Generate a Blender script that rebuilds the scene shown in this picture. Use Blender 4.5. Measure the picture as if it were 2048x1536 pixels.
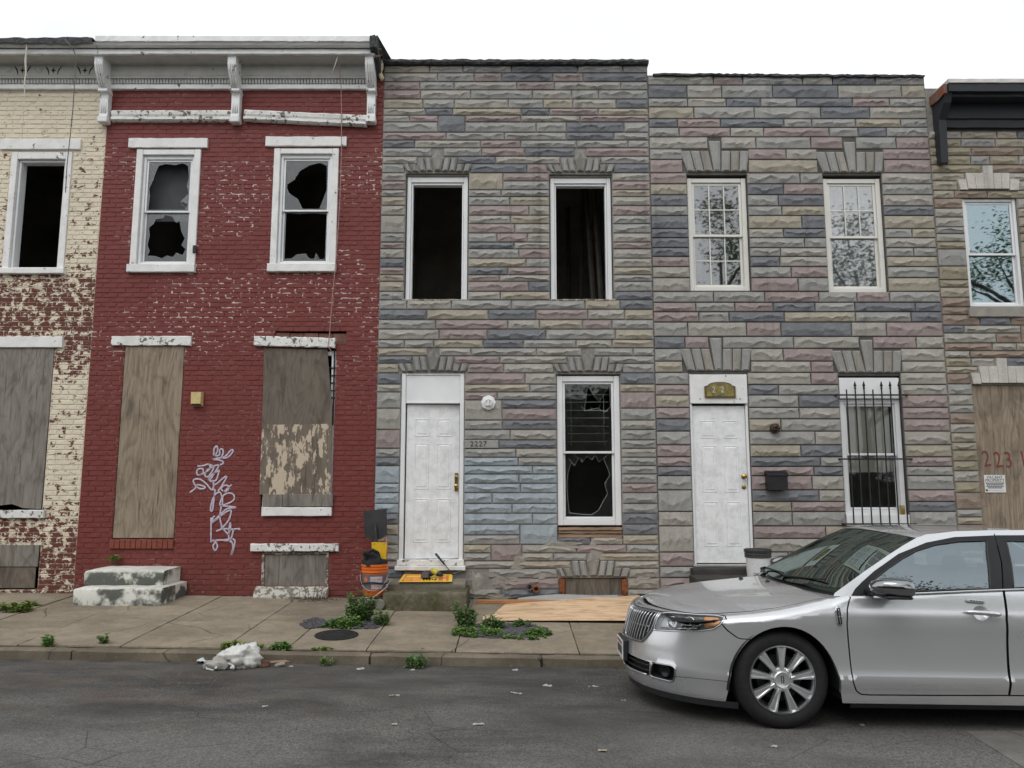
import bpy, bmesh, math, random
from mathutils import Vector, Matrix, noise
from mathutils.geometry import delaunay_2d_cdt

# ---------------------------------------------------------------- clear
for o in list(bpy.data.objects): bpy.data.objects.remove(o, do_unlink=True)
scene = bpy.context.scene
COL = scene.collection
random.seed(7)

# ---------------------------------------------------------------- camera
CAM_H, PITCH, FPX = 1.62, math.radians(7.45), 1538.0
cam_d = bpy.data.cameras.new('camera'); cam = bpy.data.objects.new('camera', cam_d)
COL.objects.link(cam); scene.camera = cam
cam.location = (0, 0, CAM_H); cam.rotation_euler = (math.pi/2+PITCH, 0, 0)
cam_d.sensor_width = 36; cam_d.lens = 36*FPX/2048; cam_d.clip_start = .05; cam_d.clip_end = 2000

# ---------------------------------------------------------------- sky (overcast) and soft sun
SUN_EL, SUN_AZ = math.radians(52), math.radians(205)
world = bpy.data.worlds.new('World'); scene.world = world; world.use_nodes = True
wn = world.node_tree; wn.nodes.clear()
wo = wn.nodes.new('ShaderNodeOutputWorld'); wb = wn.nodes.new('ShaderNodeBackground')
sk = wn.nodes.new('ShaderNodeTexSky'); sk.sky_type = 'NISHITA'; sk.sun_disc = False
sk.sun_elevation = SUN_EL; sk.sun_rotation = SUN_AZ; sk.air_density = 1.0; sk.dust_density = 3.0; sk.ozone_density = 1.0
hs = wn.nodes.new('ShaderNodeHueSaturation'); hs.inputs['Saturation'].default_value = .10
tc = wn.nodes.new('ShaderNodeTexCoord'); cn = wn.nodes.new('ShaderNodeTexNoise')
cn.inputs['Scale'].default_value = 2.2; cn.inputs['Detail'].default_value = 5
mxc = wn.nodes.new('ShaderNodeMix'); mxc.data_type = 'RGBA'; mxc.inputs[0].default_value = .72
crm = wn.nodes.new('ShaderNodeValToRGB')
crm.color_ramp.elements[0].position = .3; crm.color_ramp.elements[0].color = (6.9, 7.2, 7.6, 1)
crm.color_ramp.elements[1].position = .7; crm.color_ramp.elements[1].color = (11.6, 11.7, 11.8, 1)
wn.links.new(tc.outputs['Generated'], cn.inputs['Vector']); wn.links.new(cn.outputs['Fac'], crm.inputs['Fac'])
wn.links.new(sk.outputs[0], hs.inputs['Color'])
wn.links.new(hs.outputs[0], mxc.inputs[6]); wn.links.new(crm.outputs[0], mxc.inputs[7])
wn.links.new(mxc.outputs[2], wb.inputs['Color']); wb.inputs['Strength'].default_value = .12
wn.links.new(wb.outputs[0], wo.inputs['Surface'])
sun_d = bpy.data.lights.new('sun', 'SUN'); sun = bpy.data.objects.new('sun', sun_d); COL.objects.link(sun)
sun_d.energy = .8; sun_d.angle = math.radians(35); sun_d.color = (1, .97, .93)
# the sun stands high behind the camera and to its left
sd = Vector((math.sin(math.radians(-25))*math.cos(SUN_EL), -math.cos(math.radians(-25))*math.cos(SUN_EL), math.sin(SUN_EL)))
sun.rotation_euler = sd.to_track_quat('Z', 'Y').to_euler()
sun.location = (0, -10, 20)

# ---------------------------------------------------------------- output
vs = scene.view_settings; vs.view_transform = 'Standard'; vs.look = 'None'; vs.exposure = 0.2; vs.gamma = 1; vs.use_curve_mapping = False
scene.render.engine = 'CYCLES'
cy = scene.cycles; cy.use_denoising = True; cy.max_bounces = 7; cy.diffuse_bounces = 3; cy.glossy_bounces = 4
cy.transparent_max_bounces = 14; cy.transmission_bounces = 5; cy.caustics_reflective = False; cy.caustics_refractive = False
cy.sample_clamp_indirect = 4.0

# ================================================================ helpers
def ray(px, py):
    a = (px-1024)/FPX; b = (768-py)/FPX
    return a, math.cos(PITCH)-b*math.sin(PITCH), b*math.cos(PITCH)+math.sin(PITCH)
def W(px, py, Y=10.0):
    "measured photo position -> metres on the upright plane at depth Y"
    a, yc, zc = ray(px, py); t = Y/yc
    return a*t, CAM_H+t*zc
def Zp(py, Y=10.0): return W(1024, py, Y)[1]
def Xp(px, py, Y=10.0): return W(px, py, Y)[0]
SLOPE = .0145; KERB_Y = 7.27
def road_z(x, y): return -SLOPE*x-.015*max(0, min(y, KERB_Y)-5.4)
def walk_z(x, y): return road_z(x, KERB_Y)+.092+(y-KERB_Y)*.041
def onwalk(px, py):
    a, yc, zc = ray(px, py); t = 7.0
    for _ in range(30): t = (walk_z(a*t, yc*t)-CAM_H)/zc
    return a*t, yc*t
def onroad(px, py):
    a, yc, zc = ray(px, py); t = 6.0
    for _ in range(30): t = (road_z(a*t, yc*t)-CAM_H)/zc
    return a*t, yc*t

WORLD = {}          # object name -> world matrix, so parts can be given in world metres
def _mw(o): return WORLD.get(o.name, Matrix.Identity(4))
def link(o, parent=None, local=False, m=None):
    COL.objects.link(o)
    m = m or Matrix.Identity(4)
    if parent is not None:
        o.parent = parent
        if local: o.matrix_local = m; WORLD[o.name] = _mw(parent) @ m
        else: o.matrix_parent_inverse = _mw(parent).inverted(); o.matrix_basis = m; WORLD[o.name] = m
    else:
        o.matrix_basis = m; WORLD[o.name] = m
    return o
def tag(o, label=None, cat=None, group=None, kind=None):
    if label: o['label'] = label
    if cat: o['category'] = cat
    if group: o['group'] = group
    if kind: o['kind'] = kind
    return o
def thing(name, loc, label, cat, group=None, rot=None):
    o = bpy.data.objects.new(name, None); o.empty_display_size = .1
    m = Matrix.Translation(Vector(loc))
    if rot: m = m @ rot
    link(o, None, m=m); return tag(o, label, cat, group)
def part(name, parent):
    o = bpy.data.objects.new(name, None); o.empty_display_size = .05
    return link(o, parent)

class MB:
    def __init__(s): s.v = []; s.f = []
    def add(s, vs, fs):
        b = len(s.v); s.v += [tuple(p) for p in vs]; s.f += [tuple(b+i for i in f) for f in fs]; return s
    def box(s, x0, x1, y0, y1, z0, z1, c=0.0):
        if x0 > x1: x0, x1 = x1, x0
        if y0 > y1: y0, y1 = y1, y0
        if z0 > z1: z0, z1 = z1, z0
        if c <= 0:
            v = [(x, y, z) for x in (x0, x1) for y in (y0, y1) for z in (z0, z1)]
            return s.add(v, [(0,1,3,2),(4,6,7,5),(0,4,5,1),(2,3,7,6),(0,2,6,4),(1,5,7,3)])
        c = min(c, (x1-x0)*.45, (y1-y0)*.45, (z1-z0)*.45)
        L = ((x0, x1), (y0, y1), (z0, z1)); v = []; idx = {}
        for i in (0, 1):
            for j in (0, 1):
                for k in (0, 1):
                    for a in range(3):     # vertex lies on the face of axis a
                        p = []
                        for ax, q in enumerate((i, j, k)):
                            e = L[ax][q]; p.append(e if ax == a else e+(c if q == 0 else -c))
                        idx[(i, j, k, a)] = len(v); v.append(tuple(p))
        f = []
        for a in range(3):
            for q in (0, 1):
                o = [x for x in range(3) if x != a]; loop = []
                for (m, n) in ((0,0),(1,0),(1,1),(0,1)):
                    t = [0,0,0]; t[a] = q; t[o[0]] = m; t[o[1]] = n; loop.append(idx[(*t, a)])
                f.append(tuple(loop))
        for a in range(3):                 # bevel strips along each edge direction a
            o = [x for x in range(3) if x != a]
            for m in (0, 1):
                for n in (0, 1):
                    t0 = [0,0,0]; t1 = [0,0,0]; t1[a] = 1
                    for t in (t0, t1): t[o[0]] = m; t[o[1]] = n
                    f.append((idx[(*t0, o[0])], idx[(*t0, o[1])], idx[(*t1, o[1])], idx[(*t1, o[0])]))
        for i in (0, 1):
            for j in (0, 1):
                for k in (0, 1): f.append(tuple(idx[(i, j, k, a)] for a in range(3)))
        return s.add(v, f)
    def prism(s, pts, y0, y1):
        "polygon in (x, z), extruded from depth y0 (front) to y1"
        n = len(pts)
        v = [(x, y0, z) for x, z in pts]+[(x, y1, z) for x, z in pts]
        f = [tuple(range(n)), tuple(range(2*n-1, n-1, -1))]+[(i, n+i, n+(i+1) % n, (i+1) % n) for i in range(n)]
        return s.add(v, f)
    def slab(s, pts, z0, z1):
        "polygon in (x, y); z0/z1 numbers or functions of (x, y)"
        g0 = z0 if callable(z0) else (lambda x, y: z0); g1 = z1 if callable(z1) else (lambda x, y: z1); n = len(pts)
        v = [(x, y, g0(x, y)) for x, y in pts]+[(x, y, g1(x, y)) for x, y in pts]
        f = [tuple(range(n-1, -1, -1)), tuple(range(n, 2*n))]+[(i, (i+1) % n, n+(i+1) % n, n+i) for i in range(n)]
        return s.add(v, f)
    def extrude_x(s, prof, x0, x1, n=1, jit=0.0):
        "profile in (y, z), swept along x"
        m = len(prof); v = []
        for k in range(n+1):
            x = x0+(x1-x0)*k/n
            for (y, z) in prof: v.append((x, y+random.uniform(-jit, jit), z+random.uniform(-jit, jit)))
        f = [(k*m+i, k*m+(i+1) % m, (k+1)*m+(i+1) % m, (k+1)*m+i) for k in range(n) for i in range(m)]
        f += [tuple(range(m-1, -1, -1)), tuple(n*m+i for i in range(m))]
        return s.add(v, f)
    def tube(s, pts, r, n=6, flat=1.0, up=None):
        pts = [Vector(p) for p in pts]; m = len(pts); rr = r if isinstance(r, (list, tuple)) else [r]*m
        v = []; prev = None
        for i, p in enumerate(pts):
            t = (pts[min(i+1, m-1)]-pts[max(i-1, 0)])
            t = t.normalized() if t.length > 1e-9 else Vector((0, 0, 1))
            if prev is None:
                a = Vector(up) if up else (Vector((0, 0, 1)) if abs(t.z) < .9 else Vector((1, 0, 0)))
            else: a = prev
            a = (a-t*a.dot(t)).normalized(); b = t.cross(a); prev = a
            for k in range(n):
                q = 2*math.pi*k/n; v.append(p+a*math.cos(q)*rr[i]+b*math.sin(q)*rr[i]*flat)
        f = [(i*n+k, i*n+(k+1) % n, (i+1)*n+(k+1) % n, (i+1)*n+k) for i in range(m-1) for k in range(n)]
        f += [tuple(range(n-1, -1, -1)), tuple((m-1)*n+k for k in range(n))]
        return s.add(v, f)
    def lathe(s, prof, c, axis='Z', n=24, cap=True):
        v = []
        for (r, h) in prof:
            for k in range(n):
                q = 2*math.pi*k/n; a, b = r*math.cos(q), r*math.sin(q)
                d = {'Z': (a, b, h), 'Y': (a, h, b), 'X': (h, a, b)}[axis]
                v.append((c[0]+d[0], c[1]+d[1], c[2]+d[2]))
        m = len(prof)
        f = [(i*n+k, i*n+(k+1) % n, (i+1)*n+(k+1) % n, (i+1)*n+k) for i in range(m-1) for k in range(n)]
        if cap: f += [tuple(range(n-1, -1, -1)), tuple((m-1)*n+k for k in range(n))]
        return s.add(v, f)
    def grid(s, fn, nu, nv):
        v = [fn(i/nu, j/nv) for j in range(nv+1) for i in range(nu+1)]
        w = nu+1
        return s.add(v, [(j*w+i, j*w+i+1, (j+1)*w+i+1, (j+1)*w+i) for j in range(nv) for i in range(nu)])
    def mesh(s, name, mat, smooth=False, fix=True):
        me = bpy.data.meshes.new(name); me.from_pydata(s.v, [], s.f)
        if fix:
            bm = bmesh.new(); bm.from_mesh(me); bmesh.ops.recalc_face_normals(bm, faces=bm.faces); bm.to_mesh(me); bm.free()
        if mat: me.materials.append(mat)
        if smooth:
            me.polygons.foreach_set('use_smooth', [True]*len(me.polygons))
            if smooth != True: me.set_sharp_from_angle(angle=math.radians(smooth))
        me.update(); return me
    def build(s, name, mat, parent=None, smooth=False, local=False, m=None, fix=True):
        o = bpy.data.objects.new(name, s.mesh(name, mat, smooth, fix))
        return link(o, parent, local, m)

# ---------------------------------------------------------------- materials
def nodes(name):
    m = bpy.data.materials.new(name); m.use_nodes = True; nt = m.node_tree
    b = nt.nodes['Principled BSDF']
    return m, nt, b
def nd(nt, typ, ins=None, **props):
    n = nt.nodes.new('ShaderNode'+typ)
    for k, v in props.items(): setattr(n, k, v)
    for k, v in (ins or {}).items():
        sock = n.inputs[k]
        if isinstance(v, bpy.types.NodeSocket): nt.links.new(v, sock)
        elif isinstance(v, bpy.types.Node): nt.links.new(v.outputs[0], sock)
        else: sock.default_value = v
    return n
def c4(c): return (*c, 1) if len(c) == 3 else c
def pos(nt, scale=(1, 1, 1), obj=False, rot=(0, 0, 0)):
    "world position (or object space), stretched"
    g = nd(nt, 'TexCoord').outputs['Object'] if obj else nd(nt, 'NewGeometry').outputs['Position']
    return nd(nt, 'Mapping', {'Vector': g, 'Scale': scale, 'Rotation': rot}).outputs[0]
def tnoise(nt, vec, scale, detail=4, rough=.55, dist=0.0):
    return nd(nt, 'TexNoise', {'Vector': vec, 'Scale': scale, 'Detail': detail, 'Roughness': rough, 'Distortion': dist}).outputs[0]
def ramp(nt, fac, *stops):
    r = nd(nt, 'ValToRGB', {'Fac': fac}); e = r.color_ramp.elements
    while len(e) < len(stops): e.new(.5)
    for el, (p, c) in zip(e, stops):
        el.position = p; el.color = c4(c) if isinstance(c, (tuple, list)) else (c, c, c, 1)
    return r.outputs[0]
def mix(nt, fac, a, b, blend='MIX'):
    m = nd(nt, 'Mix', data_type='RGBA', blend_type=blend)
    for k, v in ((0, fac), (6, a), (7, b)):
        if isinstance(v, bpy.types.NodeSocket): nt.links.new(v, m.inputs[k])
        else: m.inputs[k].default_value = v if k == 0 else c4(v)
    return m.outputs[2]
def math_(nt, op, a, b=0.0, clamp=False):
    m = nd(nt, 'Math', operation=op, use_clamp=clamp)
    for k, v in ((0, a), (1, b)):
        if isinstance(v, bpy.types.NodeSocket): nt.links.new(v, m.inputs[k])
        else: m.inputs[k].default_value = v
    return m.outputs[0]
def bump(nt, b, h, strength, dist=.01):
    n = nd(nt, 'Bump', {'Height': h, 'Strength': strength, 'Distance': dist}); nt.links.new(n.outputs[0], b.inputs['Normal'])
def col(nt, b, c): nt.links.new(c, b.inputs['Base Color'])

MATS = {}
def mat(name, c, c2=None, scale=6, rough=.75, metal=0, bmp=0, bscale=90, spec=.4, coat=0, stretch=(1, 1, 1), obj=False, detail=5, bdist=.004, emit=None):
    "plain procedural material: two tones mixed by noise, fine grain relief"
    if name in MATS: return MATS[name]
    m, nt, b = nodes(name)
    p = pos(nt, stretch, obj)
    c2 = c2 or tuple(x*.78 for x in c)
    col(nt, b, mix(nt, ramp(nt, tnoise(nt, p, scale, detail), (.33, 0.0), (.67, 1.0)), c, c2))
    b.inputs['Roughness'].default_value = rough; b.inputs['Metallic'].default_value = metal
    b.inputs['Specular IOR Level'].default_value = spec; b.inputs['Coat Weight'].default_value = coat; b.inputs['Coat Roughness'].default_value = .04
    if bmp: bump(nt, b, tnoise(nt, p, bscale, 4), bmp, bdist)
    MATS[name] = m; return m

def mat_worn(name, c, under, amount=.5, scale=14, stretch=(1, 1, 1), rough=.6, dirt=.35, bmp=.4, dirtc=(.22, .21, .19)):
    "paint that has flaked off in patches; amount = share that is gone"
    if name in MATS: return MATS[name]
    m, nt, b = nodes(name); p = pos(nt, stretch)
    n1 = tnoise(nt, p, scale, 8, .65); n2 = tnoise(nt, p, scale*.18, 3)
    s = math_(nt, 'ADD', math_(nt, 'MULTIPLY', n1, .7), math_(nt, 'MULTIPLY', n2, .3))
    t = .5+(.5-amount)*.42
    gone = ramp(nt, s, (t-.008, 0.0), (t+.008, 1.0))
    dirty = mix(nt, ramp(nt, tnoise(nt, p, scale*.3, 6, .7), (.42, 0.0), (.8, dirt)), c, dirtc)
    col(nt, b, mix(nt, gone, dirty, mix(nt, tnoise(nt, p, scale*2, 4), under, tuple(x*.6 for x in under))))
    b.inputs['Roughness'].default_value = rough; b.inputs['Specular IOR Level'].default_value = .35
    h = math_(nt, 'ADD', math_(nt, 'MULTIPLY', gone, -1.0), math_(nt, 'MULTIPLY', tnoise(nt, p, scale*5, 4), .35))
    bump(nt, b, h, bmp, .004); MATS[name] = m; return m

def mat_ply(name, c, c2, dark, scale=5.0, axis='Z', rough=.8, paint=None, paint_amt=.5, zsplit=None):
    "plywood face: long wandering grain, dark flecks, optional flaking paint"
    if name in MATS: return MATS[name]
    m, nt, b = nodes(name)
    st = {'Z': (1, 1, .12), 'X': (.10, 1, 1)}[axis]
    p = pos(nt, st); w = tnoise(nt, pos(nt, tuple(.35+.65*q for q in st)), scale*1.2, 5, .6, .8)
    # contour lines of a slow noise read as rotary-cut cathedral grain
    cn_ = tnoise(nt, pos(nt, tuple(q if q == 1 else q*1.7 for q in st)), scale*.55, 2, .4, .6)
    fr_ = math_(nt, 'FRACT', math_(nt, 'MULTIPLY', cn_, 15.0))
    g = ramp(nt, fr_, (.0, 1.0), (.35, .25), (.8, 0.0), (1.0, 1.0))
    fib = ramp(nt, tnoise(nt, pos(nt, tuple(q if q == 1 else q*.35 for q in st)), scale*9, 4, .6), (.35, 0.0), (.65, 1.0))
    g = math_(nt, 'ADD', math_(nt, 'MULTIPLY', g, .6), math_(nt, 'MULTIPLY', fib, .45), True)
    base = mix(nt, g, c, c2)
    base = mix(nt, ramp(nt, w, (.5, 0.0), (.72, .8)), base, dark)
    stk = tnoise(nt, pos(nt, tuple(q if q == 1 else q*.7 for q in st)), scale*4.5, 4, .6)
    base = mix(nt, ramp(nt, stk, (.57, 0.0), (.66, .7)), base, dark)
    fl = tnoise(nt, pos(nt, tuple(q*1.0 for q in st)), scale*22, 3)
    base = mix(nt, ramp(nt, fl, (.6, 0.0), (.75, .45)), base, dark)
    big = tnoise(nt, pos(nt, (1, 1, .6)), 2.6, 6, .7)
    base = mix(nt, ramp(nt, big, (.42, 0.0), (.75, .55)), base, tuple(x*.55 for x in c))
    h = math_(nt, 'MULTIPLY', fl, 1.0)
    if paint:
        pn = tnoise(nt, pos(nt, (1, 1, .38)), 16, 8, .68); pb = tnoise(nt, pos(nt, (1, 1, .6)), 3.2, 3)
        s = math_(nt, 'ADD', math_(nt, 'MULTIPLY', pn, .6), math_(nt, 'MULTIPLY', pb, .4))
        t = .5+(.5-paint_amt)*.4; k = ramp(nt, s, (t-.01, 0.0), (t+.01, 1.0))
        base = mix(nt, k, base, paint); h = math_(nt, 'ADD', h, math_(nt, 'MULTIPLY', k, 2.0))
    col(nt, b, base); b.inputs['Roughness'].default_value = rough; b.inputs['Specular IOR Level'].default_value = .25
    bump(nt, b, h, .35, .003); MATS[name] = m; return m

def mat_glass(name, tint=(.9, .95, .95), refl=.12, rough=.02, dirt=.0, gloss=(1, 1, 1)):
    if name in MATS: return MATS[name]
    m, nt, b = nodes(name); nt.nodes.remove(b)
    out = [n for n in nt.nodes if n.type == 'OUTPUT_MATERIAL'][0]
    tr = nd(nt, 'BsdfTransparent', {'Color': c4(tint)}); gl = nd(nt, 'BsdfGlossy', {'Color': c4(gloss), 'Roughness': rough})
    lw = nd(nt, 'Fresnel', {'IOR': 1.5}).outputs[0]
    fac = math_(nt, 'ADD', math_(nt, 'MULTIPLY', lw, 1.0), refl, True)
    wob = tnoise(nt, pos(nt), 2.5, 2)
    bp = nd(nt, 'Bump', {'Height': wob, 'Strength': .025, 'Distance': .02}); nt.links.new(bp.outputs[0], gl.inputs['Normal'])
    ms = nd(nt, 'MixShader', {0: fac, 1: tr, 2: gl})
    last = ms
    if dirt > 0:
        df = nd(nt, 'BsdfDiffuse', {'Color': (.55, .55, .52, 1)})
        last = nd(nt, 'MixShader', {0: ramp(nt, tnoise(nt, pos(nt), 9, 7, .7), (.35, dirt*.3), (.75, dirt)), 1: ms, 2: df})
    nt.links.new(last.outputs[0], out.inputs['Surface']); MATS[name] = m; return m

def inpoly(p, poly):
    x, y = p; c = False; j = len(poly)-1
    for i in range(len(poly)):
        xi, yi = poly[i]; xj, yj = poly[j]
        if (yi > y) != (yj > y) and x < (xj-xi)*(y-yi)/(yj-yi)+xi: c = not c
        j = i
    return c
def text_mesh(s, size, mat_, depth=.002, align='CENTER', spacing=1.0):
    cu = bpy.data.curves.new('lettering', 'FONT'); cu.body = s; cu.size = size; cu.extrude = depth; cu.align_x = align; cu.align_y = 'CENTER'
    cu.space_character = spacing; cu.resolution_u = 3
    o = bpy.data.objects.new('lettering', cu); COL.objects.link(o)
    bpy.context.view_layer.update()
    me = bpy.data.meshes.new_from_object(o.evaluated_get(bpy.context.evaluated_depsgraph_get()))
    bpy.data.objects.remove(o, do_unlink=True); me.materials.clear(); me.materials.append(mat_); return me
UPRIGHT = Matrix.Rotation(math.pi/2, 4, 'X')     # lettering that faces the street
def lettering(s, size, x, y, z, mat_, parent, depth=.002, name='lettering', rot=0.0, align='CENTER', spacing=1.0, sx=1.0):
    o = bpy.data.objects.new(name, text_mesh(s, size, mat_, depth, align, spacing))
    return link(o, parent, m=Matrix.Translation((x, y, z)) @ UPRIGHT @ Matrix.Rotation(rot, 4, 'Z') @ Matrix.Diagonal((sx, 1, 1, 1)))
# ================================================================ surface materials
def mat_red(name, mortar):
    m, nt, b = nodes(name); p = pos(nt)
    base = mix(nt, tnoise(nt, p, 3.0, 6, .6), (.146, .032, .028), (.192, .046, .040))
    base = mix(nt, ramp(nt, tnoise(nt, pos(nt, (1, 1, 3)), 22, 5, .7), (.5, 0.0), (.8, .55)), base, (.085, .017, .017))
    # rubbed low courses, duller towards the pavement splash zone
    zz = nd(nt, 'SeparateXYZ', {0: nd(nt, 'NewGeometry').outputs['Position']}).outputs[2]
    low = math_(nt, 'MULTIPLY', ramp(nt, math_(nt, 'MULTIPLY', zz, .5), (.1, 1.0), (.42, 0.0)), ramp(nt, tnoise(nt, p, 9, 6, .7), (.42, 0.0), (.62, .5)))
    base = mix(nt, low, base, (.12, .06, .05))
    # paint gone from the joints, in drifts: the pale old coat shows
    zone = ramp(nt, tnoise(nt, pos(nt, (1, 1, 1.6)), .85, 3, .55), (.45, 0.0), (.56, 1.0))
    zone = math_(nt, 'MULTIPLY', zone, ramp(nt, math_(nt, 'MULTIPLY', zz, .125), (.0, .45), (.12, .12), (.38, .15), (.44, .9), (.74, 1.0), (.80, .2)))
    if mortar:
        chip = ramp(nt, tnoise(nt, pos(nt, (1, 1, 2.2)), 11, 5, .6), (.53, 0.0), (.56, 1.0))
        k = math_(nt, 'MULTIPLY', chip, math_(nt, 'ADD', math_(nt, 'MULTIPLY', zone, .92), .0), True)
        base = mix(nt, k, base, (.70, .61, .55))
    else:
        chip = ramp(nt, tnoise(nt, pos(nt, (1, 1, 1.8)), 19, 6, .62), (.645, 0.0), (.665, 1.0))
        k = math_(nt, 'MULTIPLY', chip, math_(nt, 'ADD', math_(nt, 'MULTIPLY', zone, .75), .25), True)
        base = mix(nt, k, base, (.64, .54, .49))
    col(nt, b, base); b.inputs['Roughness'].default_value = .62; b.inputs['Specular IOR Level'].default_value = .3
    h = math_(nt, 'ADD', tnoise(nt, pos(nt, (1, 1, 2.2)), 32, 6, .65), math_(nt, 'MULTIPLY', k, .6))
    bump(nt, b, h, .55, .006); MATS[name] = m; return m
def mat_cream(name, mortar):
    m, nt, b = nodes(name); p = pos(nt)
    zz = nd(nt, 'SeparateXYZ', {0: nd(nt, 'NewGeometry').outputs['Position']}).outputs[2]
    dens = ramp(nt, math_(nt, 'MULTIPLY', zz, .125), (.0, .66), (.12, .58), (.20, .38), (.36, .36), (.40, .56), (.44, .60), (.49, .60), (.545, .55), (.57, .40), (.70, .37), (.9, .24))
    brick = mix(nt, tnoise(nt, p, 4, 5), (.15, .048, .036), (.095, .035, .028))
    if mortar: brick = mix(nt, tnoise(nt, p, 30, 4), brick, (.42, .30, .24))
    n = math_(nt, 'ADD', math_(nt, 'MULTIPLY', tnoise(nt, pos(nt, (1, 1, 1.25)), 9, 8, .62, .4), .72), math_(nt, 'MULTIPLY', tnoise(nt, pos(nt, (1, 1, 2.5)), 30, 3), .28))
    d = math_(nt, 'SUBTRACT', math_(nt, 'ADD', n, math_(nt, 'MULTIPLY', dens, .42)), .715 if not mortar else .75)
    gone = ramp(nt, math_(nt, 'ADD', math_(nt, 'MULTIPLY', d, 30.0), .5, True), (.3, 0.0), (.7, 1.0))
    paint = mix(nt, ramp(nt, tnoise(nt, p, 2.2, 7, .7), (.4, 0.0), (.75, .6)), (.70, .63, .50), (.54, .48, .38))
    paint = mix(nt, ramp(nt, tnoise(nt, pos(nt, (1, 1, 5)), 26, 5, .7), (.62, 0.0), (.72, .6)), paint, (.24, .19, .15))
    col(nt, b, mix(nt, gone, paint, brick)); b.inputs['Roughness'].default_value = .75; b.inputs['Specular IOR Level'].default_value = .25
    bump(nt, b, math_(nt, 'ADD', math_(nt, 'MULTIPLY', gone, -1.2), tnoise(nt, p, 40, 5)), .5, .005); MATS[name] = m; return m
def mat_stone(name, c, c2, blue=0.0):
    m, nt, b = nodes(name); p = pos(nt)
    base = mix(nt, ramp(nt, tnoise(nt, p, 7, 6, .65), (.3, 0.0), (.7, 1.0)), c, c2)
    soot = math_(nt, 'ADD', ramp(nt, tnoise(nt, pos(nt, (1, 1, .35)), 1.6, 6, .68), (.45, 0.0), (.82, .55)), ramp(nt, tnoise(nt, pos(nt, (1, 1, .045)), 7, 3, .6), (.58, 0.0), (.72, .45)), True)
    base = mix(nt, soot, base, tuple(x*.42 for x in c))
    base = mix(nt, ramp(nt, tnoise(nt, p, 90, 3), (.52, 0.0), (.74, .5)), base, tuple(x*.45 for x in c))
    base = mix(nt, ramp(nt, tnoise(nt, p, 60, 3), (.60, 0.0), (.76, .4)), base, tuple(min(1, x*1.5) for x in c))
    zz = nd(nt, 'SeparateXYZ', {0: nd(nt, 'NewGeometry').outputs['Position']}).outputs[2]
    tar = math_(nt, 'MULTIPLY', ramp(nt, math_(nt, 'SUBTRACT', zz, 6.85), (.0, 0.0), (.5, .55)), ramp(nt, tnoise(nt, pos(nt, (2.2, 1, .3)), 2.0, 4), (.35, .15), (.7, 1.0)))
    base = mix(nt, tar, base, (.05, .052, .058))
    col(nt, b, base); b.inputs['Roughness'].default_value = .82; b.inputs['Specular IOR Level'].default_value = .22
    bump(nt, b, math_(nt, 'ADD', tnoise(nt, p, 55, 6, .7), math_(nt, 'MULTIPLY', tnoise(nt, pos(nt, (1, 1, 2)), 14, 3), .8)), .75, .008); MATS[name] = m; return m
RED_B, RED_M = mat_red('red_painted_brick', False), mat_red('red_painted_joint', True)
CRM_B, CRM_M = mat_cream('cream_flaking_brick', False), mat_cream('cream_flaking_joint', True)
ST = {'grey': mat_stone('stone_grey', (.350, .345, .330), (.28, .277, .267)), 'grey2': mat_stone('stone_grey_b', (.395, .375, .338), (.315, .30, .272)),
      'slate': mat_stone('stone_slate', (.206, .215, .231), (.157, .164, .177)), 'mauve': mat_stone('stone_mauve', (.345, .287, .277), (.278, .23, .222)),
      'tan': mat_stone('stone_tan', (.39, .354, .288), (.32, .29, .236)), 'blue': mat_stone('stone_blue_overspray', (.355, .405, .44), (.282, .322, .35)),
      'brown': mat_stone('stone_brown', (.31, .245, .20), (.24, .188, .155)), 'olive': mat_stone('stone_olive', (.34, .305, .225), (.275, .245, .185)),
      'joint': mat_stone('stone_joint', (.33, .315, .285), (.20, .19, .172)), 'dark': mat_stone('stone_joint_dark', (.14, .132, .122), (.09, .085, .079)),
      'cement': mat_stone('cement_patch', (.355, .335, .295), (.268, .252, .222)), 'white': mat_stone('stone_white', (.60, .58, .53), (.48, .46, .42))}
WHITE = mat('white_vinyl', (.78, .79, .80), (.70, .71, .72), 3, .45, bmp=.05)
TRIM = mat_worn('white_trim_flaking', (.76, .76, .75), (.20, .17, .14), .20, 16)
TRIM2 = mat_worn('white_trim_badly_flaking', (.74, .74, .72), (.19, .16, .13), .36, 18)
CORN = mat_worn('cornice_grey_paint', (.52, .52, .50), (.15, .13, .11), .14, 13, dirt=.5)
CORNW = mat_worn('cornice_white_paint', (.80, .81, .81), (.17, .15, .13), .22, 15, stretch=(1, 1, .6))
DARKIN = mat('room_dark', (.42, .40, .36), (.24, .23, .21), 1.5, .9)
TAR = mat('roof_tar', (.032, .034, .040), (.075, .075, .075), 24, .8, bmp=.9, bscale=40, bdist=.02)
GLASS = mat_glass('window_glass', (.955, .965, .965), .0, .02, .03)
GLASS2 = mat_glass('window_glass_bright', (.90, .92, .93), .15, .02, .02)
GLASS4 = mat_glass('window_glass_dim', (.80, .83, .85), .12, .02, .02)
GLASS3 = mat_glass('window_glass_blue', (.75, .80, .83), .28, .015, .0, (.70, .84, .88))
SHARD = mat_glass('broken_glass', (.88, .90, .91), .02, .03, .06)
WOODRAW = mat('raw_wood', (.34, .23, .16), (.22, .15, .10), 9, .8, bmp=.4, stretch=(.15, 1, 1))
PLYGREY = mat_ply('plywood_weathered_grey', (.27, .25, .22), (.16, .142, .12), (.07, .061, .052))
PLYTAN = mat_ply('plywood_weathered_tan', (.34, .275, .205), (.19, .152, .113), (.085, .068, .05))
PLYDARK = mat_ply('plywood_dark', (.19, .160, .130), (.125, .105, .085), (.058, .049, .04))
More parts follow.
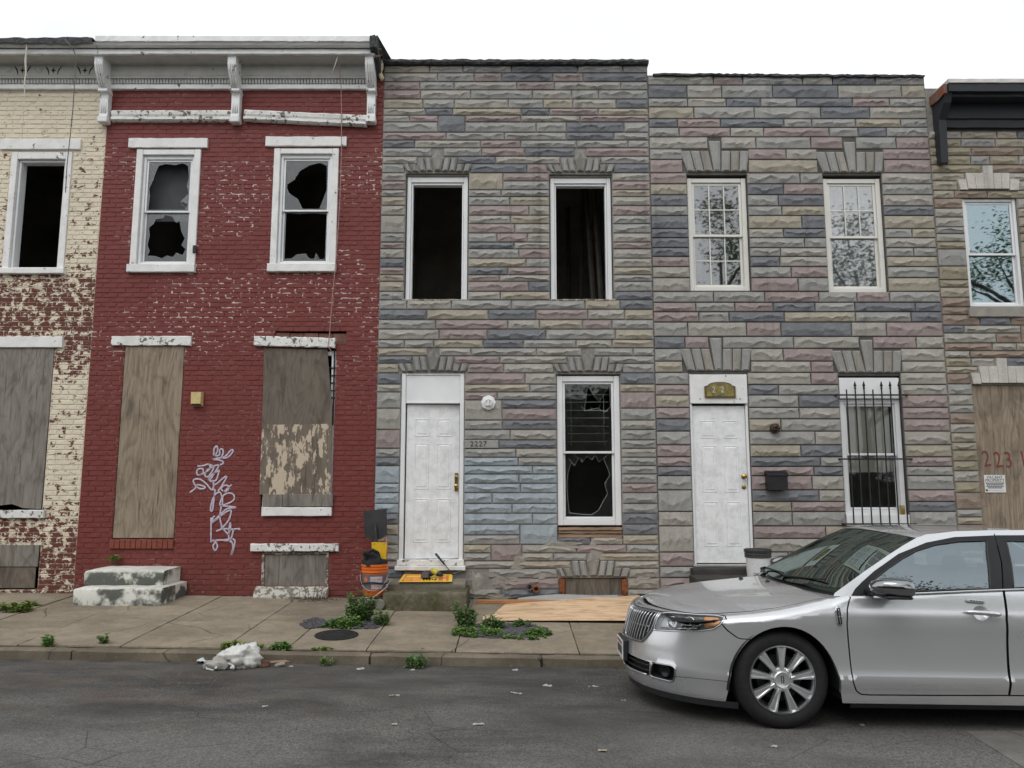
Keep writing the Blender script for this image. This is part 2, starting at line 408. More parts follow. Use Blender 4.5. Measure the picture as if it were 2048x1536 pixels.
PLYPAINT = mat_ply('plywood_flaking_cream', (.20, .165, .13), (.15, .12, .095), (.075, .06, .048), paint=(.52, .43, .33), paint_amt=.44)
PLYNEW = mat_ply('plywood_fresh', (.74, .54, .35), (.62, .42, .26), (.30, .17, .09), 6, 'X')
RUST = mat('rusty_brick_edge', (.30, .095, .03), (.14, .05, .025), 40, .9, bmp=.8, bscale=60)
BLACKMET = mat('black_iron', (.018, .018, .02), (.03, .028, .028), 20, .5, .3)

def mat_conc(name, c, c2, moss=0.0, dark=.5):
    m, nt, b = nodes(name); p = pos(nt)
    base = mix(nt, ramp(nt, tnoise(nt, p, 2.4, 7, .68), (.32, 0.0), (.7, 1.0)), c, c2)
    base = mix(nt, ramp(nt, tnoise(nt, p, 110, 3), (.5, 0.0), (.78, .35)), base, tuple(x*.45 for x in c))
    base = mix(nt, ramp(nt, tnoise(nt, pos(nt, (.6, 1.2, 1)), 1.15, 6, .72), (.42, 0.0), (.70, dark)), base, (.088, .078, .062))
    base = mix(nt, ramp(nt, tnoise(nt, p, 8, 7, .75), (.46, 0.0), (.72, .55)), base, tuple(x*.42 for x in c))
    base = mix(nt, ramp(nt, tnoise(nt, p, 26, 5, .7), (.58, 0.0), (.74, .5)), base, tuple(min(1, x*1.45) for x in c))
    base = mix(nt, ramp(nt, tnoise(nt, p, 48, 3, .7), (.60, 0.0), (.70, .7)), base, tuple(x*.30 for x in c))
    hair = nd(nt, 'TexVoronoi', {'Vector': mix(nt, .12, p, nd(nt, 'TexNoise', {'Vector': p, 'Scale': 3.0}).outputs[1]), 'Scale': 1.1}, feature='DISTANCE_TO_EDGE').outputs[0]
    hm = math_(nt, 'MULTIPLY', ramp(nt, hair, (.0, .85), (.010, 0.0)), ramp(nt, tnoise(nt, p, .9, 2), (.50, 0.0), (.58, 1.0)))
    base = mix(nt, hm, base, (.03, .026, .02))
    if moss: base = mix(nt, ramp(nt, tnoise(nt, p, 6, 7, .68), (.36, 0.0), (.62, moss)), base, (.058, .060, .028))
    col(nt, b, base); b.inputs['Roughness'].default_value = .9; b.inputs['Specular IOR Level'].default_value = .2
    bump(nt, b, tnoise(nt, p, 95, 5, .7), .55, .004); MATS[name] = m; return m
# ================================================================ ground
m, nt, b = nodes('asphalt'); p = pos(nt)
agg = nd(nt, 'TexVoronoi', {'Vector': p, 'Scale': 85.0}); fine = tnoise(nt, p, 150, 3, .7)
base = mix(nt, ramp(nt, agg.outputs[1], (.1, 0.0), (.9, 1.0)), (.098, .096, .091), (.22, .214, .202))
base = mix(nt, ramp(nt, tnoise(nt, p, 62, 2, .6), (.56, 0.0), (.70, .8)), base, (.26, .255, .24))
base = mix(nt, ramp(nt, tnoise(nt, p, 75, 2, .6), (.30, .8), (.44, 0.0)), base, (.024, .024, .024))
stain = ramp(nt, tnoise(nt, pos(nt, (.55, 1.3, 1)), 1.1, 7, .68, .5), (.45, 0.0), (.66, .74))
base = mix(nt, stain, base, (.036, .036, .037))
yy = nd(nt, 'SeparateXYZ', {0: nd(nt, 'NewGeometry').outputs['Position']}).outputs
near = ramp(nt, math_(nt, 'MULTIPLY', yy[1], .1), (.50, 0.0), (.58, .55), (.66, .85), (.727, .95))
gut = math_(nt, 'MULTIPLY', near, ramp(nt, tnoise(nt, pos(nt, (.8, 1.6, 1)), 1.9, 6, .6), (.32, 0.25), (.62, 1.0)))
base = mix(nt, gut, base, (.034, .032, .030))
soil = math_(nt, 'MULTIPLY', ramp(nt, tnoise(nt, pos(nt, (.9, 1.2, 1)), 2.4, 7, .75), (.46, 0.0), (.66, .6)), ramp(nt, math_(nt, 'ADD', math_(nt, 'MULTIPLY', yy[0], -.12), .1), (.1, 0.15), (.4, 1.0)))
base = mix(nt, math_(nt, 'MULTIPLY', soil, near), base, (.16, .11, .078))
crk = nd(nt, 'TexVoronoi', {'Vector': pos(nt, (.6, 1, 1)), 'Scale': 1.6}, feature='DISTANCE_TO_EDGE').outputs[0]
crm_ = math_(nt, 'MULTIPLY', ramp(nt, crk, (.0, .8), (.008, 0.0)), ramp(nt, tnoise(nt, p, .7, 2), (.50, 0.0), (.58, 1.0)))
base = mix(nt, crm_, base, (.018, .018, .018))
scuff = math_(nt, 'MULTIPLY', ramp(nt, tnoise(nt, pos(nt, (.25, 2.2, 1), False, (0, 0, .35)), 3.2, 6, .7), (.60, 0.0), (.72, .5)), ramp(nt, tnoise(nt, p, 30, 4, .7), (.45, 0.0), (.6, 1.0)))
base = mix(nt, scuff, base, (.24, .235, .225))
patchy = ramp(nt, tnoise(nt, pos(nt, (.5, 1, 1)), .55, 3, .5), (.42, 0.0), (.6, .55))
base = mix(nt, patchy, base, mix(nt, .5, base, (.16, .158, .15)))
col(nt, b, base); b.inputs['Roughness'].default_value = .88; b.inputs['Specular IOR Level'].default_value = .25
bump(nt, b, math_(nt, 'ADD', agg.outputs[0], fine), .9, .008); ASPHALT = m

CONC = mat_conc('pavement_concrete', (.335, .285, .215), (.24, .203, .15), dark=.70)
CONC2 = mat_conc('pavement_concrete_b', (.36, .308, .235), (.255, .217, .162), dark=.62)
KERB = mat_conc('kerb_concrete', (.235, .198, .148), (.125, .105, .077), dark=.75)
JOINT = mat_conc('pavement_joint', (.055, .047, .038), (.04, .035, .028))
MOSSY = mat_conc('mossy_concrete', (.20, .175, .13), (.15, .13, .095), .92)
STEPTOP = mat_conc('worn_step_top', (.26, .235, .19), (.20, .18, .14))
SOIL = mat('dark_soil', (.035, .031, .028), (.06, .053, .045), 30, .95, bmp=.8)

g = MB(); g.slab([(-400, -400), (400, -400), (400, 400), (-400, 400)], lambda x, y: -SLOPE*x-.6, lambda x, y: -SLOPE*x-.36)
tag(g.build('ground', SOIL), kind='structure')
r = MB()
xs = [-60, 60]; ys = [-60, 5.4, KERB_Y+.3]
r.add([(x, y, road_z(x, y)) for y in ys for x in xs], [(0, 1, 3, 2), (2, 3, 5, 4)])
tag(r.build('road', ASPHALT), kind='structure')
rp = MB(); q_ = [onroad(1905, 1462), onroad(2300, 1462), onroad(2300, 1700), onroad(2330, 1700), onroad(2048, 1537)]
rp.slab([onroad(1930, 1463), onroad(2400, 1463), onroad(2700, 1620), onroad(2150, 1600), onroad(2046, 1535), onroad(1985, 1497)], lambda x, y: road_z(x, y)-.02, lambda x, y: road_z(x, y)+.004)
tag(rp.build('road_patch', mat_conc('worn_concrete_patch', (.21, .20, .185), (.14, .135, .125))), kind='structure')
# pavement: bedding sheet, kerb stones and flags with open joints
sw = MB(); sw.slab([(-16, KERB_Y+.16), (16, KERB_Y+.16), (16, 10.1), (-16, 10.1)], lambda x, y: walk_z(x, y)-.3, lambda x, y: walk_z(x, y)-.014)
walk = tag(sw.build('pavement', JOINT), kind='structure')
kb = MB(); kb.slab([(-16, KERB_Y+.02), (16, KERB_Y+.02), (16, KERB_Y+.15), (-16, KERB_Y+.15)], lambda x, y: walk_z(x, KERB_Y)-.3, lambda x, y: walk_z(x, KERB_Y)-.02)
kerb = tag(kb.build('kerb', JOINT), kind='structure')
def rough_slab(x0, x1, y0, y1, top, thick, c, nx, ny, jit, skew=(0, 0, 0, 0)):
    "flag of concrete with a worn arris and a slightly uneven face"
    mb = MB(); P = lambda i, j, off, dz: None
    v = []; f = []
    us = [0]+[(i+.0)/nx for i in range(1, nx)]+[1]; vs_ = [j/ny for j in range(ny+1)]
    for j, t in enumerate(vs_):
        for i, u in enumerate(us):
            e = i in (0, nx) or j in (0, ny)
            xl = x0+(x1-x0)*u+(skew[0]*(1-t)+skew[1]*t if i == 0 else skew[2]*(1-t)+skew[3]*t if i == nx else 0)
            y = y0+(y1-y0)*t
            x_, y_ = xl+random.uniform(-jit, jit)*(.6 if e else .3), y+random.uniform(-jit, jit)*(.6 if e else .3)
            v.append((x_, y_, top(xl, y)-(c if e else 0)+random.uniform(-jit, jit)*.25))
    w = nx+1; f = [(j*w+i, j*w+i+1, (j+1)*w+i+1, (j+1)*w+i) for j in range(ny) for i in range(nx)]
    rim = [j*w for j in range(ny, 0, -1)]+[i for i in range(nx)]+[j*w+nx for j in range(ny)]+[ny*w+i for i in range(nx, 0, -1)]
    b0 = len(v)
    for k in rim: v.append((v[k][0], v[k][1], v[k][2]-thick))
    n = len(rim); f += [(rim[k], b0+k, b0+(k+1) % n, rim[(k+1) % n]) for k in range(n)]
    mb.add(v, f); return mb
kx = [-9.2, -6.6, -4.02, -1.3, .27, 1.9, 4.3, 6.9, 9.5]
for a, c_ in zip(kx[:-1], kx[1:]):
    n = int((c_-a)/.16)+2
    rough_slab(a+.007, c_-.007, KERB_Y, KERB_Y+.155, lambda x, y: walk_z(x, KERB_Y)+.002, .2, .016, n, 3, .015).build('kerb_stone', KERB, kerb, smooth=50)
jx = [-9.3, -8.2, -7.3, -6.4, -5.47, -4.62, -3.66, -2.69, -2.10, -1.36, -.53, .63, 1.75, 2.85, 3.9, 5.0, 6.1, 7.2, 8.3, 9.4]
ymid = 8.78
for i in range(len(jx)-1):
    for k, (ya, yb) in enumerate(((KERB_Y+.165, ymid), (ymid, 9.985))):
        if k == 1 and -2.2 < jx[i] < -2.0: continue
        x0, x1 = jx[i], jx[i+1]
        if k == 1 and abs(x0+2.69) < .01: x1 = -1.36
        dz = random.uniform(-.004, .005); tl = random.uniform(-.003, .003)
        rough_slab(x0+.006, x1-.006, ya+.006, yb-.006, lambda x, y: walk_z(x, y)+dz+tl*(x-x0), .05, .004, 6, 8, .006).build('flag', random.choice((CONC, CONC2)), walk, smooth=40)

# ================================================================ facade builders
def wall_sheet(x0, x1, z0, z1, y0, y1, openings):
    "thick wall with rectangular openings; faces and reveals, no inner partitions"
    mb = MB(); xs = sorted({x0, x1, *[o[0] for o in openings], *[o[1] for o in openings]}); zs = sorted({z0, z1, *[o[2] for o in openings], *[o[3] for o in openings]})
    for i in range(len(xs)-1):
        for j in range(len(zs)-1):
            cx, cz = (xs[i]+xs[i+1])/2, (zs[j]+zs[j+1])/2
            if any(o[0] < cx < o[1] and o[2] < cz < o[3] for o in openings): continue
            a, c_, d, e = xs[i], xs[i+1], zs[j], zs[j+1]
            mb.add([(a, y0, d), (c_, y0, d), (c_, y0, e), (a, y0, e)], [(0, 1, 2, 3)])
            mb.add([(a, y1, d), (c_, y1, d), (c_, y1, e), (a, y1, e)], [(3, 2, 1, 0)])
    for (a, c_, d, e) in openings+[(x0, x1, z0, z1)]:
        q = [(a, d), (c_, d), (c_, e), (a, e)]
        for k in range(4):
            (p0, q0), (p1, q1) = q[k], q[(k+1) % 4]
            mb.add([(p0, y0, q0), (p1, y0, q1), (p1, y1, q1), (p0, y1, q0)], [(0, 1, 2, 3)])
    return mb
def free_spans(x0, x1, z0, z1, blockers):
    cuts = []
    for (a, c_, d, e) in blockers:
        ov = min(z1, e)-max(z0, d)
        if ov > .45*(z1-z0): cuts.append((a, c_))
    spans = [(x0, x1)]
    for (a, c_) in sorted(cuts):
        out = []
        for (s, t) in spans:
            if c_ <= s or a >= t: out.append((s, t)); continue
            if a > s: out.append((s, a))
            if c_ < t: out.append((c_, t))
        spans = out
    return [(s, t) for s, t in spans if t-s > .03]
def brick_proto(w, h, seed):
    rnd = random.Random(seed); mb = MB(); c = .005; j = lambda k=.0022: rnd.uniform(-k, k)
    v = [(-w/2+j(), .012, -h/2+j()), (w/2+j(), .012, -h/2+j()), (w/2+j(), .012, h/2+j()), (-w/2+j(), .012, h/2+j())]
    fr = [(-w/2+c+j(), j(.0018), -h/2+c+j()), (w*.1*rnd.uniform(-2, 2), j(.0018)-.001, -h/2+c+j()), (w/2-c+j(), j(.0018), -h/2+c+j()), (w/2-c+j(), j(.0018), h/2-c+j()), (w*.1*rnd.uniform(-2, 2), j(.0018)-.001, h/2-c+j()), (-w/2+c+j(), j(.0018), h/2-c+j())]
    return mb.add(v+fr, [(4, 5, 8, 9), (5, 6, 7, 8), (0, 1, 6, 5, 4), (1, 2, 7, 6), (2, 3, 9, 8, 7), (3, 0, 4, 9)])
def lay_bricks(x0, x1, z0, z1, blockers, mat_b, wall, y, show, course=.0655, bw=.205, prefix='brick'):
    "running bond; the bricks that show largest become parts, the others one joined part"
    protos = [brick_proto(1, 1, 0)]; fullm = [brick_proto(bw-.010, course-.0095, 50+k).mesh('brick', mat_b, fix=True) for k in range(6)]
    allb = []; row = 0; z = z0
    while z+course*.5 < z1:
        off = (row % 2)*bw/2+random.uniform(-.012, .012)
        for (s, t) in free_spans(x0, x1, z, z+course, blockers):
            x = s-((s-x0-off) % bw)
            while x < t-.004:
                a, c_ = max(x, s), min(x+bw, t)
                if c_-a > .02: allb.append((a, c_, z, z+course))
                x += bw
        z += course; row += 1
    allb.sort(key=lambda q: show(q)); singles, rest = allb[:300], allb[300:]
    for (a, c_, d, e) in singles:
        w = c_-a-.010
        o = bpy.data.objects.new('brick', random.choice(fullm))
        mm = Matrix.Translation(((a+c_)/2, y+random.uniform(-.0015, .0015), (d+e)/2)) @ Matrix.Rotation(random.uniform(-.006, .006), 4, 'Y') @ Matrix.Diagonal((max(w, .01)/(bw-.010), 1, 1, 1))
        link(o, wall, m=mm)
    if rest:
        mb = MB()
        for k, (a, c_, d, e) in enumerate(rest):
            pr = fullm[k % 6]; sx = max(c_-a-.010, .01)/(bw-.010); dy = random.uniform(-.0015, .0015)
            mb.add([((a+c_)/2+q.co.x*sx, y+dy+q.co.y, (d+e)/2+q.co.z) for q in pr.vertices], [tuple(p.vertices) for p in pr.polygons])
        tag(mb.build('brickwork', mat_b, wall, fix=False), kind='stuff')
def rock(w, h, rnd, depth=.024):
    "one pressed 'stone' of the cladding: flat dressed margin, pitched upper face, chipped crest, undercut lower face"
    n = max(4, min(14, int(w/.048))); mb = MB(); v = []
    cz = rnd.uniform(.42, .62); ph = rnd.uniform(0, 9); fq = rnd.uniform(9, 20); am = rnd.uniform(.05, .16)
    for i in range(n+1):
        u = i/n; x = -w/2+w*u; end = i in (0, n); e2 = i in (1, n-1)
        crest = cz+am*math.sin(ph+u*w*fq)+rnd.uniform(-.10, .10)
        crest = max(.26, min(.80, crest)); d = depth*rnd.uniform(.45, 1.15)*(.75 if e2 else 1)
        in_ = .010 if i == 0 else -.010 if i == n else 0; jx = 0 if end else rnd.uniform(-.4, .4)*w/n
        low = max(.10, crest-rnd.uniform(.16, .34))
        v += [(x, .014, -h/2), (x+in_*.2, -.004, -h/2+.004), (x+in_, -.007, -h/2+.012),
              (x+in_+jx*.6, -.008 if end else -.008-d*.22, -h/2+h*low),
              (x+in_*1.6+jx, -.009 if end else -.006-d, -h/2+h*crest),
              (x+in_+jx*.3, -.008 if end else -.008-d*.30, -h/2+h*min(.90, crest+.22+rnd.uniform(-.04, .08))),
              (x+in_*.2, -.005, h/2-.004), (x, .014, h/2)]
    f = [(i*8+k, (i+1)*8+k, (i+1)*8+k+1, i*8+k+1) for i in range(n) for k in range(7)]
    f += [tuple(range(7, -1, -1)), tuple(n*8+k for k in range(8))]
    return mb.add(v, f)
def wedge(poly, y, lift=.030, m_=None, parent=None, name='voussoir'):
    "raised arch stone with a ridge"
    cx = sum(p[0] for p in poly)/len(poly); cz = sum(p[1] for p in poly)/len(poly); mb = MB(); n = len(poly)
    o = [(cx+(x-cx)*.93, y+.014, cz+(z-cz)*.98) for x, z in poly]; o2 = [(cx+(x-cx)*.88, y-.012, cz+(z-cz)*.955) for x, z in poly]
    i = [(cx+(x-cx)*.38+random.uniform(-.006, .006), y-lift*random.uniform(.7, 1.1), cz+(z-cz)*.86) for x, z in poly]
    mb.add(o+o2+i, [tuple(range(2*n, 3*n))]+[(k, (k+1) % n, n+(k+1) % n, n+k) for k in range(n)]+[(n+k, n+(k+1) % n, 2*n+(k+1) % n, 2*n+k) for k in range(n)])
    return mb.build(name, m_, parent)
def lay_stones(rows, x0, x1, blockers, wall, y, palette, lens, pick=None, seed=1, jog=.0):
    rnd = random.Random(seed)
    keys = [k for k, w in palette for _ in range(w)]
    carry = []
    for ri, (z1, z0) in enumerate(zip(rows[:-1], rows[1:])):
        last = None; now, carry = carry, []
        for (s, t) in free_spans(x0, x1, z0, z1, blockers+now):
            x = s
            while x < t-.02:
                L = rnd.uniform(*lens)
                if t-x < lens[0]*1.55 or t-(x+L) < lens[0]*.8: L = t-x if t-x < lens[1] else (t-x)*rnd.uniform(.4, .6)
                if x+L > t: L = t-x
                k = rnd.choice(keys)
                if k == last and k != 'grey': k = rnd.choice(keys)
                last = k
                kk = (pick and pick(x+L/2, (z0+z1)/2, k, rnd)) or k
                zb_ = z0
                if L < .5 and rnd.random() < .06 and ri+2 < len(rows) and free_spans(x, x+L, rows[ri+2], z0, blockers) == [(x, x+L)]: zb_ = rows[ri+2]; carry.append((x, x+L, zb_, z0))
                if kk != 'none':
                    g_ = .0055
                    o = rock(L-2*g_, z1-zb_-2*g_, rnd).build('stone', ST[kk], wall, m=Matrix.Translation((x+L/2, y+rnd.uniform(-.002, .002), (zb_+z1)/2)) @ Matrix.Rotation(rnd.uniform(-.004, .004), 4, 'Y'), fix=False)
                x += L
def rows_between(keys, h, seed):
    rnd = random.Random(seed); out = [keys[0]]
    for a, c_ in zip(keys[:-1], keys[1:]):
        n = max(1, round((a-c_)/h)); ws = [rnd.uniform(.76, 1.24) for _ in range(n)]; tot = sum(ws); z = a
        for k in range(n):
            z -= (a-c_)*ws[k]/tot; out.append(z if k < n-1 else c_)
    return out
def bar(parent, name, x0, x1, z0, z1, y0, y1, m_, c=.006, jit=0.0, n=0, local=False):
    mb = MB()
    if not jit: mb.box(x0, x1, y0, y1, z0, z1, c)
    else:
        n = n or max(4, int((x1-x0)/.07)); prof = [(y0+c, z0), (y0, z0+c), (y0, z1-c), (y0+c, z1), (y1, z1), (y1, z0)]; mb.extrude_x(prof, x0, x1, n, jit)
    return mb.build(name, m_, parent, local=local)
def pane(parent, x0, x1, z0, z1, y, m_, hole=None, name='pane', th=.004):
    "sheet of glass; hole = jagged polygon in (0..1, 0..1) broken out of it"
    mb = MB()
    if not hole: return mb.box(x0, x1, y, y+th, z0, z1).build(name, m_, parent)
    P2 = [Vector((0, 0)), Vector((1, 0)), Vector((1, 1)), Vector((0, 1))]; E = [(0, 1), (1, 2), (2, 3), (3, 0)]
    b0 = len(P2); P2 += [Vector(q) for q in hole]; n = len(hole); E += [(b0+k, b0+(k+1) % n) for k in range(n)]
    vs_, es, fs, *_ = delaunay_2d_cdt(P2, E, [], 0, 1e-6)
    for f in fs:
        c_ = sum((vs_[i] for i in f), Vector((0, 0)))/len(f)
        if inpoly(c_, hole): continue
        mb.add([(x0+(x1-x0)*vs_[i].x, y, z0+(z1-z0)*vs_[i].y) for i in f]+[(x0+(x1-x0)*vs_[i].x, y+th, z0+(z1-z0)*vs_[i].y) for i in f], [tuple(range(len(f))), tuple(range(2*len(f)-1, len(f)-1, -1))])
    o = mb.build(name, m_, parent, fix=False); rnd = random.Random(int(abs(x0*1000)))
    # bright broken edge and a few running cracks
    P3 = [(x0+(x1-x0)*u, y+th/2, z0+(z1-z0)*v) for u, v in hole]
    eg = MB().tube(P3+[P3[0]], .0022, 4); n = len(hole)
    for k in range(n):
        u, v = hole[k]
        if rnd.random() < .4 and .06 < u < .94 and .06 < v < .94:
            du, dv = u-.5, v-.5; q = rnd.uniform(1.15, 1.9); e = (min(1, max(0, .5+du*q)), min(1, max(0, .5+dv*q))); mid_ = ((u+e[0])/2+rnd.uniform(-.03, .03), (v+e[1])/2+rnd.uniform(-.03, .03))
            eg.tube([(x0+(x1-x0)*a, y, z0+(z1-z0)*c_) for a, c_ in (hole[k], mid_, e)], .0012, 4)
    tag(eg.build('glass_edge', mat('glass_edge', (.55, .60, .60), (.42, .46, .46), 30, .2), o.parent), kind='stuff')
    return o
def jagged(cx, cz, rx, rz, n, rnd, spike=.25):
    out = []
    for k in range(n):
        a = 2*math.pi*k/n+rnd.uniform(-.09, .09); q = 1-spike*rnd.random()*(1.6 if k % 2 else .35)
        out.append((min(.985, max(.015, cx+rx*q*math.cos(a))), min(.985, max(.015, cz+rz*q*math.sin(a)))))
    return out
def frame4(parent, name, x0, x1, z0, z1, y0, y1, w, m_, wt=None, wb=None, c=.005):
    "four mitred-looking members, joined: a window or door frame"
    wt = wt if wt is not None else w; wb = wb if wb is not None else w; mb = MB()
    mb.box(x0, x0+w, y0, y1, z0, z1, c); mb.box(x1-w, x1, y0, y1, z0, z1, c)
    if wt: mb.box(x0+w+.001, x1-w-.001, y0+.003, y1, z1-wt, z1-.001, c)
    if wb: mb.box(x0+w+.001, x1-w-.001, y0+.003, y1, z0+.001, z0+wb, c)
    return mb.build(name, m_, parent)
def interior(parent, x0, x1, z0, z1, mid):
    mb = MB(); y0, y1 = 10.27, 13.6
    mb.add([(x0, y0, z0), (x1, y0, z0), (x1, y1, z0), (x0, y1, z0), (x0, y0, z1), (x1, y0, z1), (x1, y1, z1), (x0, y1, z1)], [(0, 1, 2, 3), (4, 7, 6, 5), (3, 2, 6, 7), (0, 3, 7, 4), (1, 5, 6, 2)])
    mb.box(x0+.002, x1-.002, y0, y1-.002, mid-.12, mid+.12)
    return mb.build('interior', DARKIN, parent, fix=False)
# ================================================================ houses
X_CR, X_RS, X_SS, X_SR, X_END, X_BEG = -5.56, -1.772, 1.876, 5.705, 9.4, -9.3
def rect(px0, py0, px1, py1, Y=10.0):
    "photo rectangle -> x0, x1, z0, z1 on the facade"
    zt, zb = Zp(py0, Y), Zp(py1, Y); x0, x1 = Xp(px0, (py0+py1)/2, Y), Xp(px1, (py0+py1)/2, Y)
    return x0, x1, zb, zt
def house(name, x, label): return thing(name, (x, 10.0, .1), label, 'house')
def tall_window(parent, x0, x1, z0, z1, yf, rail, wf=.055, ws=.032, holes=(None, None), m_f=None, m_g=None, grid=None, name='window'):
    "sash window: outer frame, two sashes with their panes"
    w = part(name, parent); m_f = m_f or WHITE; m_g = m_g or GLASS
    frame4(w, 'frame', x0, x1, z0, z1, yf, yf+.09, wf, m_f)
    a, c_, d, e = x0+wf+.002, x1-wf-.002, z0+wf+.002, z1-wf-.002
    for (p0, p1, yy, hole, k) in ((rail-.018, e, yf+.022, holes[0], 0), (d, rail+.016, yf+.052, holes[1], 1)):
        frame4(w, 'sash', a, c_, p0, p1, yy, yy+.026, ws, m_f, c=.003)
        gx0, gx1, gz0, gz1 = a+ws, c_-ws, p0+ws, p1-ws
        pane(w, gx0, gx1, gz0, gz1, yy+.010, m_g, hole)
        if grid and k in grid:
            nx, nz = grid[k]
            for i in range(1, nx): bar(w, 'glazing_bar', gx0+(gx1-gx0)*i/nx-.008, gx0+(gx1-gx0)*i/nx+.008, gz0+.001, gz1-.001, yy-.001, yy+.008, m_f, .002)
            for j in range(1, nz): bar(w, 'glazing_bar', gx0+.001, gx1-.001, gz0+(gz1-gz0)*j/nz-.008, gz0+(gz1-gz0)*j/nz+.008, yy+.0005, yy+.0075, m_f, .002)
    return w
def cornice_run(parent, x0, x1, white_top=True):
    "deep timber cornice: crown, soffit, frieze board, dentils and a bottom fillet"
    c = part('cornice', parent)
    Z = Zp
    mb = MB(); mb.extrude_x([(9.62, Z(95, 9.62)), (9.60, Z(90, 9.60)), (9.585, Z(84, 9.585)), (9.75, Z(84, 9.585)+.02), (10.2, Z(84, 9.585)+.02), (10.2, Z(97, 9.66)), (9.665, Z(97, 9.665))], x0, x1, 30, .002)
    mb.build('crown', CORN, c)
    bar(c, 'fascia', x0+.002, x1-.002, Z(108, 9.66), Z(98, 9.66), 9.655, 10.0, CORNW, .006, .0025)
    if white_top: bar(c, 'fascia', x0, x1, Z(82.5, 9.57), Z(71, 9.57), 9.57, 9.70, CORNW, .006, .003)
    mb = MB(); mb.extrude_x([(9.70, Z(108.6, 9.66)), (9.87, Z(117, 9.87)), (9.90, Z(129, 9.90)), (10.0, Z(129, 9.9)), (10.0, Z(108.6, 9.66))], x0, x1, 30, .0015)
    mb.build('soffit_moulding', CORN, c)
    bar(c, 'frieze_board', x0, x1, Z(152, 9.93), Z(130, 9.93), 9.925, 10.0, CORN, .004, .001)
    mb = MB(); mb.extrude_x([(9.905, Z(155.5, 9.905)), (9.905, Z(152.4, 9.905)), (10.0, Z(152.4, 9.905)), (10.0, Z(155.5, 9.905))], x0, x1, 20, .001); mb.build('moulding', CORN, c)
    mb = MB(); n = int((x1-x0)/.042); dz0, dz1 = Z(168, 9.94), Z(156.5, 9.94)
    for k in range(n):
        xa = x0+(x1-x0)*k/n+.004; xb = x0+(x1-x0)*(k+1)/n-.004
        mb.add([(xa, 9.985, dz1), (xb, 9.985, dz1), (xb-.002, 9.93, dz1-.006), (xa+.002, 9.93, dz1-.006), (xb-.002, 9.94, dz0+.012), (xa+.002, 9.94, dz0+.012), (xb, 9.985, dz0), (xa, 9.985, dz0)], [(0, 1, 2, 3), (3, 2, 4, 5), (5, 4, 6, 7), (0, 3, 5, 7), (1, 6, 4, 2)])
    tag(mb.build('dentils', CORN, c), kind='stuff')
    bar(c, 'fillet', x0, x1, Z(177.5, 9.95), Z(168.3, 9.95), 9.95, 10.0, CORNW, .005, .002)
    return c
def bracket(parent, px):
    "scrolled cornice bracket with a fluted shank and a drop block"
    b_ = part('bracket', parent); x = Xp(px, 180, 9.92); hw = .055
    zt, zb = Zp(112, 9.78), Zp(246, 9.92)
    mb = MB()
    prof = [(9.70, zt-.05), (9.70, zt-.16), (9.735, zt-.25), (9.80, zt-.34), (9.865, zt-.42), (9.90, zt-.50), (9.91, zb+.13), (9.905, zb+.10), (10.0, zb+.10), (10.0, zt-.05)]
    mb.extrude_x(prof, x-hw, x+hw, 2); mb.build('scroll', CORNW, b_)
    bar(b_, 'cap', x-hw-.022, x+hw+.022, zt-.048, zt+.012, 9.675, 10.0, CORNW, .012)
    bar(b_, 'collar', x-hw-.012, x+hw+.012, zt-.47, zt-.43, 9.84, 10.0, CORNW, .008)
    for k in (-.028, 0, .028):
        MB().tube([(x+k, 9.70, zt-.08), (x+k, 9.698, zt-.17), (x+k, 9.733, zt-.255), (x+k, 9.797, zt-.345), (x+k, 9.862, zt-.425)], .010, 6).build('flute', CORNW, b_, smooth=True)
        MB().tube([(x+k, 9.908, zt-.50), (x+k, 9.908, zb+.14)], .010, 6).build('flute', CORNW, b_, smooth=True)
    bar(b_, 'drop', x-hw-.012, x+hw+.012, zb, zb+.095, 9.88, 10.0, CORNW, .012)

# ---------------------------------------------------------------- cream house
cream = house('cream_brick_house', -7.4, 'cream painted brick row house with flaking paint, furthest left')
cu = (-6.82, -5.995, Zp(548), Zp(303)); cl = (-6.87, -6.035, Zp(1030), Zp(696)); cb = (-6.85, -6.02, .30, Zp(1090))
WIN_C = [cu, cl, cb]
wall = wall_sheet(X_BEG, X_CR, .05, 7.30, 10.0065, 10.26, [(o[0], o[1], o[2], o[3]) for o in WIN_C]).build('wall', CRM_M, cream)
lay_bricks(X_BEG+.004, X_CR-.002, .10, 7.06, [(a-.004, b_+.004, c_-.004, d+.004) for a, b_, c_, d in WIN_C]+[(-6.98, -5.86, Zp(300), Zp(278)), (-7.0, -5.92, Zp(696), Zp(674))], CRM_B, wall, 10.0, lambda q: abs(q[0]+6.0)*1.2+abs((q[2]+q[3])/2-3.2)*.25)
interior(cream, X_BEG+.05, X_CR-.06, .15, 7.2, 3.75)
w_ = part('window', cream)
frame4(w_, 'casing', cu[0]+.0, cu[1]-.0, cu[2]+.03, cu[3]-.01, 9.985, 10.10, .085, TRIM, wt=.10, wb=.04)
frame4(w_, 'frame', cu[0]+.088, cu[1]-.088, cu[2]+.072, cu[3]-.112, 10.03, 10.16, .03, WHITE)
bar(w_, 'sill', cu[0]-.06, cu[1]+.03, Zp(549), Zp(537.5), 9.94, 10.02, TRIM, .008, .002)
bar(w_, 'lintel', *rect(3, 279, 163, 301)[:2], Zp(300), Zp(279), 9.972, 10.05, TRIM, .006, .002)
w_ = part('window', cream)
bar(w_, 'lintel', Xp(-60, 685), Xp(127, 685), Zp(695.5), Zp(674), 9.968, 10.05, TRIM, .006, .002)
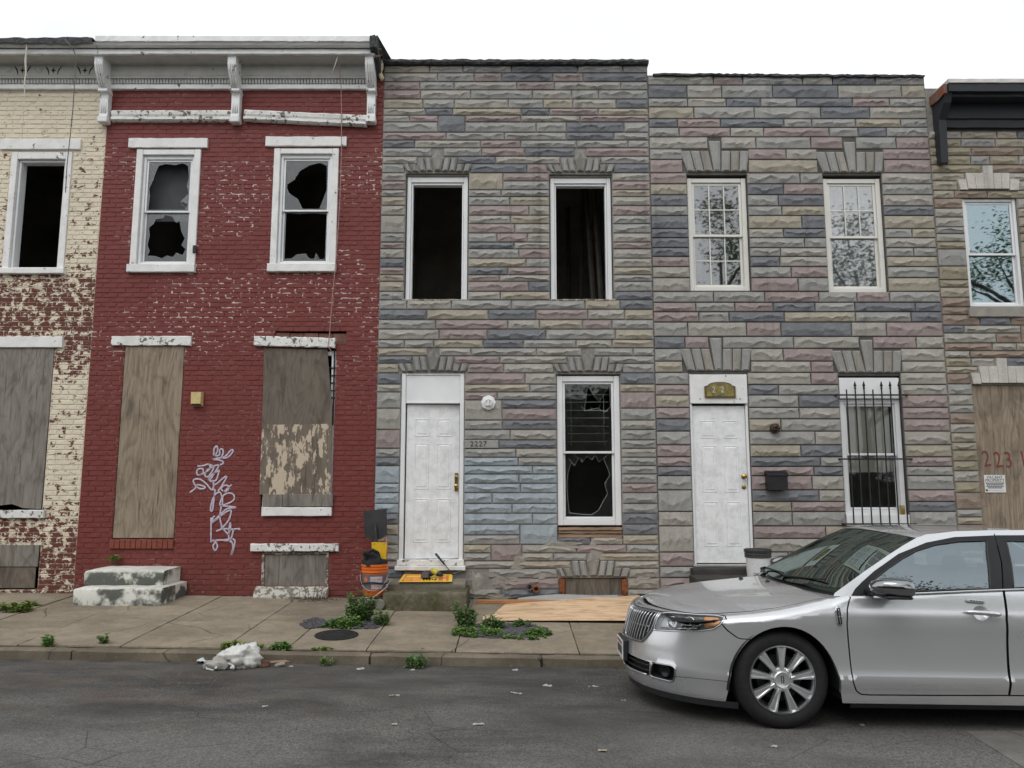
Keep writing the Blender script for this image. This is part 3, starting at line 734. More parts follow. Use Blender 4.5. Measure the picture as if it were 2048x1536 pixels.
MB().prism([(cl[0]+.004, Zp(1016)), (-6.42, Zp(1008)), (-6.28, Zp(1016)), (cl[1]-.012, Zp(1018)), (cl[1]-.002, cl[3]-.004), (cl[0]+.004, cl[3]-.004)], 9.995, 10.010).build('board', PLYGREY, w_)
bar(w_, 'sill', cl[0]-.06, cl[1]+.05, Zp(1036), Zp(1020), 9.955, 10.02, TRIM2, .006, .003)
w_ = part('cellar_window', cream)
bar(w_, 'board', cb[0], cb[1]-.004, Zp(1133), Zp(1090), 9.978, 9.998, PLYGREY, .003)
bar(w_, 'board', cb[0], cb[1]-.03, Zp(1176), Zp(1134), 9.988, 10.004, PLYDARK, .003)
cc = cornice_run(cream, X_BEG, X_CR-.003, white_top=False)
# torn roofing felt hanging over the crown where the white fascia is gone
mb = MB(); n = 46; x0, x1 = X_BEG, X_CR-.03
top = [(x0+(x1-x0)*k/n, Zp(80, 9.57)+random.uniform(-.004, .012)+.03*(k/n)) for k in range(n+1)]; bot = [(x, Zp(85.5, 9.57)-random.choice((.0, .01, .025, .045))*random.random()) for x, _ in top]
mb.add([(x, 9.56+random.uniform(-.006, .004), z) for x, z in top]+[(x, 9.565+random.uniform(-.012, .006), z) for x, z in bot]+[(x, 10.2, z+.03) for x, z in top], [(k, k+1, n+2+k, n+1+k) for k in range(n)]+[(k, 2*n+2+k, 2*n+3+k, k+1) for k in range(n)])
mb.build('torn_roof_felt', TAR, cc, fix=False)
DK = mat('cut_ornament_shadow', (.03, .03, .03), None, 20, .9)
zf = Zp(141, 9.925)
for px in (-70, 45, 107, 170):          # fretted cut-outs as raised dark shapes, shade painted in; turned rosettes in the frieze
    xc = Xp(px, 141, 9.925)
    for sg in (-1, 1):
        MB().tube([(xc+sg*(.085-.0*t), 9.924, zf+.065-.035*i) if False else (xc+sg*(.115-.055*math.sin(i/4*math.pi*.55)), 9.9245, zf+.07-.034*i) for i, t in enumerate((0, .25, .5, .75, 1))], [.002, .008, .009, .007, .002], 5).build('cutout_shade', DK, cc)
    s = .045; MB().prism([(xc, zf+s), (xc+.011, zf+.011), (xc+s*.8, zf), (xc+.011, zf-.011), (xc, zf-s), (xc-.011, zf-.011), (xc-s*.8, zf), (xc-.011, zf+.011)], 9.922, 9.93).build('cutout_shade', DK, cc)
for px in (77, 16, -42):
    MB().lathe([(.052, 0), (.052, -.010), (.044, -.014), (.036, -.008), (.028, -.008), (.024, -.016), (.012, -.018), (.0, -.018)], (Xp(px, 139, 9.925), 9.927, zf+.01), 'Y', 20).build('rosette', CORN, cc, smooth=40)

# ---------------------------------------------------------------- red house
red = house('red_brick_house', -3.66, 'dark red painted brick row house with white cornice and broken windows')
rw = [(-5.112, -4.240, Zp(546), Zp(300)), (-3.240, -2.360, Zp(545), Zp(298))]
rd = (-5.112, -4.318, Zp(1078), Zp(692)); rl = (-3.235, -2.318, Zp(1030), Zp(697)); rb = (-3.185, -2.335, Zp(1175), Zp(1103))
hole = (-3.14, -2.19, Zp(690), Zp(661))
OPEN_R = [*rw, rd, rl, rb, hole]
wall = wall_sheet(X_CR, X_RS, .02, 7.30, 10.0055, 10.26, OPEN_R).build('wall', RED_M, red)
lint = [(-5.215, -4.125, Zp(297), Zp(278)), (-3.345, -2.245, Zp(294), Zp(275)), (-5.24, -4.20, Zp(691), Zp(673)), (-3.37, -2.30, Zp(696), Zp(672))]
bl = [(a-.003, b_+.003, c_-.003, d+.003) for a, b_, c_, d in OPEN_R]+lint+[(-3.37, -2.19, Zp(1103), Zp(1087)), (-5.14, -4.31, Zp(1098), Zp(1078))]
lay_bricks(X_CR+.002, X_RS-.003, .09, 7.06, bl, RED_B, wall, 10.0, lambda q: abs((q[0]+q[1])/2+2.6)*.5+abs((q[2]+q[3])/2-2.0)*.5)
interior(red, X_CR+.06, X_RS-.06, .15, 7.2, 3.75)
# courses left bare inside the hole over the shifted lintel
hb = MB()
for k in range(5): hb.box(hole[0]+.004+k*.19, hole[0]+.188+k*.19, 10.028+.01*(k % 2), 10.2, Zp(689), Zp(664.5)-.003*k, .004)
hb.build('inner_bricks', mat('bare_old_brick', (.20, .10, .07), (.12, .06, .045), 20, .9, bmp=.5), wall)
rnd = random.Random(4)
H1 = [[(.03, .02), (.05, .30), (.02, .46), (.10, .62), (.16, .80), (.22, .93), (.40, .97), (.62, .94), (.80, .985), (.93, .93), (.97, .70), (.93, .52), (.985, .36), (.80, .20), (.985, .14), (.90, .02)], [(.05, .12), (.10, .22), (.04, .34), (.08, .52), (.05, .70), (.16, .78), (.20, .88), (.38, .90), (.42, .97), (.60, .93), (.70, .80), (.78, .84), (.84, .62), (.93, .48), (.86, .34), (.96, .26), (.90, .13), (.74, .18), (.66, .09), (.52, .12), (.40, .06), (.24, .11)]]
H2 = [[(.03, .52), (.20, .62), (.32, .80), (.55, .92), (.80, .975), (.97, .90), (.985, .42), (.90, .20), (.82, .02), (.42, .02), (.30, .22), (.10, .33), (.04, .42)], [(.02, .04), (.20, .05), (.30, .13), (.52, .15), (.60, .05), (.72, .04), (.76, .16), (.82, .03), (.98, .05), (.985, .96), (.70, .985), (.35, .97), (.02, .985)]]
for k, (o, hh) in enumerate(zip(rw, (H1, H2))):
    x0, x1, z0, z1 = o; w_ = part('window', red)
    frame4(w_, 'casing', x0, x1, z0+.11, z1, 9.975, 10.08, .085, TRIM, wt=.075, wb=0)
    bar(w_, 'sill', x0-.02, x1+.01, z0, z0+.112, 9.945, 10.08, TRIM, .008, .002)
    a, c_, d, e = x0+.088, x1-.088, z0+.115, z1-.078
    rail = Zp(420.5 if k == 0 else 418.5)
    frame4(w_, 'frame', a, c_, d, e, 10.015, 10.11, .036, WHITE, wt=.05)
    for (p0, p1, yy, hl) in ((rail-.02, e-.052, 10.035, hh[0]), (d+.038, rail+.012, 10.065, hh[1])):
        frame4(w_, 'sash', a+.038, c_-.038, p0, p1, yy, yy+.024, .026, WHITE, c=.003)
        pane(w_, a+.064, c_-.064, p0+.026, p1-.026, yy+.010, SHARD, hl, 'broken_pane')
    px0 = (260, 417, 278, 297) if k == 0 else (533, 694, 275, 294)
    bar(w_, 'lintel', Xp(px0[0], px0[2]), Xp(px0[1], px0[2]), Zp(px0[3]), Zp(px0[2]), 9.965, 10.05, TRIM, .006, .003)
bar(red, 'window_latch', Xp(386, 497, 9.97), Xp(393, 497, 9.97), Zp(506, 9.97), Zp(491, 9.97), 9.955, 9.974, BLACKMET, .004)
# backdrop panel seen through the left broken window
MB().box(-5.05, -4.3, 10.22, 10.235, Zp(432), Zp(312)).build('inner_shutter', mat('inner_grey_board', (.075, .08, .085), (.055, .06, .065), 6, .9), red)
dr = part('doorway', red)
bar(dr, 'board', rd[0]+.012, rd[1]-.006, rd[2]+.012, rd[3]-.003, 9.996, 10.012, PLYTAN, .003)
mb = MB(); mb.box(rd[0]+.001, rd[1]-.001, 10.014, 10.05, rd[2]+.001, rd[3]-.001); mb.build('backing_frame', mat('dark_backing_timber', (.05, .04, .035), None, 9, .9), dr)  # dark block filling the doorway behind the board
bar(dr, 'lintel', Xp(225, 682), Xp(384, 682), Zp(691.5), Zp(673), 9.965, 10.05, TRIM2, .006, .004)
thr = mat('clean_red_brick', (.235, .062, .036), (.165, .045, .03), 25, .85, bmp=.4)
for k in range(12):
    xa = -5.135+k*.0683; bar(dr, 'brick', xa+.003, xa+.0653, Zp(1097), Zp(1079.5), 9.972+random.uniform(-.002, .002), 10.04, thr, .004)
lw_ = part('window', red)
zt = Zp(695)
MB().prism([(rl[0]-.025, Zp(852)), (rl[0]-.022, Zp(790)), (rl[0]-.035, Zp(697)), (-2.435, Zp(699)), (-2.39, Zp(760)), (-2.350, Zp(815)), (-2.345, Zp(850))], 9.990, 10.004).build('board', PLYDARK, lw_)
MB().prism([(rl[0]-.012, Zp(989)), (rl[0]-.015, Zp(850)), (-2.34, Zp(848)), (-2.335, Zp(989))], 9.980, 9.9885).build('board', PLYPAINT, lw_)
bar(lw_, 'plank', Xp(527, 1001), Xp(566, 1001), Zp(1014), Zp(988.5), 9.965, 9.990, PLYGREY, .004)
bar(lw_, 'plank', Xp(566.6, 1001), Xp(667, 1001), Zp(1013), Zp(988), 9.968, 9.990, PLYGREY, .004)
bar(lw_, 'sill', Xp(525, 1023), Xp(664, 1023), Zp(1032), Zp(1014.5), 9.955, 10.02, TRIM, .007, .003)
frame4(lw_, 'frame', rl[0]+.01, rl[1]-.004, rl[2]+.02, rl[3]-.03, 10.03, 10.10, .06, WHITE)
for k in range(5): MB().tube([(-2.52, 10.02, Zp(735+15*k)), (-2.325, 10.02, Zp(735.5+15*k))], .008, 6).build('security_bar', BLACKMET, lw_)
MB().tube([(-2.345, 10.018, Zp(700)), (-2.338, 10.018, Zp(850))], .010, 6).build('security_bar', BLACKMET, lw_)
mb = MB(); mb.extrude_x([(9.952, -.066), (9.945, -.055), (9.945, .052), (9.955, .062), (10.05, .062), (10.05, -.066)], -.53, .53, 18, .005)
mb.build('lintel', TRIM2, lw_, m=Matrix.Translation((Xp(591, 684), 0, Zp(684.5))) @ Matrix.Rotation(.028, 4, 'Y'))
cw = part('cellar_window', red)
bar(cw, 'lintel', Xp(503, 1095), Xp(678, 1095), Zp(1102.5), Zp(1087), 9.955, 10.05, TRIM2, .007, .004)
frame4(cw, 'frame', rb[0], rb[1], rb[2], rb[3]-.004, 9.995, 10.06, .035, mat_worn('old_frame', (.45, .42, .38), (.16, .12, .09), .5, 20), wb=0)
bar(cw, 'board', rb[0]+.036, rb[1]-.036, rb[2]+.002, rb[3]-.045, 10.012, 10.028, PLYDARK if False else PLYGREY, .003)
mb = MB(); x0, x1 = Xp(513, 1185), Xp(657, 1185); mb.extrude_x([(9.86, walk_z(-2.8, 9.9)-.05), (9.865, Zp(1190)), (9.90, Zp(1179)), (9.985, Zp(1173)), (10.05, Zp(1173)), (10.05, 0.05)], x0, x1, 10, .006)
mb.build('sill', mat_worn('cement_sill', (.50, .48, .43), (.20, .18, .15), .45, 14), cw)
# cornice with three brackets and the lower moulding, whose right half has dropped
cr = cornice_run(red, X_CR+.003, -1.90)
for px in (211, 473, 743): bracket(cr, px)
mould = [(9.965, 0), (9.925, .02), (9.925, .06), (9.955, .072), (9.935, .10), (9.93, .15), (9.945, .172), (10.0, .172), (10.0, 0)]
mb = MB(); mb.extrude_x([(y, z) for y, z in mould], -1.0, 1.0, 24, .0025)
xa, xb = Xp(222, 229, 9.93), Xp(466, 229, 9.93); zm = Zp(241, 9.93)
mb.build('lower_moulding', TRIM2, cr, m=Matrix.Translation(((xa+xb)/2, 0, zm)) @ Matrix.Diagonal(((xb-xa)/2, 1, .9, 1)))
mb = MB(); mb.extrude_x([(y-.012, z) for y, z in mould], -1.0, 1.0, 24, .004)
xa, xb = Xp(487, 235, 9.93), Xp(733, 240, 9.93)
tag(mb.build('lower_moulding', TRIM2, cr, m=Matrix.Translation(((xa+xb)/2, 0, Zp(246, 9.93))) @ Matrix.Rotation(.048, 4, 'Y') @ Matrix.Diagonal(((xb-xa)/2, 1, .9, 1))), 'dropped moulding, lower at its right end')
# broken cornice end: tarred upstand, splintered wood and a lump of foam
mb = MB(); mb.extrude_x([(9.56, Zp(72, 9.58)), (9.56, Zp(97, 9.6)), (9.70, Zp(108, 9.7)), (9.98, Zp(150, 9.9)), (10.25, Zp(150, 9.9)), (10.25, Zp(72, 9.58)+.03)], -1.893, -1.80, 6, .01); mb.build('tarred_end', TAR, cr)
mb = MB(); mb.add([(-1.80, 9.60, Zp(70, 9.6)), (-1.66, 9.96, Zp(120, 9.96)), (-1.68, 10.25, Zp(122, 9.96)), (-1.80, 10.25, Zp(70, 9.6)), (-1.82, 9.60, Zp(80, 9.6)), (-1.76, 9.97, Zp(125, 9.96))], [(0, 1, 2, 3), (0, 4, 5, 1)]); mb.build('tar_flashing', TAR, cr, fix=False)
for k in range(7):
    a = Vector((-1.90+random.uniform(-.02, .05), 9.66+random.uniform(-.02, .1), Zp(104, 9.7)+random.uniform(-.08, .03))); d = Vector((random.uniform(.03, .12), random.uniform(-.05, .05), random.uniform(-.10, .03)))
    MB().tube([a, a+d*.5, a+d], [.014, .012, .003], 4).build('splinter', WOODRAW, cr)
mb = MB()
for k in range(9):
    t = k/8; z = Zp(115, 9.93)-(Zp(115, 9.93)-Zp(160, 9.95))*t
    for q in range(7):
        a = 2*math.pi*q/7; mb.v.append((-1.805+math.cos(a)*(.030+.012*math.sin(k*2.1))+.012*math.sin(k), 9.955+math.sin(a)*.035, z+random.uniform(-.01, .01)))
mb.f += [(k*7+q, k*7+(q+1) % 7, (k+1)*7+(q+1) % 7, (k+1)*7+q) for k in range(8) for q in range(7)]+[tuple(range(7)), tuple(56+q for q in range(7))]
mb.build('foam_filler', mat('aged_foam', (.62, .56, .40), (.45, .38, .24), 30, .9, bmp=.6), cr, smooth=True)
# sprayed tag: thin strokes of pale paint on the bricks
TAG = mat('tag_paint', (.58, .56, .66), (.38, .31, .38), 55, .6)
gr = part('graffiti', red)
def stroke(pts, r=.0112):
    q = []
    P3 = [Vector((Xp(x/4+dx, y/4+dy), 9.9975, Zp(y/4+dy))) for x, y in pts for dx, dy in ((380, 860),)]
    n = len(P3)
    for i in range(n-1):
        p0, p1, p2, p3 = P3[max(i-1, 0)], P3[i], P3[i+1], P3[min(i+2, n-1)]
        for t in (0, .25, .5, .75):
            q.append(.5*((2*p1)+(p2-p0)*t+(2*p0-5*p1+4*p2-p3)*t*t+(3*p1-p0-3*p2+p3)*t**3))
    q.append(P3[-1]); MB().tube(q, r, 6, .18, up=(0, 1, 0)).build('stroke', TAG, gr, smooth=True) if False else MB().tube([(p.x, p.y, p.z) for p in q], r, 6).build('stroke', TAG, gr, smooth=True, m=Matrix.Translation((0, 9.9975, 0)) @ Matrix.Diagonal((1, .12, 1, 1)) @ Matrix.Translation((0, -9.9975, 0)))
for s_ in ([(190, 205), (195, 150), (215, 130), (222, 165), (205, 205), (235, 200), (240, 160), (262, 155), (265, 190), (250, 225), (290, 205), (330, 160), (345, 170), (320, 205), (285, 225), (230, 225), (180, 240)],
           [(180, 240), (215, 238), (258, 250), (265, 268), (240, 280)],
           [(60, 290), (110, 285), (150, 275), (160, 310), (110, 350), (60, 360), (60, 320), (100, 310), (105, 345), (70, 365)],
           [(150, 275), (190, 300), (150, 370), (120, 365), (140, 320), (190, 290), (230, 285), (200, 340), (160, 400), (150, 385), (190, 350), (235, 320)],
           [(235, 320), (210, 400), (165, 410), (150, 385)], [(0, 500), (40, 470), (60, 440), (110, 450), (120, 465), (80, 470), (40, 440), (30, 400), (80, 395), (130, 430), (175, 480), (190, 440), (180, 400)],
           [(190, 440), (215, 430), (255, 395), (295, 370), (260, 440), (225, 490)], [(265, 490), (250, 470), (275, 445), (310, 450), (305, 480), (275, 495), (320, 450), (335, 440)],
           [(180, 480), (200, 480), (195, 530), (180, 640), (165, 640), (180, 560), (210, 510), (240, 500), (255, 540), (240, 600), (300, 590), (350, 560), (350, 520), (310, 505), (265, 530), (260, 590), (250, 620), (240, 700), (260, 780), (310, 840)],
           [(240, 605), (370, 620), (300, 630), (240, 680), (180, 745), (230, 700), (300, 650), (330, 650), (310, 720), (265, 775), (245, 780)],
           [(310, 840), (320, 740), (325, 780), (310, 850), (325, 900)], [(210, 810), (270, 790), (330, 795), (400, 790), (390, 800)], [(350, 790), (320, 880), (240, 880), (185, 890)],
           [(275, 880), (320, 880), (345, 930), (330, 1000), (345, 960), (360, 890), (340, 870)], [(175, 885), (200, 890), (220, 930), (200, 965), (185, 930), (200, 900)], [(170, 700), (168, 900)], [(200, 690), (185, 700), (180, 740)]):
    stroke(s_)

# ---------------------------------------------------------------- stone-clad houses
def fan_lintel(parent, cx, zbot, sx, y, style):
    "arch stones over an opening; px offsets measured from the opening's middle"
    arch = part('arch', parent)
    k = 10.0/FPX*.985
    if style == 'stepped':
        polys = [[(-77, 17), (-62, 17), (-54, 0), (-61, 0)], [(-61, 17), (-45, 17), (-38, 0), (-53, 0)], [(-43, 31), (-29, 31), (-24, 1), (-37, 1)], [(-28.5, 31), (-15, 31), (-10, 1), (-23, 1)],
                 [(-14, 31), (0, 48), (14, 31), (8, 1), (-7, 1)], [(15, 31), (29, 31), (23, 1), (9, 1)], [(29.5, 31), (43, 31), (38, 1), (24, 1)], [(41, 17), (58, 17), (53, 0), (39, 0)], [(58.5, 17), (76, 17), (66, 0), (54, 0)]]
        blk = [(-70, 70, 0, 16), (-43, 43, 16, 30), (-12, 12, 30, 46)]
    else:
        tops = [-82, -57, -36, -17, 11, 32, 52, 73]; bots = [-64, -46, -27, -7, 9, 30, 48, 66]
        polys = [[(tops[i], 48 if i != 3 else 71), (tops[i+1], 48 if i != 3 else 71), (bots[i+1], 1), (bots[i], 1)] for i in range(7)]
        blk = [(-74, 70, 0, 48), (-17, 12, 48, 70)]
    pal = {'stepped': ['grey', 'joint', 'grey'], 'fan': ['grey', 'grey', 'cement']}[style]
    for i, pl in enumerate(polys): wedge([(cx+a*k*sx, zbot+b_*k) for a, b_ in pl], y, .040 if style == 'stepped' else .032, ST[pal[i % 3]], arch)
    return [(cx+a*k*sx, cx+b_*k*sx, zbot+c_*k, zbot+d*k) for a, b_, c_, d in blk]

# --- middle house, number 2227
mid = house('stone_clad_house', .05, 'grey stone clad row house with two empty upper windows and an open white door')
mw = [(-1.440, -.588, Zp(600), Zp(346)), (.508, 1.357, Zp(600), Zp(348))]; md = (-1.452, -.622, Zp(1142), Zp(746)); ml = (.584, 1.416, Zp(1076), Zp(748)); mb_ = (.60, 1.46, Zp(1190), Zp(1156))
OPEN_M = [*mw, md, ml, mb_]
wall = wall_sheet(X_RS, X_SS, -.05, Zp(128), 10.012, 10.26, OPEN_M).build('wall', ST['joint'], mid)
blk = [(a, b_, c_, d) for a, b_, c_, d in OPEN_M]
for (o, zb_) in ((mw[0], Zp(344)), (mw[1], Zp(345)), (md, Zp(743)), (ml, Zp(744)), (mb_, Zp(1153))): blk += fan_lintel(wall, (o[0]+o[1])/2, zb_, 1.0, 10.0, 'stepped')
ncx = Xp(957, 888); nz = Zp(888)
blk.append((md[1], Xp(997, 888), Zp(897), Zp(880)))
keys = [Zp(131), Zp(296), Zp(313), Zp(328), Zp(346), Zp(600), Zp(696), Zp(712), Zp(727), Zp(746), Zp(880), Zp(897), Zp(1070), Zp(1106), Zp(1122), Zp(1137), Zp(1156), .06]
def pick_mid(x, z, k, rnd):
    inb = (-.62 < x < .60 and Zp(1070) < z < Zp(915) and not (x < -.3 and z < Zp(1020)))
    if inb or (x < md[0] and Zp(1030) < z < Zp(925)): return 'blue' if rnd.random() < .9 else None
    if z < Zp(1140): return 'none' if rnd.random() < .22 and x < .6 else ('cement' if rnd.random() < .35 else None)
lay_stones(rows_between(keys, .118, 3), X_RS+.002, X_SS-.002, blk, wall, 10.0, [('grey', 5), ('grey2', 5), ('slate', 3), ('mauve', 3), ('tan', 2)], (.34, .98), pick_mid, 11)
bar(wall, 'number_stone', md[1]+.004, Xp(997, 888), Zp(896.5), Zp(880.5), 9.985, 10.014, ST['grey'], .006)
lettering('2227', .098, ncx-.0, 9.984, nz-.002, mat('number_dark', (.05, .05, .05), None, 9, .6), wall, .003, 'house_number', spacing=1.15)
interior(mid, X_RS+.06, X_SS-.06, .15, 7.25, 3.72)
mb = MB(); mb.extrude_x([(9.945, Zp(132)), (9.925, Zp(129)), (9.93, Zp(124)), (9.98, Zp(121.5)), (10.3, Zp(121.5)), (10.3, Zp(132))], X_RS-.01, X_SS+.01, 60, .008); mb.build('roof_edge', TAR, mid)
for k, o in enumerate(mw):
    w_ = part('window', mid)
    frame4(w_, 'frame', o[0]+.012, o[1]-.012, o[2]+.002, o[3]-.035, 10.055, 10.16, .055, WHITE, wt=.075, wb=0)
    frame4(w_, 'inner_frame', o[0]+.069, o[1]-.069, o[2]+.004, o[3]-.112, 10.075, 10.17, .022, WHITE, wt=.03, wb=0)
    bar(w_, 'head_board', o[0]+.002, o[1]-.002, o[3]-.034, o[3]-.002, 10.04, 10.2, mat('dusty_timber', (.22, .20, .17), None, 9, .9), .003)
    bar(w_, 'sill', o[0]-.02, o[1]+.02, o[2]-.012, o[2]+.010, 9.99, 10.2, mat_worn('crumbled_cement', (.36, .32, .25), (.20, .17, .13), .45, 25), .004, .004)
STUD = mat('studs', (.10, .09, .08), (.06, .055, .05), 8, .9)
for (xa, xb_, yy) in ((1.06, 1.13, 11.6), (1.20, 1.10, 10.9), (1.30, 1.21, 10.8), (.95, .95, 12.4)):
    MB().tube([(xa, yy, 3.86), (xb_, yy+.2, 6.3)], .035, 4).build('stud', STUD, mid)
d_ = part('door', mid)
frame4(d_, 'frame', md[0]+.004, md[1]-.004, Zp(1124), md[3]-.004, 10.01, 10.12, .055, WHITE, wt=.02, wb=0)
bar(d_, 'transom_panel', md[0]+.06, md[1]-.06, Zp(803.5), md[3]-.026, 10.03, 10.05, WHITE, .003)
bar(d_, 'door_head', md[0]+.06, md[1]-.06, Zp(806.5), Zp(803.8), 10.01, 10.10, WHITE, .004)
bar(d_, 'threshold', md[0]-.03, md[1]+.03, Zp(1140), Zp(1131), 9.93, 10.12, TRIM, .006, .003)
bar(d_, 'threshold', md[0]-.01, md[1]+.01, Zp(1130.5), Zp(1119.5), 9.965, 10.12, TRIM2, .005, .003)
def six_panel(parent, x0, x1, z0, z1, y, m_, hinge_rot=0.0, panels=((.055, .30), (.345, .64), (.70, .985))):
    "moulded six-panel door leaf: slab with raised fields in sunk frames"
    w, h = x1-x0, z1-z0; M_ = Matrix.Translation((x0, y, z0)) @ Matrix.Rotation(hinge_rot, 4, 'Z')
    leaf = MB().box(0, w, 0, .04, 0, h, .004).build('leaf', m_, parent, m=M_)
    for (u0, u1) in ((.155, .425), (.575, .845)):
        for (a, b_, c_) in ((.905, .79, 0), (.745, .445, 0), (.385, .105, 0)):
            xa, xb_, za, zb_ = w*u0, w*u1, h*b_, h*a
            mb = MB(); o = [(xa, za), (xb_, za), (xb_, zb_), (xa, zb_)]
            def ring(d, yy): return [(xa+d, yy, za+d), (xb_-d, yy, za+d), (xb_-d, yy, zb_-d), (xa+d, yy, zb_-d)]
            v = ring(0, -.0012)+ring(.007, -.007)+ring(.016, -.0015)+ring(.024, -.002)+ring(.036, -.0075)
            mb.add(v, [(4*r+k, 4*r+(k+1) % 4, 4*r+4+(k+1) % 4, 4*r+4+k) for r in range(4) for k in range(4)]+[(16, 17, 18, 19)])
            mb.build('panel', m_, leaf, m=M_, fix=True)
    return leaf, M_
DOORW = mat_worn('door_white_scuffed', (.80, .81, .82), (.35, .34, .33), .03, 30, dirt=.42)
leaf, M_ = six_panel(d_, md[0]+.075, md[1]-.066, Zp(1118.5), Zp(808), 10.05, DOORW, .055)
BRASS = mat('brass', (.55, .38, .12), (.40, .26, .08), 30, .28, 1)
w = md[1]-.066-md[0]-.075; h = Zp(808)-Zp(1118.5)
MB().box(w-.058, w-.012, -.008, .0, h*.43, h*.55, .003).build('escutcheon', BRASS, leaf, m=M_)
MB().lathe([(.024, 0), (.024, -.012), (.012, -.016), (.010, -.03), (.026, -.042), (.028, -.055), (.016, -.066), (0, -.067)], (w-.036, -.008, h*.465), 'Y', 16).build('knob', BRASS, leaf, smooth=50, m=M_)
MB().lathe([(.022, 0), (.022, -.014), (.012, -.018), (0, -.018)], (w-.036, -.008, h*.525), 'Y', 16).build('deadbolt', BRASS, leaf, smooth=50, m=M_)
H3 = [[(.42, .60), (.46, .80), (.50, .97), (.62, .84), (.74, .74), (.97, .97), (.985, .66), (.86, .58), (.70, .64), (.55, .62)], [(.08, .06), (.05, .25), (.03, .50), (.06, .70), (.12, .84), (.20, .80), (.28, .92), (.36, .86), (.46, .95), (.58, .90), (.66, .96), (.72, .86), (.82, .92), (.90, .78), (.96, .66), (.84, .52), (.90, .36), (.80, .24), (.70, .10), (.55, .03), (.30, .04)]]
tall_window(mid, ml[0]+.004, ml[1]-.004, Zp(1051), ml[3]-.02, 10.035, Zp(904), .075, .03, H3, WHITE, GLASS)
sb = part('rotten_sill', mid)
for k, (z0, z1, y0) in enumerate(((1075, 1069, 9.98), (1067, 1062, 10.0), (1060.5, 1055, 9.985))):
    bar(sb, 'lath', ml[0]+.012, ml[1]-.012, Zp(z0), Zp(z1), y0, 10.12, WOODRAW, .003, .004)
# old metal blind hanging loose behind the upper pane
for k in range(7): MB().tube([(ml[0]+.13+random.uniform(0, .03), 10.16, Zp(786+16*k)), (ml[1]-.13-random.uniform(0, .03), 10.16, Zp(786+16*k)+random.uniform(-.01, .01))], .004, 5).build('blind_slat', mat('blind_wire', (.40, .41, .42), None, 9, .5), mid)
for xx in (ml[0]+.2, ml[1]-.2): MB().tube([(xx, 10.158, Zp(784)), (xx, 10.158, Zp(890))], .003, 5).build('blind_cord', MATS['blind_wire'], mid)
cwm = part('cellar_window', mid)
bar(cwm, 'board', mb_[0]+.07, mb_[1]-.07, mb_[2], mb_[3]-.01, 10.03, 10.05, PLYDARK, .003)
for xx in (mb_[0], mb_[1]-.068):
    mb = MB(); mb.extrude_x([(10.0+.0, 0), (9.985, .05), (9.99, .12), (9.985, .2), (10.1, .2), (10.1, 0)], 0, .066, 3, .008); mb.build('exposed_brick', RUST, cwm, m=Matrix.Translation((xx, 0, mb_[2]+.0)))
# smears of cement where the cladding has come away
def smear(parent, px, py, w, h, seed, y=9.992):
    rnd = random.Random(seed); n = 15; cx, cz = Xp(px, py), Zp(py); mb = MB(); ring = []
    for k in range(n):
        a = 2*math.pi*k/n; q = rnd.uniform(.55, 1.2); ring.append((cx+w*q*math.cos(a), cz+h*q*math.sin(a)))
    v = [(cx, y-.006+rnd.uniform(-.004, .004), cz)]+[(cx+(x-cx)*.7+rnd.uniform(-.02, .02), y-.004+rnd.uniform(-.008, .004), cz+(z-cz)*.7+rnd.uniform(-.01, .01)) for x, z in ring]+[(x, y+.02, z) for x, z in ring]
    mb.add(v, [(0, 1+k, 1+(k+1) % n) for k in range(n)]+[(1+k, n+1+k, n+1+(k+1) % n, 1+(k+1) % n) for k in range(n)])
    mb.build('cement_patch', ST['cement'], parent)
for (px, py, w, h, sd_) in ((1130, 1092, .30, .09, 1), (1190, 1105, .10, .16, 2), (1232, 1082, .12, .05, 3), (1020, 1165, .22, .14, 4), (1035, 1130, .12, .12, 5), (952, 1170, .09, .22, 6), (1285, 1165, .18, .12, 7), (1000, 1195, .25, .05, 8), (1080, 1150, .12, .08, 9)): smear(wall, px, py, w, h, sd_)
for (px, py, r, m_) in ((1059, 1173, .042, mat('grey_pipe', (.12, .11, .10), None, 20, .6)), (1072, 1177, .042, RUST)):
    MB().lathe([(r*.62, .05), (r*.62, -.02), (r*.7, -.035), (r, -.035), (r, .05)], (Xp(px, py), 9.965, Zp(py)), 'Y', 18, cap=False).build('vent_pipe', m_, wall, smooth=40)

# --- house with the barred window, number 2229
rgt = house('stone_clad_house', 3.79, 'grey stone clad row house with intact grid windows and an iron window guard')
gw = [(2.378, 3.192, Zp(582), Zp(349)), (4.228, 5.022, Zp(585), Zp(350))]; gd = (2.322, 3.090, Zp(1150), Zp(747)); gl = (4.286, 5.098, Zp(1052), Zp(751))
OPEN_G = [*gw, gd, gl]
wall = wall_sheet(X_SS, X_SR, -.15, Zp(150), 10.012, 10.26, OPEN_G).build('wall', ST['dark'], rgt)
blk = list(OPEN_G)
for (o, zb_) in ((gw[0], Zp(345)), (gw[1], Zp(347)), (gd, Zp(743)), (gl, Zp(747))): blk += fan_lintel(wall, (o[0]+o[1])/2-.0, zb_, .97, 10.0, 'fan')
keys = [Zp(152), Zp(274), Zp(298), Zp(346), Zp(583), Zp(673), Zp(697), Zp(745), Zp(1052), .0]
lay_stones(rows_between(keys, .148, 8), X_SS+.002, X_SR-.002, blk, wall, 10.0, [('grey', 5), ('grey2', 5), ('slate', 4), ('mauve', 4), ('tan', 2)], (.36, .95), None, 23)
interior(rgt, X_SS+.06, X_SR-.06, .1, 7.1, 3.75)
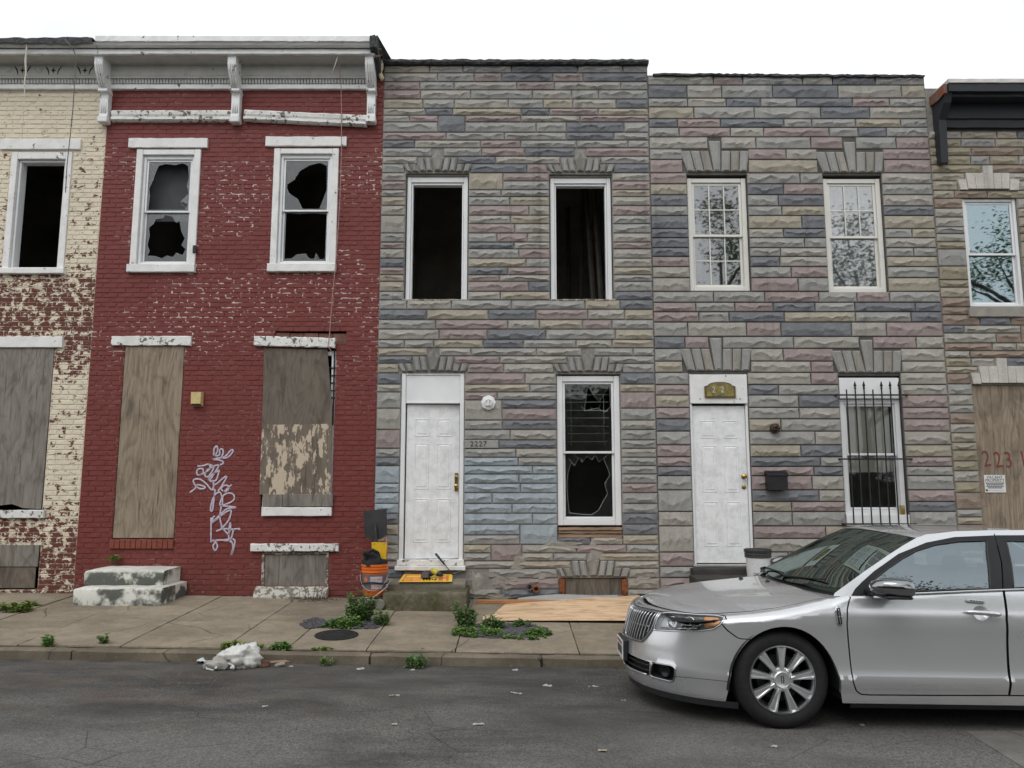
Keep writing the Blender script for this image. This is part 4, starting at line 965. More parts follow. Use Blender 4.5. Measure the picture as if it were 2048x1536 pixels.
mb = MB(); mb.extrude_x([(9.955, Zp(153.5)), (9.95, Zp(150)), (9.98, Zp(148)), (10.3, Zp(147.5)), (10.3, Zp(153.5))], X_SS+.03, X_SR-.06, 70, .009); mb.build('roof_edge', TAR, rgt, m=Matrix.Translation((0, 0, .01)) @ Matrix.Rotation(.006, 4, 'Y'))
CURT = mat('net_curtain', (.62, .64, .66), (.45, .47, .49), 12, .8, stretch=(6, 1, .4))
for k, o in enumerate(gw):
    tall_window(rgt, o[0]+.006, o[1]-.006, o[2]+.012, o[3]-.035, 10.045, Zp(468 if k == 0 else 471), .062, .034, (None, None), mat('ivory_vinyl', (.72, .71, .66), (.66, .65, .60), 4, .45), GLASS4 if k == 0 else GLASS2, {0: (3, 2), 1: (3, 2)} if k == 0 else {0: (3, 2)})
    def drape(xa, xb_, z0, z1, n, amp, yy, nm='curtain'):
        mb = MB(); mb.grid(lambda u, v: (xa+(xb_-xa)*u, yy+amp*math.sin(u*n*math.pi)*(1-.3*v), z0+(z1-z0)*v), n*6, 4); return mb.build(nm, CURT, rgt, smooth=True, fix=False)
    if k == 0: drape(o[0]+.07, o[0]+.22, o[2]+.3, o[3]-.1, 5, .02, 10.24)
    else: drape(o[0]+.05, o[1]-.05, o[2]+.05, o[3]-.1, 9, .02, 10.24)
d_ = part('door', rgt)
frame4(d_, 'frame', gd[0]+.004, gd[1]-.004, Zp(1129), gd[3]-.004, 10.015, 10.13, .03, WHITE, wt=.012, wb=0)
bar(d_, 'transom_panel', gd[0]+.01, gd[1]-.01, Zp(807), gd[3]-.02, 9.99, 10.03, TRIM, .004)
leaf, M_ = six_panel(d_, gd[0]+.038, gd[1]-.038, Zp(1127), Zp(811), 10.05, DOORW)
w, h = gd[1]-gd[0]-.076, Zp(811)-Zp(1127)
MB().lathe([(.030, 0), (.030, -.008), (.013, -.012), (.011, -.03), (.027, -.040), (.032, -.055), (.020, -.068), (0, -.070)], (w-.05, 0, h*.545), 'Y', 18).build('knob', BRASS, leaf, smooth=50, m=M_)
MB().lathe([(.028, 0), (.028, -.012), (.014, -.016), (0, -.017)], (w-.05, 0, h*.478), 'Y', 16).build('deadbolt', BRASS, leaf, smooth=50, m=M_)
bar(d_, 'threshold', gd[0]-.01, gd[1]+.01, Zp(1133), Zp(1129), 9.99, 10.12, mat('alu_sill', (.45, .44, .42), None, 9, .5), .003)
# arched number plaque on the transom
pq = part('number_plaque', rgt); pcx, pz = Xp(1439, 780), Zp(781); s = 10/FPX
arc = [(-31, -15), (31, -15), (31, 8), (24, 10)]+[(24*math.cos(a), 10+7*math.sin(a)) for a in [math.pi*k/8 for k in range(9)]]+[(-24, 10), (-31, 8)]
MB().prism([(pcx+a*s, pz+b_*s) for a, b_ in arc], 9.968, 9.99).build('rim', mat('plaque_rim', (.20, .13, .05), (.10, .07, .03), 30, .5, .5), pq)
MB().prism([(pcx+a*s*.87, pz+(b_*.84+.4)*s) for a, b_ in arc], 9.964, 9.972).build('field', mat('plaque_gold', (.34, .27, .05), (.12, .115, .09), 14, .45, .4), pq)
lettering('2', .115, pcx-.085, 9.962, pz+.004, mat('plaque_digit', (.60, .58, .50), None, 20, .5), pq, .002, 'digit', sx=.85); lettering('2', .115, pcx+.028, 9.962, pz+.004, MATS['plaque_digit'], pq, .002, 'digit', sx=.85)
lettering('2', .115, pcx-.03, 9.962, pz+.004, MATS['plaque_gold'], pq, .001, 'worn_digit', sx=.85); lettering('9', .115, pcx+.085, 9.962, pz+.004, MATS['plaque_gold'], pq, .001, 'worn_digit', sx=.85)
for sx_ in (-1, 1): MB().lathe([(.008, 0), (.008, -.004), (0, -.005)], (pcx+sx_*.26, 9.988, Zp(798)), 'Y', 8).build('screw', BLACKMET, d_)
bar(rgt, 'head_panel', gl[0]+.008, gl[1]-.02, Zp(797), gl[3]-.03, 10.005, 10.04, WHITE, .004)
bar(rgt, 'dark_head_board', gl[0]+.001, gl[1]-.001, gl[3]-.028, gl[3]-.002, 10.05, 10.2, mat('dark_timber', (.06, .05, .045), None, 9, .9), .003)  # dark strip above the head panel
tall_window(rgt, gl[0]+.012, gl[1]-.012, Zp(1030), Zp(797.5), 10.045, Zp(908), .062, .03, (None, None), WHITE, GLASS)
bar(rgt, 'window_sill', gl[0]+.003, gl[1]-.003, Zp(1051.5), Zp(1029.5), 9.985, 10.12, WHITE, .005)
MB().grid(lambda u, v: (gl[0]+.10+(gl[1]-gl[0]-.2)*u, 10.165+.002*math.sin(v*30), Zp(944)+(Zp(808)-Zp(944))*v), 4, 20).build('roller_blind', mat('blind_beige', (.78, .75, .62), (.72, .69, .57), 4, .8), rgt, smooth=True, fix=False)
wg = part('window_guard', rgt)
ygd = 9.93
for k in range(7):
    pxa, pxb = 1694+17.6*k, 1707+18.0*k
    sp = k in (1, 2, 4, 5, 6); z1 = Zp(779 if not sp else 778, ygd); z0 = Zp(1048, ygd)
    xa = Xp(pxa, 800, ygd)
    b_ = MB().tube([(xa, ygd, z0), (xa, ygd, z1)], .0095, 8).build('bar', BLACKMET, wg, smooth=50)
    if sp: MB().lathe([(.009, 0), (.017, .010), (.009, .022), (.012, .030), (.019, .045), (.012, .070), (.004, .100), (0, .105)], (xa, ygd, z1), 'Z', 10).build('finial', BLACKMET, b_, smooth=50)
for py in (790, 918, 1048):
    z = Zp(py, ygd+.02); MB().box(gl[0]-.06, gl[1]+.06, ygd+.011, ygd+.021, z-.010, z+.010, .002).build('rail', BLACKMET, wg)
    for xx in (gl[0]-.055, gl[1]+.055): MB().box(xx-.012, xx+.012, ygd+.022, 10.0, z-.011, z+.011, .002).build('fixing', BLACKMET, wg)

# --- last house on the right, boarded door
lst = house('tan_stone_house', 7.5, 'tan stone clad row house with black cornice and boarded doorway, furthest right')
lw2 = (6.098, 6.835, Zp(614), Zp(392)); ld = (6.035, 6.84, .15, Zp(770))
OPEN_L = [lw2, ld]
wall = wall_sheet(X_SR, X_END, -.2, 7.05, 10.012, 10.26, OPEN_L).build('wall', ST['joint'], lst)
blk = list(OPEN_L)
for (o, zb_, dy) in ((lw2, Zp(379), 0), (ld, Zp(766), 0)):
    arch = part('arch', wall); cx = (o[0]+o[1])/2; k = 10/FPX
    tops = [(-66, -49, 20, 2, -2), (-48.5, -31, 34, 0, 0), (-30.5, -12, 34, 0, 0), (-12, 8, 50, 0, 0), (8.5, 25, 34, 0, 0), (25.5, 42, 34, 0, 0), (42.5, 62, 20, 0, -3)]
    for (a, b_, t, q, bb) in tops:
        mb = MB(); f_ = .95
        mb.prism([(cx+a*k, zb_+t*k), (cx+b_*k, zb_+t*k), (cx+b_*k*f_+.0, zb_+bb*k), (cx+a*k*f_+.004, zb_+bb*k)], 9.962, 10.014); mb.build('voussoir', ST['white'], arch)
    blk += [(cx-64*k, cx+62*k, zb_-2*k, zb_+20*k), (cx-48*k, cx+42*k, zb_+20*k, zb_+33*k), (cx-12*k, cx+8*k, zb_+33*k, zb_+49*k)]
keys = [Zp(262), Zp(330), Zp(346), Zp(362), Zp(381), Zp(614), Zp(716), Zp(733), Zp(747), Zp(768), -.1]
lay_stones(rows_between(keys, .118, 5), X_SR+.002, X_SR+2.7, blk, wall, 10.0, [('olive', 4), ('tan', 3), ('grey2', 4), ('brown', 4), ('grey', 2), ('slate', 1)], (.26, .75), None, 41)
interior(lst, X_SR+.06, X_END-.06, .1, 7.0, 3.75)
tall_window(lst, lw2[0]+.006, lw2[1]-.006, lw2[2]+.01, lw2[3]-.03, 10.03, Zp(506), .04, .03, (None, None), WHITE, GLASS3)
bar(lst, 'sill_stone', lw2[0]-.05, lw2[1]+.05, Zp(635), Zp(616), 9.955, 10.012, ST['cement'], .01, .004)
dr = part('doorway', lst)
MB().box(ld[0]+.004, ld[1]-.004, 10.02, 10.036, ld[2], ld[3]-.004, .002).build('board', PLYTAN, dr)
for (t_, px, py) in (('2', 1973, 919), ('2', 1996, 921), ('3', 2017, 921), ('1', 2046, 919)):
    lettering(t_, .30, Xp(px, py, 10.018), 10.018, Zp(py, 10.018), mat('red_marker', (.20, .045, .04), (.14, .04, .035), 30, .7), dr, .0008, 'sprayed_digit', rot=.12, sx=.72)
BLKP = mat_worn('black_cornice_paint', (.022, .024, .030), (.20, .13, .09), .05, 12, dirt=.2, dirtc=(.06, .06, .07))
c = part('cornice', lst)
mb = MB(); x0 = Xp(1893, 210, 9.72)
mb.extrude_x([(9.64, Zp(166, 9.64)), (9.64, Zp(182, 9.64)), (9.70, Zp(186, 9.70)), (9.70, Zp(193, 9.7)), (9.86, Zp(204, 9.86)), (9.90, Zp(206, 9.9)), (9.90, Zp(236, 9.9)), (9.93, Zp(240, 9.93)), (9.93, Zp(256, 9.95)), (10.012, Zp(258, 10)), (10.2, Zp(258, 10)), (10.2, Zp(164, 9.64))], x0, X_END, 24, .003); mb.build('crown', BLKP, c)
bar(c, 'metal_cap', x0-.005, X_END, Zp(165.5, 9.63), Zp(157.5, 9.63), 9.625, 10.25, mat('pale_flashing', (.62, .60, .56), (.50, .48, .44), 5, .5, .3), .003, .002)
mb = MB(); xx = Xp(1886, 250, 9.85)
mb.extrude_x([(9.66, Zp(178, 9.66)), (9.72, Zp(205, 9.72)), (9.86, Zp(240, 9.86)), (9.88, Zp(326, 9.9)), (9.92, Zp(330, 9.95)), (10.0, Zp(326, 10)), (10.0, Zp(172, 9.66))], xx-.045, xx+.055, 3, .004); mb.build('bracket', BLKP, c)
mb = MB(); mb.extrude_x([(9.65, Zp(168, 9.65)), (9.66, Zp(186, 9.66)), (9.80, Zp(200, 9.8)), (10.0, Zp(212, 10)), (10.15, Zp(190, 10)), (10.1, Zp(168, 9.65))], x0-.06, x0-.008, 4, .006); mb.build('rotten_end', mat_worn('rotten_cornice_wood', (.14, .11, .09), (.26, .085, .04), .5, 18), c)
def interp(tab, x):
    # monotone cubic (Fritsch-Carlson style) through a table of (x, y)
    n = len(tab)
    if x <= tab[0][0]: return tab[0][1]
    if x >= tab[-1][0]: return tab[-1][1]
    i = 0
    while x > tab[i+1][0]: i += 1
    def sl(k): return (tab[k+1][1]-tab[k][1])/(tab[k+1][0]-tab[k][0])
    def tg(k):
        if k == 0: return sl(0)
        if k == n-1: return sl(n-2)
        a, b = sl(k-1), sl(k)
        return 0.0 if a*b <= 0 else 2*a*b/(a+b)
    h = tab[i+1][0]-tab[i][0]; t = (x-tab[i][0])/h
    m0, m1 = tg(i)*h, tg(i+1)*h; p0, p1 = tab[i][1], tab[i+1][1]
    return (2*t**3-3*t**2+1)*p0+(t**3-2*t**2+t)*m0+(-2*t**3+3*t**2)*p1+(t**3-t**2)*m1
CAR_XC, CAR_LEN, CAR_XR = 1.02, 4.72, 3.95
NOSE = [(.12,.10),(.17,.055),(.25,.03),(.36,.02),(.46,.03),(.60,.065),(.70,.10),(.78,.14),(.9,.2)]
TAIL = [(.15,.05),(.3,.0),(.6,.02),(.9,.08),(1.1,.16)]
WID = [(.12,.80),(.17,.838),(.25,.858),(.335,.884),(.35,.886),(.366,.877),(.46,.868),(.60,.876),(.72,.890),(.78,.887),(.83,.876),(.88,.860),(.92,.845),(1.0,.81)]
ZTOP = [(0,.725),(.35,.722),(.6,.748),(1.0,.803),(1.3,.868),(1.46,.892),(1.6,.895),(2.53,.945),(3.3,.975),(4.0,.985),(4.72,.95)]
INS = [(0,.085),(.9,.10),(1.25,.09),(1.5,.022),(3.4,.022),(3.8,.08),(4.72,.1)]
def outline(s, z, ins=0.0):
    # s in 0..1 runs round the nose to the front wheel, then along the flank in metres, then 1 unit round the tail
    w = interp(WID, z)-ins; xn = interp(NOSE, z)+ins
    s2 = 1+CAR_XR-CAR_XC
    if s <= 1:
        ph = max(0, s)*math.pi/2; e = 2/2.12
        x = CAR_XC-(CAR_XC-xn)*max(0, math.cos(ph))**e; y = w*math.sin(ph)**e
        return x, y
    if s <= s2: return CAR_XC+s-1, w
    xr = CAR_LEN-interp(TAIL, z)-ins; ph = min(1, s-s2)*math.pi/2; e = 2/2.6
    return CAR_XR+(xr-CAR_XR)*math.sin(ph)**e, w*max(0, math.cos(ph))**e
def top_at(s):
    x = outline(s, .7)[0]
    return interp(ZTOP, x), interp(INS, x)
def S(s, q):
    # body side: q = height up to the shoulder, then up to +0.1 round the shoulder
    zt, ins = top_at(s); r = min(.07, ins*.9); z1 = zt-r
    if q <= z1:
        x, y = outline(s, q); return x, -y, q
    a = min(1, (q-z1)/.1)*math.pi/2
    zz = z1+r*math.sin(a); x, y = outline(s, z1, ins*(1-math.cos(a)))
    # keep the flank's own lean while it rolls over
    dx, dy = outline(s, z1); ex, ey = outline(s, zz)
    return x+(ex-dx)*(1-a/(math.pi/2)*.5), -(y+(ey-dy)*(1-a/(math.pi/2)*.5)), zz
def top_edge(s):
    zt, ins = top_at(s); return S(s, zt-min(.07, ins*.9)+.1)
HOODC = [(.15,.752),(.3,.80),(.6,.846),(1.0,.885),(1.4,.915)]
def hood_z(x, y):
    # crown of the bonnet over the two shoulder edges
    lo, hi = 0.0, 1.0+(1.6-CAR_XC)
    for _ in range(28):
        m = (lo+hi)/2
        if top_edge(m)[0] < x: lo = m
        else: hi = m
    e = top_edge((lo+hi)/2); ye = max(.05, -e[1])
    t = min(1, abs(y)/ye)
    zc = interp(HOODC, x)
    return e[2]+(zc-e[2])*(1-t**2.4)
def GH(x, z):
    # side of the cabin: leans in above the belt line, curved, narrowing slightly fore and aft
    t = (z-.90)
    y = .848-.40*t-.26*t*t-.030*max(0, (2.2-x)/.8)**2-.05*max(0, (x-3.0)/.9)**2
    return x, -y, z
def s_of(x, z):
    if x >= CAR_XC: return 1+x-CAR_XC
    lo, hi = 0.0, 1.0
    for _ in range(30):
        m = (lo+hi)/2
        if outline(m, z)[0] < x: lo = m
        else: hi = m
    return (lo+hi)/2
def dens(poly, step, closed=True):
    out = []; n = len(poly)
    for i in range(n if closed else n-1):
        a, b_ = Vector(poly[i]), Vector(poly[(i+1) % n]); k = max(1, math.ceil((b_-a).length/step))
        out += [a+(b_-a)*j/k for j in range(k)]
    if not closed: out.append(Vector(poly[-1]))
    return out
def offset(poly, d):
    "grow (d > 0) or shrink a polygon"
    n = len(poly); A = sum(poly[i][0]*poly[(i+1) % n][1]-poly[(i+1) % n][0]*poly[i][1] for i in range(n)); sg = 1 if A > 0 else -1; out = []
    for i in range(n):
        p0, p1, p2 = Vector(poly[i-1]), Vector(poly[i]), Vector(poly[(i+1) % n])
        e1 = (p1-p0).normalized(); e2 = (p2-p1).normalized(); nn = Vector((e1.y+e2.y, -e1.x-e2.x))
        nn = nn.normalized() if nn.length > 1e-6 else Vector((e1.y, -e1.x))
        out.append(tuple(p1+nn*sg*d/max(.5, math.sqrt((1+e1.dot(e2))/2))))
    return out
def strip(pts, w):
    L = []; R = []; n = len(pts)
    for i in range(n):
        t = (Vector(pts[min(i+1, n-1)])-Vector(pts[max(i-1, 0)])).normalized(); nn = Vector((-t.y, t.x)); p = Vector(pts[i])
        L.append(tuple(p+nn*w/2)); R.append(tuple(p-nn*w/2))
    return L+R[::-1]
def cut_surface(fn, outer, loops, step, inward):
    """triangulate a parameter domain along panel cut lines; loops: (name, polygon), first match wins, '' drops the face.
    returns {name: (verts, normals, faces)} ('' key not kept, 'rest' for what no loop holds)"""
    P2 = []; E = []; segs = []
    for poly in [outer]+[l[1] for l in loops]:
        d = dens(poly, step*.8); b0 = len(P2); P2 += d; n = len(d)
        for k in range(n): E.append((b0+k, b0+(k+1) % n)); segs.append((d[k], d[(k+1) % n]))
    xs = [p.x for p in P2]; ys = [p.y for p in P2]
    cell = {}
    for (a, b_) in segs:
        for q in (a, b_, (a+b_)/2): cell.setdefault((int(q.x//step), int(q.y//step)), []).append(q)
    j = 0; y = min(ys)
    while y < max(ys):
        x = min(xs)+(j % 2)*step/2
        while x < max(xs):
            q = Vector((x, y))
            if inpoly(q, outer):
                ci, cj = int(x//step), int(y//step)
                if all((q-o).length > step*.45 for di in (-1, 0, 1) for dj in (-1, 0, 1) for o in cell.get((ci+di, cj+dj), ())): P2.append(q)
            x += step
        y += step*.87; j += 1
    vs_, es, fs, *_ = delaunay_2d_cdt(P2, E, [], 0, 1e-7)
    p3 = [Vector(fn(v.x, v.y)) for v in vs_]; nr = []
    for k, v in enumerate(vs_):
        e = 2e-3; a = Vector(fn(v.x+e, v.y))-Vector(fn(v.x-e, v.y)); b_ = Vector(fn(v.x, v.y+e))-Vector(fn(v.x, v.y-e)); n = a.cross(b_)
        n = n.normalized() if n.length > 1e-12 else Vector((-1, 0, 0))
        if n.dot(p3[k]-inward) < 0: n = -n
        nr.append(n)
    res = {}
    for f in fs:
        c_ = sum((vs_[i] for i in f), Vector((0, 0)))/len(f)
        if not inpoly(c_, outer): continue
        name = 'rest'
        for nm, pl in loops:
            if inpoly(c_, pl): name = nm; break
        if not name: continue
        V, N_, F_, ix = res.setdefault(name, ([], [], [], {})); g_ = []
        for i in f:
            if i not in ix: ix[i] = len(V); V.append(p3[i]); N_.append(nr[i])
            g_.append(ix[i])
        a, b_, c3 = (V[q] for q in g_[:3])
        if (b_-a).cross(c3-a).dot(N_[g_[0]]) < 0: g_ = g_[::-1]
        F_.append(tuple(g_))
    return res
def panel(name, data, m_, parent, flip=False, off=0.0):
    V, N_, F_ = data[:3]
    V = [v+n*off for v, n in zip(V, N_)]
    if flip: V = [Vector((v.x, -v.y, v.z)) for v in V]; N_ = [Vector((n.x, -n.y, n.z)) for n in N_]; F_ = [f[::-1] for f in F_]
    me = bpy.data.meshes.new(name); me.from_pydata([tuple(v) for v in V], [], F_); me.polygons.foreach_set('use_smooth', [True]*len(F_))
    me.normals_split_custom_set_from_vertices([tuple(n) for n in N_]); me.materials.append(m_); me.update()
    return link(bpy.data.objects.new(name, me), parent, local=True)

# ================================================================ the parked saloon
def mat_paint():
    m, nt, b = nodes('silver_car_paint')
    dust = ramp(nt, tnoise(nt, pos(nt, (1, 1, 1), True), 1.3, 2, .4), (.3, 0.0), (.8, .25))
    col(nt, b, mix(nt, dust, (.69, .70, .72), (.60, .60, .60)))
    b.inputs['Metallic'].default_value = .72; b.inputs['Roughness'].default_value = .34; b.inputs['Coat Weight'].default_value = 1.0; b.inputs['Coat Roughness'].default_value = .03
    b.inputs['Roughness'].default_value = .25
    return m
PAINT = mat_paint()
CHROME = mat('car_chrome', (.78, .79, .80), (.72, .73, .74), 20, .08, 1)
SATIN = mat('satin_metal', (.52, .53, .55), (.45, .46, .48), 12, .28, 1)
BLKPL = mat('car_black_plastic', (.016, .017, .019), (.024, .025, .027), 30, .5, bmp=.1)
GLOSSB = mat('car_gloss_black', (.010, .011, .013), (.014, .015, .018), 9, .22, spec=.35)
VOID = mat('car_underside', (.006, .006, .006), (.010, .010, .010), 9, .95)
RUBBER = mat('tyre_rubber', (.010, .010, .011), (.017, .0165, .016), 30, .72, bmp=.25, bscale=70, obj=True)
CGLASS = mat_glass('car_glass', (.60, .70, .69), .22, .005, 0, (.80, .93, 1)); WGLASS = mat_glass('car_windscreen', (.55, .68, .60), .0, .01, 0, (.30, .36, .34))
LENS = mat_glass('headlamp_lens', (.93, .95, .96), .04, .01)
AMBER = mat('amber_lens', (.90, .34, .035), (.78, .25, .02), 60, .25, coat=.5)
SEAT = mat('seat_cloth', (.055, .055, .058), (.04, .04, .042), 30, .9)
TRIMIN = mat('cabin_grey', (.05, .052, .05), (.035, .036, .035), 9, .8)
CAR_AT = Vector((.857, 6.285, road_z(.857, 6.285)))
car = thing('silver_saloon_car', CAR_AT, 'silver four-door saloon car parked at the kerb, nose to the left', 'car', rot=Matrix.Rotation(SLOPE, 4, 'Y') @ Matrix.Rotation(-.015, 4, 'X'))
AX, AZ, AA, AB = .995, .25, .372, .437; RX = 3.645
def arch_pts(cx, rev=False):
    o = []
    for k in range(33):
        a = math.pi*k/32; x, z = cx-AA*math.cos(a), AZ+AB*math.sin(a); o.append((s_of(x, z), z))
    return o
s_end = 1+CAR_XR-CAR_XC+1
bot = [(s, .165) for s in [0, .1, .2, .3, .4, .5, .6, .68]]+[(s_of(AX-AA, .17)-.012, .165)]+arch_pts(AX)+[(s_of(AX+AA, .2)+.012, .185), (2.5, .187)]+[(s_of(RX-AA, .2)-.012, .185)]+arch_pts(RX)+[(s_of(RX+AA, .2)+.012, .2), (s_end, .2)]
topl = []
for k in range(90, -1, -1):
    s = s_end*k/90; zt, ins = top_at(s); topl.append((s, zt-min(.07, ins*.9)+.1))
outer = bot+topl
HEAD = [(.335, .700), (.40, .716), (.45, .722), (.52, .728), (.60, .732), (.66, .733), (.70, .726), (.708, .712), (.700, .685), (.669, .649), (.597, .625), (.476, .603), (.40, .592), (.334, .584)]
GRIL = [(.026, .680), (.10, .690), (.227, .700), (.318, .700), (.322, .64), (.315, .575), (.285, .515), (.255, .483), (.15, .474), (.05, .472), (.026, .485), (.022, .595)]
FOG = [(.352, .355), (.469, .361), (.487, .356), (.493, .345), (.488, .29), (.478, .262), (.462, .254), (.336, .257), (.330, .27)]
INTK = [(-.02, .362), (.108, .360), (.330, .356), (.318, .254), (.079, .246), (-.02, .245)]
DOORF = [(1.441, .96), (1.441, .902), (1.404, .805), (1.395, .706), (1.409, .539), (1.422, .33), (1.447, .271), (1.483, .247), (1.544, .244), (2.0, .248), (2.477, .255), (2.482, .488), (2.481, .755), (2.508, .947), (2.52, 1.05), (1.46, 1.05)]
DOORR = [(2.485, .255), (2.9, .256), (3.0, .27), (3.18, .5), (3.33, .66), (3.42, .80), (3.44, 1.05), (2.53, 1.05), (2.516, .947), (2.489, .755), (2.490, .488)]
SEAM1 = strip([(.700, .690), (.735, .645), (.766, .617), (.785, .600), (.801, .594), (.86, .594), (.90, .594)], .0065)
SEAMH = strip([(-.02, .695), (.1, .703), (.227, .713), (.32, .714), (.40, .727), (.45, .733), (.52, .739), (.60, .743), (.66, .744), (.71, .738), (.722, .712)], .0075)
SEAMB = strip([(.49, .292), (.56, .302), (.624, .306), (.70, .307), (.79, .307)], .0035)
cup = [(2.318+.058*math.cos(a), .795+.048*math.sin(a)) for a in [2*math.pi*k/20 for k in range(20)]]
IN = Vector((2.3, 0, .5))
def inward_for(p): return p
body = cut_surface(S, outer, [('lamp', HEAD), ('', offset(HEAD, .006)), ('', GRIL), ('', FOG), ('', INTK), ('cup', cup), ('front_door', offset(DOORF, -.0045)), ('', offset(DOORF, .0045)), ('rear_door', offset(DOORR, -.0045)), ('', offset(DOORR, .0045)), ('', SEAM1), ('', SEAMH), ('', SEAMB)], .034, IN)
LOCAL = dict(local=True)
for flip in (False, True):
    panel('body_side', body['rest'], PAINT, car, flip)
    dF = panel('door', body['front_door'], PAINT, car, flip); dR = panel('door', body['rear_door'], PAINT, car, flip)
    panel('lamp_lens', body['lamp'], LENS, car, flip, .002)
    sg = -1 if flip else 1
    def FP(p): return Vector((p[0], p[1]*sg, p[2]))
    def SP(s, q, off=0.0):
        p = Vector(S(s, q)); e = 2e-3
        n = (Vector(S(s+e, q))-Vector(S(s-e, q))).cross(Vector(S(s, q+e))-Vector(S(s, q-e))).normalized()
        if n.dot(p-IN) < 0: n = -n
        return FP(p+n*off)
    # handle: cup pressed into the skin, chrome pull, lock
    V, N_, F_ = body['cup'][:3]
    cc_ = Vector(S(2.318, .795)); V2 = []
    for v, n in zip(V, N_):
        q = min(1, math.hypot((v.x-cc_.x)/.058, (v.z-cc_.z)/.048)); V2.append(v-n*.028*math.sqrt(max(0, 1-q*q)))
    mbc = MB(); mbc.add([FP(v) for v in V2], F_); mbc.build('handle_cup', PAINT, dF, smooth=True, local=True)
    hp = [SP(2.205+.23*t, .800-.012*t, .020+.016*math.sin(math.pi*t)) for t in [k/12 for k in range(13)]]
    MB().tube(hp, [.009, .013, .0155, .016, .0165, .0165, .0165, .0165, .0165, .0175, .018, .016, .010], 10).build('handle', CHROME, dF, smooth=True, local=True)
    kp = MB().tube([SP(2.226, .874, .002), SP(2.24, .873, .006), SP(2.338, .864, .006), SP(2.352, .863, .002)], [.006, .0125, .0125, .006], 10)
    k_ = kp.build('keypad', mat('keypad_grey', (.42, .43, .44), None, 9, .5), dF, smooth=True, local=True)
    for j in range(5): MB().tube([SP(2.252+.0185*j, .8716-.0017*j, .017), SP(2.263+.0185*j, .8706-.0017*j, .017)], .0045, 6).build('key', BLKPL, k_, local=True)
    # fender badge: dark lozenge in a bright frame
    bd = MB().tube([SP(1.334, .822, .004), SP(1.336, .80, .008), SP(1.341, .72, .008), SP(1.343, .70, .004)], [.010, .020, .020, .013], 4).build('badge', CHROME, car, local=True)
    for dx in (-.0075, .0075): MB().tube([SP(1.335+dx, .812, .021), SP(1.342+dx, .712, .021)], .0055, 6).build('badge_insert', GLOSSB, bd, local=True)
    MB().tube([SP(1.322, .760, .020), SP(1.356, .760, .020)], .0035, 6).build('badge_bar', CHROME, bd, local=True)
    # headlamp
    hl = part('headlight', car); hl.parent = car; hl.matrix_parent_inverse = Matrix.Identity(4); WORLD[hl.name] = _mw(car)
    def patch(poly, off, m_, nm, par, step=.03):
        d = cut_surface(lambda a, b_: tuple(SP(a, b_, off)), poly, [], step, FP(IN)); V, N_, F_ = d['rest'][:3]
        return MB().add(V, F_).build(nm, m_, par, smooth=True, local=True, fix=False)
    patch(offset(HEAD, .004), -.055, mat('lamp_reflector', (.82, .83, .85), (.70, .71, .73), 14, .4, .1), 'reflector', hl); 
    rim_ = [SP(s, q, .003) for s, q in dens([Vector(p) for p in offset(HEAD, .002)], .02)]
    MB().tube(rim_+[rim_[0]], .0055, 6).build('trim', CHROME, hl, smooth=True, local=True)
    wl = []; dl = [tuple(p) for p in dens([Vector(p) for p in offset(HEAD, .003)], .02)]
    mbw = MB(); n = len(dl); mbw.add([SP(s, q, .0) for s, q in dl]+[SP(s, q, -.056) for s, q in dl], [(k, (k+1) % n, n+(k+1) % n, n+k) for k in range(n)]); mbw.build('housing', mat('lamp_housing', (.75, .76, .78), None, 9, .4, .1), hl, smooth=True, local=True)
    AMB = [(.606, .722), (.676, .722), (.694, .700), (.685, .676), (.662, .655), (.640, .648), (.622, .655), (.612, .69)]
    patch(AMB, -.003, AMBER, 'turn_signal', hl)
    for (s, q, r) in ((.435, .655, .045), (.535, .668, .045)):
        c0 = SP(s, q, -.020); ax = (SP(s, q, 0)-SP(s, q, -.05)).normalized()
        mbl = MB(); a = Vector((0, 0, 1)); a = (a-ax*a.dot(ax)).normalized(); b_ = ax.cross(a)
        for (rr, hh) in ((r, .012), (r*.92, .016), (r*.86, .004), (r*.6, -.022), (r*.42, -.030), (r*.40, -.012), (r*.25, -.004), (0.001, -.002)):
            for k in range(20): t = 2*math.pi*k/20; mbl.v.append(tuple(c0+ax*hh+(a*math.cos(t)+b_*math.sin(t))*rr))
        mbl.f = [(i*20+k, i*20+(k+1) % 20, (i+1)*20+(k+1) % 20, (i+1)*20+k) for i in range(7) for k in range(20)]
        mbl.build('lamp_bowl', CHROME, hl, smooth=True, local=True)
    MB().tube([SP(.36, .605, -.03), SP(.48, .62, -.025), SP(.60, .64, -.02)], .010, 8).build('lamp_bezel', CHROME, hl, smooth=True, local=True)
    MB().tube([SP(.485, .62, -.03), SP(.487, .70, -.03)], .010, 6).build('lamp_bezel', SATIN, hl, smooth=True, local=True)
    MB().tube([SP(.585, .635, -.02), SP(.600, .69, -.02), SP(.596, .715, -.03)], .009, 6).build('lamp_bezel', SATIN, hl, smooth=True, local=True)
    # one wing of the grille
    gl_ = part('grille', car); gl_.parent = car; gl_.matrix_parent_inverse = Matrix.Identity(4); WORLD[gl_.name] = _mw(car)
    patch(offset(GRIL, .004), -.035, BLKPL, 'grille_back', gl_)
    rim_ = [SP(s, q, .004) for s, q in dens([Vector(p) for p in GRIL], .02)]
    MB().tube(rim_+[rim_[0]], .0085, 8).build('surround', SATIN, gl_, smooth=True, local=True)
